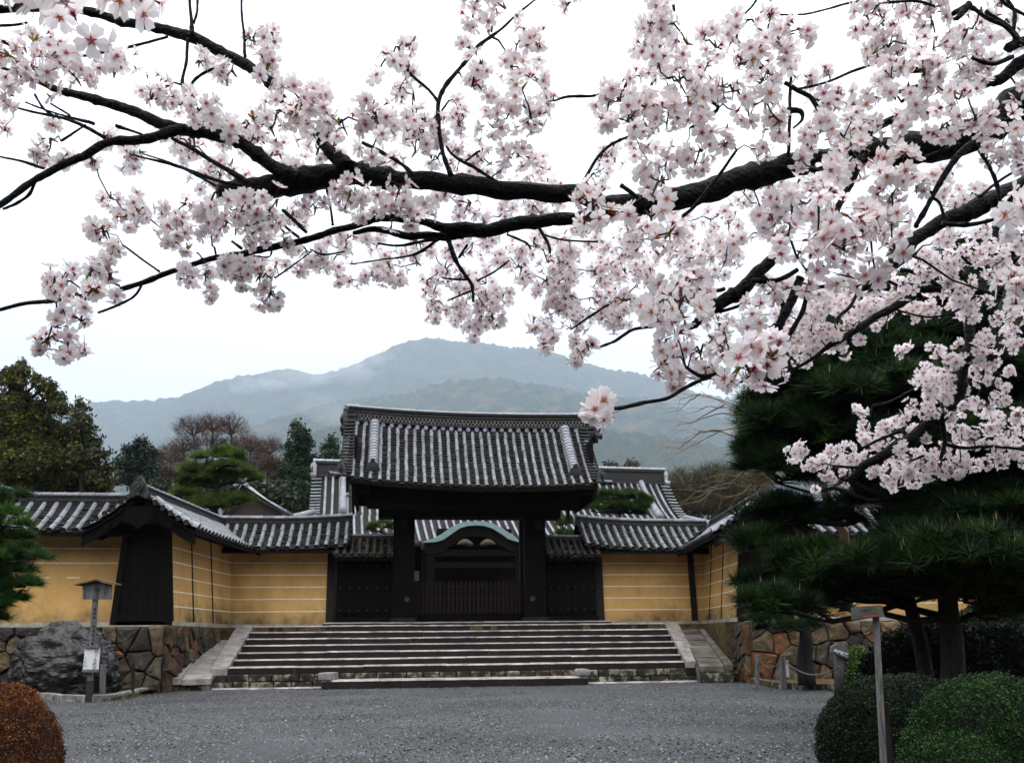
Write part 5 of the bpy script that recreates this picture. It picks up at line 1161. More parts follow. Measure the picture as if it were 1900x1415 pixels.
# leaves and petals on the gravel
lm = bpy.data.meshes.new('fallen_leaf'); lm.from_pydata([(-.5, 0, 0), (-.1, -.3, .10), (.5, 0, .03), (0, .3, .14)], [], [(0, 1, 2), (0, 2, 3)]); lm.materials.append(m_dead)
for i, (x, y) in enumerate([(418, 1342), (405, 1303), (425, 1301), (245, 1345), (485, 1337), (239, 1315), (280, 1337), (960, 1330), (1120, 1375), (700, 1310), (1330, 1340), (1400, 1302), (820, 1352), (1220, 1318), (560, 1372)]):
    v = ground(x, y, .035); o = link('fallen_leaf', lm, None, None, Matrix.Translation(v) @ Euler((random.uniform(-.3, .3), random.uniform(-.3, .3), random.random()*6)).to_matrix().to_4x4() @ Matrix.Scale(random.uniform(.05, .085), 4)); tag(o, 'small dry leaf lying on the dark gravel of the forecourt', 'leaf', 'dry leaves scattered on the forecourt gravel')
def post(name, label, cat, px, py0, py1, Y, w_, m=m_grey, d=None, zb=.02, lean=0):
    b = P(px, py1, Y); t = P(px+lean, py0, Y); t_ = thing(name, label, cat, Matrix.Translation((b.x, Y, zb))); mb = MB(); h = w_/2
    mb.hexa([(b.x-h, Y-h, zb), (b.x+h, Y-h, zb), (b.x+h, Y+h, zb), (b.x-h, Y+h, zb)], [(t.x-h, Y-h, t.z), (t.x+h, Y-h, t.z), (t.x+h, Y+h, t.z), (t.x-h, Y+h, t.z)]); mb.build('post', m, t_, bevel=.006); return t_, b, t
post('wooden_stake', 'grey wooden stake right of the boulder, nearer the notice post', 'stake', 191, 1232, 1286, 17.6, .085)
post('wooden_stake', 'thin dark stake against the big red stone of the left wall', 'stake', 247, 1229, 1276, 18.6, .055, m_wood2)
s1 = post('wooden_stake', 'mossy stake nearer the ramp on the right bed', 'stake', 1405, 1214, 1262, 19.3, .07)
s2 = post('wooden_stake', 'pale grey stake bearing a small white plate on the right bed', 'stake', 1453, 1215, 1263, 19.0, .10)
mb = MB(); v = P(1461, 1240, 18.9); mb.box((v.x, 18.9, v.z), (.055, .02, .33)); t_ = thing('name_plate', 'narrow white plate fixed to the pale stake on the right bed', 'plate', Matrix.Translation(v)); mb.build('plate', m_sign, t_)
def rope(label, a, b, sag, par=None):
    t_ = thing('rope', label, 'rope', Matrix.Translation(a)); mb = MB(); mb.tube([lerp(a, b, i/12)-Vector((0, 0, sag*4*(i/12)*(1-i/12))) for i in range(13)], .012, 5); mb.build('cord', m_grey, t_, smooth=True)
rope('sagging rope strung between the two stakes on the right bed', P(1405, 1220, 19.3), P(1453, 1221, 19.0), .18)
rope('sagging rope running from the plated stake to the thick signpost', P(1453, 1221, 19.0), P(1556, 1236, 15.6), .22)
# lettering
def glyphs(chars, size, vert=True, step=1.12):
    """mesh verts of vertical lettering in the XZ plane, origin at the top centre"""
    mb = MB()
    for i, ch in enumerate(chars):
        cu = bpy.data.curves.new('t', 'FONT'); cu.body = ch; cu.size = size; cu.align_x = 'CENTER'; cu.align_y = 'CENTER'; cu.extrude = size*.02; cu.resolution_u = 2; cu.offset = size*.03; ob = bpy.data.objects.new('t', cu); col.objects.link(ob)
        me = bpy.data.meshes.new_from_object(ob.evaluated_get(bpy.context.evaluated_depsgraph_get())); bpy.data.objects.remove(ob); bpy.data.curves.remove(cu)
        x0 = 0 if vert else i*size*step; z0 = -i*size*step if vert else 0; rot = ch == 'ー' and vert
        mb.add([((v.co.y if rot else v.co.x)+x0, -v.co.z, (-v.co.x if rot else v.co.y)+z0) for v in me.vertices], [tuple(p.vertices) for p in me.polygons]); bpy.data.meshes.remove(me)
    return mb
def put(mb, at, par, m, name='lettering', rot=None):
    at = Vector(at); R_ = rot or Matrix.Identity(3); q = MB(); q.v = [tuple(at+R_ @ Vector(v)) for v in mb.v]; q.f = mb.f; q.mi = mb.mi; return q.build(name, m, par)
# roofed notice board on a leaning post (left)
YS = 17.0; foot = ground(164, 1277, .05); foot.y = YS; foot.x = P(166, 1277, YS).x
sg = thing('notice_sign', 'tall wooden notice on a leaning post before the boulder, little roof over its lettered board', 'sign', Matrix.Translation((foot.x, YS, 0)))
tpp = P(179, 1080, YS); mb = MB(); 
def stick(mb, a, b, hx, hy):
    mb.hexa([(a.x-hx, a.y-hy, a.z), (a.x+hx, a.y-hy, a.z), (a.x+hx, a.y+hy, a.z), (a.x-hx, a.y+hy, a.z)], [(b.x-hx, b.y-hy, b.z), (b.x+hx, b.y-hy, b.z), (b.x+hx, b.y+hy, b.z), (b.x-hx, b.y+hy, b.z)])
stick(mb, Vector((foot.x, YS, .05)), Vector((tpp.x, YS, tpp.z)), .042, .03); mb.build('post', m_grey, sg)
mb = MB(); stick(mb, Vector((foot.x, YS, .03)), P(168, 1262, YS), .052, .04); mb.build('post_foot', m_blk, sg)
pxs = [(153, 167), (167.5, 181), (181.5, 194), (194.5, 207)]
def topline(x): return 1077+abs(x-180)*.22+1.0
for a_, b_ in pxs:
    y1 = 1111.5; mb = MB(); q = [P(a_, y1, YS-.06), P(b_, y1-.3, YS-.06), P(b_, topline(b_), YS-.06), P(a_, topline(a_), YS-.06)]
    for v in q: v.y = YS-.06
    bk = [v+Vector((0, .03, 0)) for v in q]; mb.add(q+bk, [(0, 1, 2, 3), (7, 6, 5, 4), (0, 4, 5, 1), (1, 5, 6, 2), (2, 6, 7, 3), (3, 7, 4, 0)]); mb.build('plank', m_grey, sg)
for (x0, y0, x1, y1) in ((143, 1084.5, 180.5, 1075.5), (180, 1075.3, 217, 1083)):
    a_, b_ = P(x0, y0, YS-.08), P(x1, y1, YS-.08); mb = MB(); mb.hexa([(a_.x, YS-.16, a_.z-.012), (b_.x, YS-.16, b_.z-.012), (b_.x, YS+.12, b_.z-.012), (a_.x, YS+.12, a_.z-.012)], [(a_.x, YS-.16, a_.z+.012), (b_.x, YS-.16, b_.z+.012), (b_.x, YS+.12, b_.z+.012), (a_.x, YS+.12, a_.z+.012)]); mb.build('roof_board', mat('sign_roof', (.09, .045, .025), (.16, .08, .05), 6, .8), sg)
yt = YS-.093
put(glyphs('駐車', .062), P(181, 1082.5, yt), sg, m_blk, 'small_lettering'); put(glyphs('禁止', .098), P(179.5, 1093, yt), sg, m_blk)
put(glyphs('境内一円', .046), P(196.3, 1084, yt), sg, MATS['black_paint'], 'small_lettering'); put(glyphs('当山寺務所', .036), P(158.3, 1091, yt), sg, m_blk, 'small_lettering')
# lettering down the post
chs = '車馬乗入無用当山寺務所'; d_ = (tpp-Vector((foot.x, YS, .05))).normalized(); ang = math.atan2(d_.x, d_.z)
put(glyphs(chs, .062, step=1.25), P(176, 1130, YS-.033), sg, m_blk, 'post_lettering', Matrix.Rotation(ang, 3, 'Y'))
q = [P(153, 1246, YS-.07), P(181.5, 1246, YS-.07), P(185, 1199, YS-.07), P(158, 1199, YS-.07)]
for v in q: v.y = YS-.07
mb = MB(); bk = [v+Vector((0, .03, 0)) for v in q]; mb.add(q+bk, [(0, 1, 2, 3), (7, 6, 5, 4), (0, 4, 5, 1), (1, 5, 6, 2), (2, 6, 7, 3), (3, 7, 4, 0)]); mb.build('white_panel', m_sign, sg)
for (y0, y1, xa_, xb_) in ((1198, 1201.5, 157.5, 185.5), (1241, 1246.5, 152.5, 182)):
    a_, b_ = P(xa_, y1, YS-.09), P(xb_, y0, YS-.09); mb = MB(); mb.box(((a_.x+b_.x)/2, YS-.085, (a_.z+b_.z)/2), (b_.x-a_.x, .05, b_.z-a_.z)); mb.build('panel_batten', m_grey, sg)
put(glyphs('ボール遊び', .072, step=1.05), P(178.5, 1208, YS-.102), sg, mat('faded_ink', (.10, .10, .12), (.2, .2, .22), 30), 'lettering', Matrix.Rotation(.07, 3, 'Y'))
put(glyphs('大覚山務所'[2:], .05, step=1.3), P(158.5, 1221, YS-.102), sg, mat('pale_ink', (.35, .36, .38), (.45, .45, .48), 30), 'small_lettering', Matrix.Rotation(.07, 3, 'Y'))
# thick direction post (right)
YD = 13.6; f_ = ground(1562, 1292, .03); YD = f_.y; ds = thing('direction_post', 'thick grey post with a carved white lettered arrow board beside the dark bush', 'sign', Matrix.Translation((f_.x, YD, 0)))
t_p = P(1560, 1212, YD); mb = MB(); mb.tube([(f_.x, YD, 0), (t_p.x, YD, t_p.z)], [.125, .12], 14); mb.build('post', mat('mid_grey_wood', (.03, .03, .03), (.10, .10, .098), 8, .8, .6, 40, 0, .2, stretch=(8, 8, .8)), ds, smooth=True)
a_ = P(1543, 1196, YD-.16); b_ = P(1577, 1216, YD-.16); o = [(1543, 1199), (1556, 1192), (1573, 1200), (1577, 1219), (1572, 1222), (1543, 1210)]
q = [P(x, y, YD-.16) for x, y in o]; 
for v in q: v.y = YD-.16
n = len(q); mb = MB(); mb.add(q+[v+Vector((0, .09, 0)) for v in q], [tuple(range(n))[::-1], tuple(range(n, 2*n))]+[(i, (i+1) % n, n+(i+1) % n, n+i) for i in range(n)]); mb.build('arrow_board', m_grey, ds)
put(glyphs('参拝順路', .068, vert=False, step=.95), P(1550, 1207.5, YD-.175), ds, m_sign, 'lettering', Matrix.Rotation(.35, 3, 'Y'))
mb = MB(); v = P(1600, 1207, YD+.05); mb.box((v.x, YD+.1, v.z), (.6, .06, .16)); mb.build('long_arm', m_wood2, ds)
# pole with a small box board (right, near)
YP = 5.7; f_ = P(1636, 1416, YP); bp = thing('post_box_sign', 'slender weathered pole carrying a small dark board with a red strip', 'sign', Matrix.Translation((f_.x, YP, 0)))
tpole = P(1625, 1142, YP); mb = MB(); stick(mb, Vector((f_.x, YP, -.02)), Vector((tpole.x, YP, tpole.z)), .016, .016); mb.build('pole', m_grey, bp, bevel=.003)
mb = MB(); a_ = P(1652, 1416, YP+.05); b_ = P(1643, 1302, YP+.05); stick(mb, Vector((a_.x, YP+.05, -.02)), b_, .015, .015); mb.build('prop', m_wood2, bp, bevel=.003)
q = [P(1593, 1148, YP-.05), P(1642, 1143.5, YP-.05), P(1636, 1122, YP-.05), P(1592, 1125, YP-.05)]; 
for v in q: v.y = YP-.05
q2 = [v+Vector((0, .12, .0)) for v in q]; mb = MB(); mb.add(q+q2, [(0, 1, 2, 3), (7, 6, 5, 4), (0, 4, 5, 1), (1, 5, 6, 2), (2, 6, 7, 3), (3, 7, 4, 0)]); mb.build('board', mat('dark_weathered_board', (.03, .03, .028), (.10, .10, .085), 14, .85, .5, 60), bp)
q = [P(1600, 1146, YP-.06), P(1631, 1143, YP-.06), P(1631, 1138.5, YP-.06), P(1600, 1141.5, YP-.06)]
for v in q: v.y = YP-.056
mb = MB(); mb.add(q, [(0, 1, 2, 3)]); mb.build('red_strip', mat('faded_red', (.20, .035, .04), (.26, .06, .06), 20, .7), bp)
k = 420; yy_ = 5+15*rng.random(k)**1.5; p = np.stack([(rng.random(k)-.45)*yy_*1.1, yy_, np.full(k, .032)], 1); TVp = np.array([(-.5, 0, 0), (0, -.4, .12), (.5, 0, .05), (0, .4, .1)]); V, T, C = scatter(TVp, np.array([(0, 1, 2), (0, 2, 3)]), np.ones((4, 3)), p, rotz_to(np.tile([0, 0, 1.], (k, 1))+rng.normal(0, .3, (k, 3)), rng.random(k)*6), .010+.006*rng.random(k), np.tile([.62, .52, .54], (k, 1))); tag(np_mesh('fallen_petals', V, T, C, m_petal, None, 'stuff'), 'scattered pale cherry petals fallen on the gravel', 'petals')
# ================================================================ the cherry tree overhead
def flower(seed, n_open=1.0):
    rd = random.Random(seed); polys = []; warm = rd.random() < .4
    base = (.86, .44, .54) if not warm else (.92, .62, .54); tipc = [(.985, .94, .94), (.99, .955, .95), (.98, .92, .925)][seed % 3]; midc = (.965, .90, .92)
    for k in range(5):
        a0 = 2*math.pi*k/5+rd.uniform(-.08, .08); cup = rd.uniform(.16, .42)/n_open; tw = rd.uniform(-.15, .15)
        def q(r, s):          # r radial 0..1, s sideways
            ang = a0; x = r*math.cos(ang)-s*math.sin(ang); y = r*math.sin(ang)+s*math.cos(ang); return (x, y, cup*r*r*.9+abs(s)*.25+s*tw+.03*(k % 2))
        c0 = q(.06, 0); L0, R0 = q(.24, -.17), q(.24, .17); L1, R1 = q(.64, -.39), q(.64, .39); L2, R2 = q(.97, -.26), q(.97, .26); n_ = q(.90, 0); m1 = q(.42, 0)
        for pts, cc in (((c0, L0, m1), (base, midc, midc)), ((c0, m1, R0), (base, midc, midc)), ((L0, L1, m1), (midc, tipc, midc)), ((R0, m1, R1), (midc, midc, tipc)), ((L1, L2, n_, m1), (tipc, tipc, tipc, midc)), ((R1, m1, n_, R2), (tipc, midc, tipc, tipc))): polys.append((pts, cc))
    st = (.50, .055, .12) if not warm else (.62, .20, .07)
    for k in range(5):        # red star of calyx / filaments seen through the centre
        a = 2*math.pi*(k+.5)/5; b = a+.5; c = a-.5; z = .07
        polys.append((((math.cos(a)*.38, math.sin(a)*.38, z+.06), (math.cos(b)*.13, math.sin(b)*.13, z), (0, 0, z-.02), (math.cos(c)*.13, math.sin(c)*.13, z)), st))
    for k in range(7):        # anthers
        a = rd.uniform(0, 6.28); r = rd.uniform(.12, .34); z = .26+rd.uniform(-.04, .08); s = .022; p = (math.cos(a)*r, math.sin(a)*r, z)
        polys.append((((p[0]-s, p[1]-s, z), (p[0]+s, p[1]-s, z), (p[0], p[1]+s*1.3, z+.02)), (.62, .38, .12))); polys.append((((p[0]*.3, p[1]*.3, .06), (p[0]*.3+.02, p[1]*.3, .06), p), (.80, .45, .52)))
    cx = (.27, .035, .055)
    for k in range(4):        # calyx tube behind
        a, b = math.pi/2*k, math.pi/2*(k+1); polys.append((((math.cos(a)*.13, math.sin(a)*.13, .0), (math.cos(b)*.13, math.sin(b)*.13, 0), (math.cos(b)*.06, math.sin(b)*.06, -.40), (math.cos(a)*.06, math.sin(a)*.06, -.40)), cx))
    for k in range(5):        # sepals
        a = 2*math.pi*(k+.5)/5; polys.append((((math.cos(a)*.38, math.sin(a)*.38, .0), (math.cos(a+.5)*.12, math.sin(a+.5)*.12, -.02), (math.cos(a-.5)*.12, math.sin(a-.5)*.12, -.02)), (.33, .04, .06)))
    for k in range(3):        # pedicel
        a, b = 2.094*k, 2.094*(k+1); polys.append((((math.cos(a)*.028, math.sin(a)*.028, -.38), (math.cos(b)*.028, math.sin(b)*.028, -.38), (math.cos(b)*.028, math.sin(b)*.028, -1.7), (math.cos(a)*.028, math.sin(a)*.028, -1.7)), (.20, .13, .04)))
    return soup(polys)
FT = [flower(i, 1.0+.35*(i % 4)) for i in range(9)]
FM = []
for V, T, C in FT:
    o = np_mesh('blossom', V, T, C, m_petal); FM.append(o.data); bpy.data.objects.remove(o)
# big limbs: (points px,py,width px ; distance)
BR = [
 ([(2300, -190, 40), (1900, -160, 30), (1500, -135, 26), (900, -95, 20), (350, -66, 15), (-60, -40, 10)], 1.9, 0), ([(2400, -260, 26), (1960, -120, 16), (1500, -160, 9)], 3.0, 0),
 ([(2300, 60, 96), (2050, 135, 84), (1900, 200, 74), (1830, 238, 68), (1740, 268, 60), (1640, 285, 56), (1560, 292, 50), (1480, 306, 50), (1400, 325, 48), (1300, 355, 46), (1200, 374, 42), (1120, 374, 40), (1050, 358, 36), (900, 347, 36), (760, 335, 38), (680, 325, 42), (620, 326, 46), (540, 337, 50), (470, 350, 42), (404, 356, 32)], 1.95, 0),
 ([(560, 330, 30), (520, 312, 28), (470, 284, 26), (420, 258, 25), (375, 245, 25), (330, 238, 24), (280, 214, 22), (220, 196, 20), (170, 184, 18), (125, 172, 15), (60, 145, 8), (0, 124, 7), (-40, 110, 6)], 1.93, -.08),
 ([(345, 240, 20), (300, 254, 19), (250, 260, 18), (200, 265, 17), (150, 290, 16), (80, 325, 14), (40, 352, 13), (0, 380, 12), (-40, 410, 10)], 1.86, -.1),
 ([(65, 335, 8), (55, 360, 6), (30, 378, 6), (5, 388, 5)], 1.8, 0), ([(82, 312, 6), (40, 300, 5), (0, 291, 4), (-30, 284, 4)], 1.8, 0),
 ([(-30, 20, 18), (60, 14, 18), (140, 20, 17), (205, 33, 17), (280, 50, 20), (350, 66, 23), (420, 100, 23), (470, 130, 23), (505, 160, 22), (545, 205, 18), (580, 245, 18), (612, 282, 24), (645, 318, 40)], 1.9, 0),
 ([(358, 66, 10), (354, 30, 7), (352, -20, 6), (350, -66, 6)], 1.88, 0), ([(359, 45, 6), (366, 20, 5), (368, -20, 4), (372, -66, 4)], 1.88, 0),
 ([(350, 72, 7), (346, 110, 6), (338, 150, 7), (348, 180, 7), (358, 208, 7), (376, 235, 9)], 1.88, 0), ([(350, 175, 5), (362, 148, 6), (390, 130, 6), (425, 118, 5)], 1.85, 0),
 ([(450, -72, 6), (449, -20, 5), (449, 30, 5), (452, 80, 6), (455, 106, 7)], 1.85, 0), ([(120, 97, 4), (150, 103, 5), (190, 98, 6), (250, 84, 6), (312, 68, 6)], 1.88, 0),
 ([(0, 194, 4), (50, 205, 5), (110, 218, 6), (150, 232, 7), (195, 256, 9)], 1.84, 0), ([(48, 190, 3), (110, 213, 4), (175, 230, 8)], 1.82, 0), ([(65, 175, 4), (85, 205, 5), (110, 220, 5)], 1.82, 0), ([(95, 193, 4), (130, 215, 5)], 1.82, 0),
 ([(320, 258, 6), (370, 282, 8), (420, 315, 10), (460, 340, 12)], 1.84, 0), ([(240, 285, 3), (290, 298, 5), (350, 315, 7), (400, 335, 8), (450, 345, 9)], 1.83, 0), ([(265, 285, 3), (330, 308, 4), (400, 345, 6)], 1.82, 0), ([(215, 235, 7), (265, 250, 5)], 1.83, 0),
 ([(112, 262, 5), (130, 252, 5), (160, 232, 4)], 1.82, 0), ([(0, 78, 9), (20, 86, 10), (40, 100, 10)], 1.8, 0), ([(-20, 50, 6), (25, 46, 6), (50, 42, 5)], 1.75, 0),
 ([(1200, 385, 34), (1130, 390, 30), (1065, 402, 26), (1000, 410, 26), (940, 420, 27), (880, 426, 27), (820, 422, 20), (780, 410, 15), (720, 405, 14), (680, 413, 14), (620, 428, 13), (560, 445, 13), (490, 463, 13), (430, 475, 12), (390, 482, 11), (330, 498, 10), (260, 525, 10), (180, 548, 10), (120, 556, 9), (60, 562, 8), (0, 576, 7), (-40, 590, 6)], 2.05, 0),
 ([(900, 428, 22), (850, 436, 19), (800, 438, 17), (740, 433, 14), (690, 428, 12), (655, 432, 8)], 2.07, 0), ([(860, 441, 8), (800, 446, 6), (740, 456, 5), (700, 452, 4)], 2.05, 0),
 ([(815, 442, 8), (780, 468, 5), (745, 478, 4), (705, 482, 3), (650, 490, 3)], 2.05, 0), ([(295, 503, 5), (262, 480, 4), (228, 455, 4)], 2.0, 0), ([(262, 530, 5), (250, 550, 5), (215, 568, 5), (182, 580, 5)], 2.0, 0), ([(222, 530, 4), (196, 520, 4)], 1.98, 0),
 ([(578, 466, 3), (560, 480, 3), (510, 516, 4)], 2.0, 0), ([(555, 440, 6), (530, 420, 6), (510, 398, 5)], 2.03, 0), ([(570, 430, 6), (545, 408, 8), (525, 390, 8)], 2.04, 0), ([(617, 418, 5), (612, 380, 5), (605, 345, 5)], 2.0, 0),
 ([(640, 467, 3), (600, 472, 4), (575, 462, 3)], 2.0, 0), ([(505, 455, 4), (500, 476, 3), (470, 475, 3)], 2.0, 0), ([(380, 487, 5), (372, 475, 3), (365, 468, 3)], 2.0, 0), ([(448, 463, 6), (430, 448, 5)], 2.0, 0),
 ([(838, 328, 12), (822, 290, 9), (812, 245, 9), (813, 190, 9), (826, 160, 9), (850, 130, 8), (872, 104, 9), (893, 84, 9), (925, 58, 6), (955, 30, 5), (985, 5, 4), (1010, -20, 4), (1040, -95, 4)], 1.9, 0), ([(815, 192, 7), (795, 165, 6), (770, 145, 6), (755, 130, 5)], 1.86, 0),
 ([(918, 335, 5), (885, 312, 7), (858, 300, 6), (838, 286, 5), (828, 272, 5)], 1.88, 0), ([(862, 302, 4), (885, 285, 5), (892, 280, 4)], 1.86, 0), ([(912, 60, 5), (915, 38, 5), (912, 25, 5)], 1.86, 0), ([(910, 330, 3), (930, 315, 3), (946, 300, 2)], 1.9, 0),
 ([(770, 328, 9), (742, 302, 8), (705, 280, 8), (672, 264, 7)], 1.86, 0), ([(820, 205, 4), (833, 186, 4)], 1.86, 0),
 ([(1080, 350, 8), (1100, 305, 7), (1125, 275, 6), (1150, 260, 6), (1172, 252, 5)], 1.85, 0), ([(1028, 188, 4), (1055, 179, 6), (1105, 177, 6)], 1.8, 0),
 ([(830, 440, 10), (842, 478, 9), (860, 505, 8), (875, 530, 7), (878, 560, 5)], 2.1, 0), ([(945, 482, 3), (915, 505, 4), (885, 522, 4)], 2.1, 0), ([(868, 455, 5), (852, 478, 5)], 2.1, 0), ([(870, 520, 4), (840, 518, 4), (820, 515, 3)], 2.1, 0), ([(875, 540, 4), (845, 552, 4), (830, 558, 3)], 2.1, 0),
 ([(1000, 420, 8), (1015, 450, 7), (1020, 470, 5)], 2.2, 0), ([(940, 435, 5), (975, 450, 5), (985, 462, 4)], 2.2, 0), ([(1010, 435, 4), (1045, 445, 4), (1110, 448, 4)], 2.3, 0),
 ([(1060, 610, 3), (1090, 590, 5), (1130, 565, 5)], 2.2, 0), ([(1105, 645, 5), (1140, 632, 6), (1175, 612, 7), (1215, 605, 6)], 2.1, 0), ([(1150, 345, 9), (1190, 372, 8)], 1.85, 0), ([(1222, 318, 6), (1212, 345, 8), (1190, 370, 8), (1150, 386, 6), (1125, 388, 5)], 1.8, 0),
 ([(1366, 278, 5), (1330, 330, 7), (1300, 370, 8), (1270, 398, 7), (1250, 412, 5)], 1.7, 0), ([(1470, 125, 6), (1464, 200, 7), (1462, 290, 8)], 1.9, 0), ([(1455, 155, 9), (1480, 168, 10), (1505, 180, 10), (1518, 202, 10)], 1.85, 0), ([(1460, 205, 14), (1485, 206, 10), (1488, 222, 6), (1472, 238, 4)], 1.85, 0),
 ([(1480, 165, 5), (1530, 155, 5), (1590, 130, 6), (1640, 115, 6), (1712, 128, 5)], 1.85, 0), ([(1403, 120, 7), (1440, 142, 7)], 1.8, 0), ([(1310, 185, 9), (1333, 200, 8), (1300, 230, 8), (1280, 238, 5)], 1.75, 0),
 ([(1650, 128, 8), (1680, 131, 10), (1720, 132, 8)], 1.85, 0), ([(1645, 175, 7), (1680, 165, 8), (1708, 158, 7)], 1.85, 0), ([(1672, 188, 7), (1712, 162, 8)], 1.85, 0),
 ([(1950, 80, 26), (1900, 115, 24), (1860, 140, 22), (1825, 152, 20)], 1.8, 0), ([(1910, 75, 22), (1870, 92, 20)], 1.78, 0), ([(1895, 80, 12), (1870, 55, 9), (1830, 30, 9), (1800, 12, 10), (1770, 25, 12)], 1.7, 0), ([(1900, 30, 7), (1870, 12, 7), (1850, -10, 7)], 1.7, 0), ([(1880, 60, 8), (1880, 20, 7), (1862, -10, 6)], 1.7, 0), ([(1800, 5, 16), (1780, 28, 12), (1770, 35, 8)], 1.68, 0), ([(1830, 20, 8), (1870, 50, 8), (1905, 85, 8)], 1.72, 0),
 ([(1650, 5, 6), (1700, 2, 6), (1735, 12, 5)], 1.6, 0), ([(1800, 108, 7), (1840, 118, 9), (1880, 105, 9)], 1.7, 0),
 ([(1740, 205, 18), (1700, 205, 18), (1660, 222, 16), (1630, 240, 14), (1600, 262, 12), (1580, 285, 10)], 1.85, 0),
 ([(1604, 268, 16), (1588, 320, 15), (1570, 355, 14), (1545, 395, 14), (1525, 425, 11), (1516, 446, 5)], 1.75, 0), ([(1545, 395, 8), (1555, 390, 8), (1530, 430, 8)], 1.72, 0),
 ([(1805, 262, 14), (1780, 285, 14), (1760, 310, 13), (1740, 345, 11), (1722, 380, 10), (1700, 420, 10)], 1.8, 0), ([(1805, 262, 8), (1830, 300, 7), (1850, 345, 8), (1855, 375, 8)], 1.8, 0), ([(1730, 365, 6), (1745, 378, 6), (1750, 405, 7)], 1.8, 0), ([(1712, 292, 5), (1745, 280, 6), (1780, 268, 7)], 1.78, 0),
 ([(2050, 270, 46), (1960, 315, 40), (1900, 345, 36), (1830, 380, 32), (1780, 400, 30), (1740, 415, 28), (1700, 445, 26), (1660, 480, 22), (1640, 505, 15), (1622, 530, 9), (1608, 548, 4)], 2.3, 0),
 ([(1750, 412, 9), (1800, 418, 9), (1850, 405, 8), (1880, 385, 10)], 2.1, 0), ([(1880, 320, 6), (1840, 345, 6), (1815, 365, 8)], 2.2, 0), ([(1435, 478, 22), (1400, 510, 25), (1360, 545, 28), (1325, 572, 26), (1302, 590, 20), (1284, 604, 12), (1262, 614, 5)], 1.95, 0),
 ([(1485, 515, 16), (1468, 555, 18), (1450, 590, 18), (1440, 622, 12), (1432, 645, 5)], 1.9, 0), ([(1497, 535, 10), (1485, 580, 10), (1462, 628, 8), (1454, 648, 4)], 1.9, 0), ([(1395, 520, 10), (1440, 522, 10), (1480, 500, 9)], 1.9, 0), ([(1300, 545, 8), (1345, 535, 8)], 1.95, 0), ([(1300, 562, 6), (1345, 558, 8), (1388, 545, 7)], 1.95, 0), ([(1300, 578, 8), (1340, 578, 7), (1378, 565, 6)], 1.95, 0),
 ([(1415, 515, 9), (1440, 540, 9), (1458, 572, 10)], 1.92, 0), ([(1510, 535, 7), (1545, 526, 9), (1580, 515, 8)], 2.2, 0), ([(1700, 470, 6), (1660, 500, 6), (1640, 515, 6), (1665, 530, 6)], 2.6, 0),
 ([(1580, 538, 14), (1640, 532, 18), (1700, 533, 18), (1745, 536, 18), (1850, 540, 10)], 2.9, 0), ([(1695, 548, 18), (1650, 575, 16), (1610, 600, 14), (1570, 622, 13), (1540, 640, 10), (1490, 675, 6), (1460, 690, 4)], 2.9, 0), ([(1590, 540, 7), (1580, 565, 7), (1555, 590, 8), (1545, 620, 8)], 2.85, 0), ([(1740, 530, 8), (1700, 505, 9), (1670, 500, 9)], 2.8, 0), ([(1770, 460, 5), (1800, 490, 6), (1840, 505, 6)], 2.8, 0), ([(1740, 530, 6), (1790, 532, 6), (1820, 520, 5)], 2.85, 0), ([(1655, 572, 4), (1720, 588, 4), (1770, 580, 5), (1810, 550, 6)], 2.9, 0),
 ([(2000, 240, 20), (1900, 330, 16), (1868, 380, 14), (1845, 430, 14), (1832, 480, 15), (1822, 530, 16), (1805, 590, 18), (1795, 640, 18), (1785, 690, 20), (1775, 730, 22), (1745, 770, 26), (1700, 808, 24), (1650, 838, 20), (1600, 868, 14), (1568, 892, 8)], 3.2, 0),
 ([(1795, 700, 28), (1830, 650, 20), (1850, 600, 18), (1870, 540, 16), (1900, 480, 14), (1990, 380, 14)], 3.4, 0), ([(1572, 888, 4), (1548, 902, 3), (1530, 905, 2)], 3.2, 0), ([(1545, 864, 5), (1590, 866, 6), (1625, 855, 8)], 3.2, 0), ([(1600, 830, 5), (1640, 812, 6), (1670, 800, 8)], 3.2, 0), ([(1620, 752, 4), (1650, 745, 4), (1690, 725, 4), (1730, 705, 4)], 3.25, 0),
 ([(1745, 780, 10), (1755, 820, 10), (1745, 850, 6)], 3.2, 0), ([(1755, 825, 8), (1800, 830, 6), (1850, 828, 6), (1910, 835, 6)], 3.25, 0), ([(1690, 855, 4), (1715, 845, 5)], 3.2, 0), ([(1740, 660, 4), (1775, 690, 5)], 3.2, 0), ([(1860, 620, 5), (1835, 660, 5), (1795, 665, 5)], 3.2, 0), ([(1840, 440, 4), (1880, 465, 5), (1900, 450, 5)], 3.1, 0),
 ([(1120, 757, 7), (1150, 755, 8), (1190, 748, 8), (1235, 740, 8), (1265, 722, 7), (1300, 705, 7), (1342, 695, 7)], 1.5, 0), ([(1272, 680, 6), (1300, 698, 8), (1340, 690, 7)], 1.5, 0),
 ([(1370, 35, 2), (1385, 22, 4), (1402, 2, 5), (1412, -20, 5), (1500, -160, 8)], 3.0, 0), ([(1402, 38, 4), (1420, 20, 5), (1435, -10, 5), (1500, -160, 8)], 3.0, 0), ([(1430, 27, 3), (1490, 27, 4), (1540, 15, 4), (1600, 0, 5), (1640, -15, 5), (1760, -60, 6), (1960, -120, 9)], 3.0, 0), ([(1252, 20, 6), (1250, 5, 7), (1248, -20, 6), (1250, -110, 7)], 1.86, 0),
 ([(1268, -20, 6), (1225, -25, 6), (1245, 0, 5)], 1.8, 0),
]
tree = thing('cherry_tree', 'old cherry tree in full pale pink bloom, its dark limbs spreading across the sky', 'cherry tree', Matrix.Translation((3.6, 2.9, 0)))
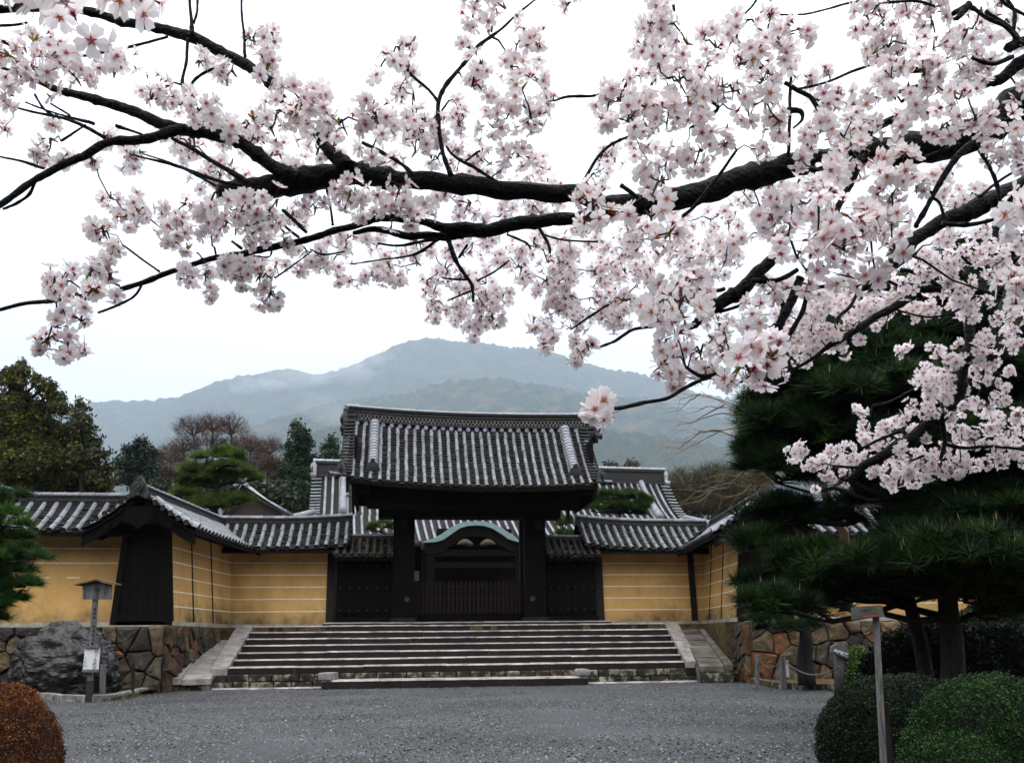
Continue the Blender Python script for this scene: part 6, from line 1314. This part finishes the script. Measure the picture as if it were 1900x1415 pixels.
allpts = []; thin = MB()
mb = MB(); mb.tube([(3.75, 3.0, -.05), (3.65, 2.95, .5), (3.55, 2.85, 1.2), (3.3, 2.7, 1.9), (3.0, 2.5, 2.4)], [.26, .21, .19, .16, .12], 14, jit=.06)
joinP = P(2300, 60, 1.95); mb.tube([(3.3, 2.7, 1.85), ((3.3+joinP.x)/2, 2.35, (2.0+joinP.z)/2), tuple(joinP)], [.14, .09, .058], 12); mb.tube([(3.0, 2.5, 2.4), (2.8, 2.4, 3.2), (2.2, 2.2, 3.8)], [.12, .08, .04], 10)
p2 = P(2000, 240, 3.2); mb.tube([(3.3, 2.75, 1.8), (2.9, 3.1, 2.4), tuple(p2)], [.08, .05, .022], 8); p3 = P(2050, 270, 2.3); mb.tube([(3.35, 2.7, 1.8), ((3.3+p3.x)/2, 2.5, 2.0), tuple(p3)], [.09, .06, .032], 8); p4 = P(1950, 80, 1.8); mb.tube([(3.2, 2.65, 2.1), (2.2, 2.2, 2.4), tuple(p4)], [.07, .03, .015], 8)
p5 = P(1990, 380, 3.4); mb.tube([(3.35, 2.85, 1.6), (2.8, 3.2, 2.0), tuple(p5)], [.06, .03, .015], 8)
for q_, r_ in ((P(2300, -190, 1.9), .022), (P(2400, -260, 3.0), .023)): mb.tube([(3.2, 2.65, 2.1), tuple((Vector((3.2, 2.65, 2.3))+q_)/2+Vector((0, 0, .25))), tuple(q_)], [.07, .035, r_], 8)
mb.build('trunk', m_bark, tree, smooth=True)
for bi, (pts, Y, dy) in enumerate(BR):
    n = len(pts); W = [P(x, y, Y+dy*i/max(1, n-1)) for i, (x, y, w_) in enumerate(pts)]; rr = [w_/2/F*(Y+dy*i/max(1, n-1)) for i, (x, y, w_) in enumerate(pts)]
    # Catmull-Rom with small irregularities
    S, Rr = [], []; sub = 7 if pts[0][2] > 12 else 5
    for i in range(n-1):
        p0, p1, p2_, p3_ = W[max(i-1, 0)], W[i], W[i+1], W[min(i+2, n-1)]
        for j in range(sub):
            t = j/sub; q = .5*((2*p1)+(p2_-p0)*t+(2*p0-5*p1+4*p2_-p3_)*t*t+(3*p1-p0-3*p2_+p3_)*t**3); r_ = lerp(rr[i], rr[i+1], t); k_ = noise.noise(q*22)*.35*r_
            q = q+Vector((noise.noise(q*14), noise.noise(q*14+Vector((9, 0, 0))), noise.noise(q*14+Vector((0, 9, 0)))))*min(.010, r_*.9); S.append(q); Rr.append(r_*(1+.16*noise.noise(q*60)+(.22 if random.random() < .1 else 0)))
    S.append(W[-1]); Rr.append(rr[-1])
    big = max(p[2] for p in pts) > 12
    m1 = MB(); m1.tube(S, Rr, 14 if big else 7, jit=.07 if big else .12)
    m1.build('branch', m_bark, tree, smooth=True)
    for q, r_ in zip(S, Rr): allpts.append((q, r_))
AP = np.array([tuple(q) for q, r in allpts]); APX = np.array([PX(q) for q, r in allpts])
POM = """60,15,60,72 150,22,70,72 235,12,60,70 30,-20,60,72 120,-25,60,72 280,-5,40,66
50,85,45,36 110,100,50,36 30,130,40,36 165,130,50,36 215,130,40,36 95,150,40,35 20,165,30,35 75,120,40,36 10,100,40,36 15,190,24,34 100,232,14,32 90,275,34,33 115,298,22,33 70,290,15,33 200,262,24,32 222,288,34,32 170,295,20,30 255,290,30,32 140,290,16,30 5,240,14,30
285,165,36,34 305,188,32,33 280,185,26,33 395,118,32,34 370,112,24,33 432,150,32,34 375,190,38,34 395,215,35,34 425,240,35,33 350,170,22,33 455,235,34,33 485,85,34,34 505,112,30,34 470,70,22,33 495,130,26,32 505,60,20,33
380,285,40,28 420,300,38,28 450,325,34,28 375,335,28,28 345,265,26,27 400,345,18,27 300,250,16,28 345,300,16,26
520,190,48,38 560,200,52,38 610,205,50,38 652,218,48,38 690,235,42,38 700,262,36,38 640,255,40,38 565,245,38,36 500,232,36,36 460,262,32,32 520,285,36,30 580,300,34,30 620,270,28,34 480,250,28,30 550,300,26,28 700,300,26,28 730,295,20,28 680,205,30,38 540,165,26,38
745,92,36,35 722,125,34,34 760,125,22,34 770,170,36,32 765,205,40,32 795,235,40,32 755,255,36,32 782,285,34,32 815,255,26,32 740,175,22,32 725,230,22,32 800,300,16,30
880,8,42,35 925,2,34,35 885,55,32,34 862,85,26,34 870,160,32,33 900,125,34,34 950,108,38,33 990,100,38,33 1010,138,36,33 985,178,40,34 1018,190,24,34 955,210,42,34 925,245,44,34 905,285,34,33 940,272,34,33 870,292,28,30 850,205,26,32 905,190,36,34 850,230,26,32 980,220,24,34 880,320,14,30 850,275,16,30 840,215,14,30
1055,8,22,34 1075,-5,22,34 990,315,42,26 1020,335,34,26 965,340,28,26 1000,345,30,25
1225,50,46,38 1190,85,30,36 1250,35,36,38 1228,100,46,38 1200,40,26,37 1168,172,42,38 1140,192,42,38 1120,222,30,38 1170,215,46,38 1230,170,46,38 1270,200,46,38 1215,250,46,38 1260,285,46,38 1300,255,40,38 1240,315,40,37 1180,285,34,32 1150,305,32,30 1110,325,30,28 1270,115,36,38 1290,155,34,38 1255,225,40,38 1200,140,34,37 1290,305,30,37 1120,285,16,28 1300,190,30,36
1340,80,40,38 1380,70,46,38 1330,118,38,38 1400,118,46,38 1440,65,30,37 1480,55,30,38 1462,100,30,37 1362,160,36,37 1420,150,36,37 1472,125,24,36 1400,205,44,38 1440,195,38,38 1385,240,40,38 1430,245,34,37 1310,60,22,37 1345,265,22,36 1370,110,40,38 1495,70,18,38 1430,30,20,35
1520,195,34,34 1560,175,30,34 1600,195,40,34 1560,230,44,35 1520,262,38,35 1600,245,38,35 1650,195,36,36 1500,150,16,33 1530,130,14,33 1630,160,22,34 1680,220,20,36 1540,210,30,34 1560,270,30,35
1620,15,44,36 1680,30,48,37 1740,25,40,36 1660,85,48,37 1722,80,46,37 1700,135,46,37 1650,125,34,36 1760,120,40,37 1722,188,48,38 1780,190,48,38 1832,200,46,38 1800,150,40,36 1840,95,36,34 1875,60,34,34 1890,130,28,34 1850,15,32,34 1790,60,32,35 1760,232,40,38 1830,60,24,34 1640,50,36,36 1600,60,20,35 1620,100,26,36 1820,125,30,35 1720,-5,40,36 1800,225,30,38 1890,170,22,34
1480,300,20,38 1520,320,38,40 1542,360,40,40 1490,380,46,42 1450,372,34,38 1640,300,46,40 1682,315,44,40 1660,350,44,40 1700,345,28,36 1560,305,28,38 1510,345,34,42 1640,335,34,40 1555,330,24,40 1680,285,30,40
1880,250,34,34 1870,288,38,34 1895,300,30,34 1800,345,36,26 1762,325,26,26 1785,372,34,26 1750,372,26,26 1740,345,20,28 1730,325,18,28
1400,400,46,28 1350,430,42,26 1442,432,46,34 1500,440,52,42 1550,470,56,42 1600,452,48,42 1640,440,48,42 1622,490,40,42 1530,420,44,42 1590,402,44,40 1470,410,38,36 1420,360,28,28 1385,350,24,26 1570,430,44,42 1660,465,30,42 1560,510,30,40 1340,395,24,24 1310,410,24,24 1360,455,34,26 1380,375,22,25 1610,400,34,40 1650,400,30,36
1740,442,36,23 1700,470,36,22 1780,470,40,22 1840,470,36,22 1720,512,36,22 1790,512,34,22 1690,518,28,22 1870,430,36,26 1760,490,36,22 1810,440,26,22 1850,495,24,22 1890,470,22,22 1660,530,24,22
1885,385,42,48 1862,540,42,46 1892,562,36,46 1875,400,24,48 1880,520,24,46 1900,360,36,48
1105,372,40,42 1095,410,30,40 1130,395,24,42 1080,365,20,42 1215,405,40,42 1210,442,44,42 1242,432,36,42 1175,400,28,40 1170,440,24,36
480,385,36,34 440,402,42,34 520,385,34,34 570,372,30,32 640,372,42,34 680,376,36,34 720,372,36,34 765,402,32,36 768,365,36,32 820,368,28,30 860,385,26,28 960,375,32,27 1010,380,36,27 545,400,24,28 455,375,30,34 500,410,26,30 745,380,28,34 700,395,16,30 790,385,24,28 665,400,20,30 900,400,12,26 985,390,24,26
205,368,26,29 240,378,34,29 275,392,36,29 300,425,28,29 258,405,28,29 340,430,26,29 365,392,32,30 400,408,38,31 430,432,36,32 332,405,24,29 470,428,36,32 520,432,28,30 392,438,26,30 225,400,20,29 300,388,20,29 345,378,16,29 318,452,16,28 348,462,12,28 480,400,30,32 390,375,22,30 560,410,16,28
192,430,30,34 215,462,18,34 195,498,20,34 175,425,18,34 200,480,16,34
115,518,32,35 150,512,34,36 172,535,20,36 100,545,20,34 132,500,26,35 175,500,22,35 142,545,22,36 95,525,20,34 205,512,14,34
100,605,28,35 88,630,28,34 125,635,30,34 118,655,24,33 150,648,14,33 110,580,16,34 82,650,18,33 148,592,18,34 215,550,16,30
368,520,30,30 385,540,26,30 352,512,20,30 440,500,30,31 478,520,34,30 502,545,26,30 470,492,26,30 425,490,22,32 512,565,10,28 450,520,26,30 490,560,18,29 415,505,20,31 388,505,18,28
552,480,34,28 590,475,32,28 622,492,26,27 628,518,12,27 660,470,34,27 700,480,34,27 690,508,24,27 730,502,28,27 742,522,12,27 760,480,28,27 640,445,24,27 605,450,24,27 680,445,22,27 775,450,18,26 540,458,18,28 560,500,20,28 720,450,24,26 800,462,22,26
835,500,28,24 802,522,22,24 820,560,36,24 798,570,24,24 838,588,16,23 880,540,34,23 900,512,34,23 905,560,38,23 898,595,32,23 925,548,28,23 868,580,28,23 880,468,28,24 932,470,34,24 962,478,34,25 1002,490,40,25 1050,480,46,25 1100,500,40,24 1052,530,40,23 970,508,28,25 1080,560,38,23 1040,572,30,23 1130,540,40,23 1150,490,40,23 1180,540,40,23 1168,588,32,23 1100,592,28,23 1062,600,24,24 1030,560,24,23 830,470,20,24 850,445,18,25 860,515,22,23 790,540,18,23 930,500,26,24 900,440,24,25 990,445,24,25 1020,510,30,24 1140,580,30,23 1000,540,16,24 1195,500,30,24
1000,612,24,32 1010,638,20,31 990,600,16,32 1022,622,12,31 1068,635,13,30 1092,640,16,36 1066,668,13,30 1078,655,8,32
1060,440,30,23 1112,452,38,23 1162,455,38,23 1140,422,30,23 1185,480,30,23 1080,425,22,23 1270,420,30,24 1290,450,34,24 1250,475,34,24
1250,560,52,42 1292,592,46,42 1232,602,40,40 1262,510,40,32 1222,540,36,38 1290,482,36,26 1332,470,36,26 1275,540,40,40 1215,580,30,36 1240,655,30,38 1255,690,28,38 1292,702,26,38 1300,655,30,38 1322,622,36,40 1225,680,20,38 1270,640,30,38 1250,715,18,38 1310,690,24,38 1235,630,24,38
1392,640,42,52 1432,660,40,52 1372,682,42,52 1402,600,30,34 1352,650,34,46 1410,690,36,50 1350,705,26,44 1445,640,26,50 1400,570,28,36 1425,545,24,34
1480,640,34,21 1440,590,30,22 1350,590,30,24 1372,560,28,23 1502,620,36,21 1542,600,40,21 1500,580,38,21 1562,560,38,21 1602,570,40,21 1622,602,20,20 1540,640,20,20 1480,672,22,20 1640,560,32,20 1702,560,36,20 1722,582,20,20 1782,560,36,20 1802,582,20,20 1590,522,30,22 1440,540,30,26 1482,530,30,24 1542,532,36,22 1470,610,30,21 1520,560,34,21 1460,570,28,22 1400,710,16,21 1445,700,20,20 1510,650,22,20 1455,650,26,21 1580,600,24,20 1660,540,26,20 1740,550,24,20 1595,630,14,20 1570,655,14,20 1620,545,24,21 1500,530,26,24 1415,525,24,28 1330,520,24,26 1300,520,26,26 1340,610,20,24
1110,745,26,46 1120,770,22,46 1100,765,16,46
1475,850,20,18 1500,842,20,18 1520,852,18,18 1530,880,16,18 1512,905,7,17 1545,832,16,18 1592,768,17,18 1602,790,16,18 1560,866,20,18 1582,846,20,18 1622,828,20,18 1642,814,22,18 1662,790,20,18 1690,770,18,18 1640,862,22,18 1668,855,22,18 1648,882,22,18 1690,872,22,18 1720,856,22,18 1655,902,12,17 1740,842,22,18 1762,862,22,18 1790,850,22,18 1770,876,16,18 1820,842,22,18 1850,830,22,18 1880,832,22,18 1895,850,18,18 1800,812,20,18 1842,800,20,18 1872,788,22,18 1822,772,20,18 1792,770,18,18 1702,740,20,19 1722,722,22,19 1742,700,22,19 1712,690,18,19 1762,670,22,19 1732,652,18,19 1672,655,14,18 1682,640,9,18 1820,700,22,19 1842,680,20,19 1870,690,16,19 1812,662,18,19 1852,640,22,19 1832,620,20,19 1882,640,18,19 1882,600,22,20 1802,742,20,19 1832,742,18,19 1860,740,16,19 1600,812,16,18 1575,830,14,18 1535,852,16,18 1555,850,14,18 1640,790,16,18 1700,790,14,18 1725,740,18,19 1760,710,20,19 1775,640,12,19 1700,840,18,18 1780,830,18,18 1860,860,14,18 1830,860,14,18 1485,835,14,18 1505,862,16,18 1868,812,18,18 1760,735,16,19 1700,705,14,19 1870,720,12,19 1840,710,16,19 1690,880,16,18 1605,850,14,18 1890,770,16,18 1895,800,18,18 1800,690,14,19 1760,770,16,19 1715,812,14,19 1672,832,12,19 1785,720,12,20 1810,640,12,20 1792,665,12,20 1735,765,18,19 1775,800,20,19 1720,880,14,18 1745,875,16,18 1810,860,16,18 1790,800,18,18 1850,770,16,18 1620,870,16,18 1720,770,14,19 1830,560,14,22 1835,510,14,22 1800,590,16,20 1850,590,14,20"""
rd = np.random.default_rng(21); fl_pos, fl_dir, fl_sz, fl_px = [], [], [], []; buds = MB(); bud_polys = []
poms = [tuple(float(v) for v in s.split(',')) for s in POM.split()]
tw_n = 0
for (x, y, r, d) in poms:
    Y = 61.2/d*float(rd.uniform(.97, 1.06)); s = Y/F; c = P(x, y, Y)
    subs = max(1, round((r/(d*1.05))**2)); k_each = 9 if d > 26 else 8
    n = max(4, int((2.5 if d > 22 else 3.4)*(r/(d*.5))**2*.78)); 
    cores = [c] if r < d*.9 else [c+Vector((rd.normal(0, .42), rd.normal(0, .42), rd.normal(0, .42)))*r*s for _ in range(max(2, round((r/d)**2*1.2)))]
    # spur twigs from the nearest branch to each umbel core
    for q in cores:
        qx = PX(q); dd = np.hypot(APX[:, 0]-qx[0], APX[:, 1]-qx[1])+np.abs(AP[:, 1]-q.y)*200; i = int(np.argmin(dd)); a = Vector(AP[i]); L_ = (q-a).length
        if L_ > .45: continue
        mid = lerp(a, q, .5)+Vector((rd.normal(0, .06), rd.normal(0, .04), rd.normal(0, .06)))*L_; mm = MB(); pts = [a, lerp(a, mid, .5)+Vector((0, 0, .01)), mid, lerp(mid, q, .55), q]; r0 = min(.0030, allpts[i][1]*.6)
        thin.tube(pts, [r0, r0*.85, r0*.75, r0*.65, r0*.75], 5, jit=.15); 
        AP = np.vstack([AP, [tuple(q)]]); APX = np.vstack([APX, [qx]]); allpts.append((q, .004))
        for _ in range(3):    # brown-green bud scales at the spur
            dv = Vector(rd.normal(size=3)).normalized(); sv = dv.orthogonal().normalized()*.0035; p_ = q; bud_polys.append(([p_-sv, p_+sv, p_+dv*.018+sv*.4, p_+dv*.018-sv*.4], [(.16, .09, .02), (.24, .19, .03), (.28, .11, .03), (.12, .14, .03)][int(rd.integers(0, 4))]))
    for _ in range(n):
        q = cores[int(rd.integers(0, len(cores)))]; dv = rd.normal(size=3); dv[1] -= .35; dv[2] -= .15; dv /= np.linalg.norm(dv)
        rad = min(r*s*.8, .036)*rd.uniform(.7, 1.15) if len(cores) > 1 else r*s*rd.uniform(.4, .85)
        p = np.array(q)+dv*rad; f = dv+rd.normal(0, .35, 3); f /= np.linalg.norm(f)
        fl_pos.append(p); fl_dir.append(f); fl_sz.append(.0198*rd.uniform(.86, 1.1)); fl_px.append(.037*F/p[1])
fl_pos, fl_dir, fl_sz, fl_px = map(np.array, (fl_pos, fl_dir, fl_sz, fl_px)); N_ = len(fl_pos); print('FLOWERS', N_)
thin.build('spur_twigs', m_bark, tree, smooth=True, kind='stuff')
V, T, C = soup(bud_polys); np_mesh('bud_scales', V, T, C, m_petal, tree, 'stuff')
order = np.argsort(-fl_px); inview = np.array([(-20 < PX(p)[0] < 1920 and PX(p)[1] > -20) for p in fl_pos]); order = [i for i in order if inview[i]][:300]; S_ = set(order)
IT = RM[tree.name].inverted(); vi = rd.integers(0, len(FT), N_); spin = rd.random(N_)*6.28; Rm = rotz_to(fl_dir, spin)
for i in order:
    M = Matrix([list(Rm[i][r_]*fl_sz[i])+[fl_pos[i][r_]] for r_ in range(3)]+[[0, 0, 0, 1]]); link('blossom', FM[vi[i]], None, tree, IT @ M)
Vs, Ts, Cs, b = [], [], [], 0; rest = np.array([i not in S_ for i in range(N_)])
for q in range(len(FT)):
    s = rest & (vi == q)
    if not s.any(): continue
    V, T, C = scatter(*FT[q], fl_pos[s], Rm[s], fl_sz[s], np.ones((s.sum(), 3))*(.94+.1*rd.random((s.sum(), 1)))); Vs.append(V); Ts.append(T+b); Cs.append(C); b += len(V)
np_mesh('blossoms', np.vstack(Vs), np.vstack(Ts), np.vstack(Cs), m_petal, tree, 'stuff')
print('OBJS', len(bpy.data.objects), 'TRIS', sum(len(o.data.polygons) for o in bpy.data.objects if o.type == 'MESH'))
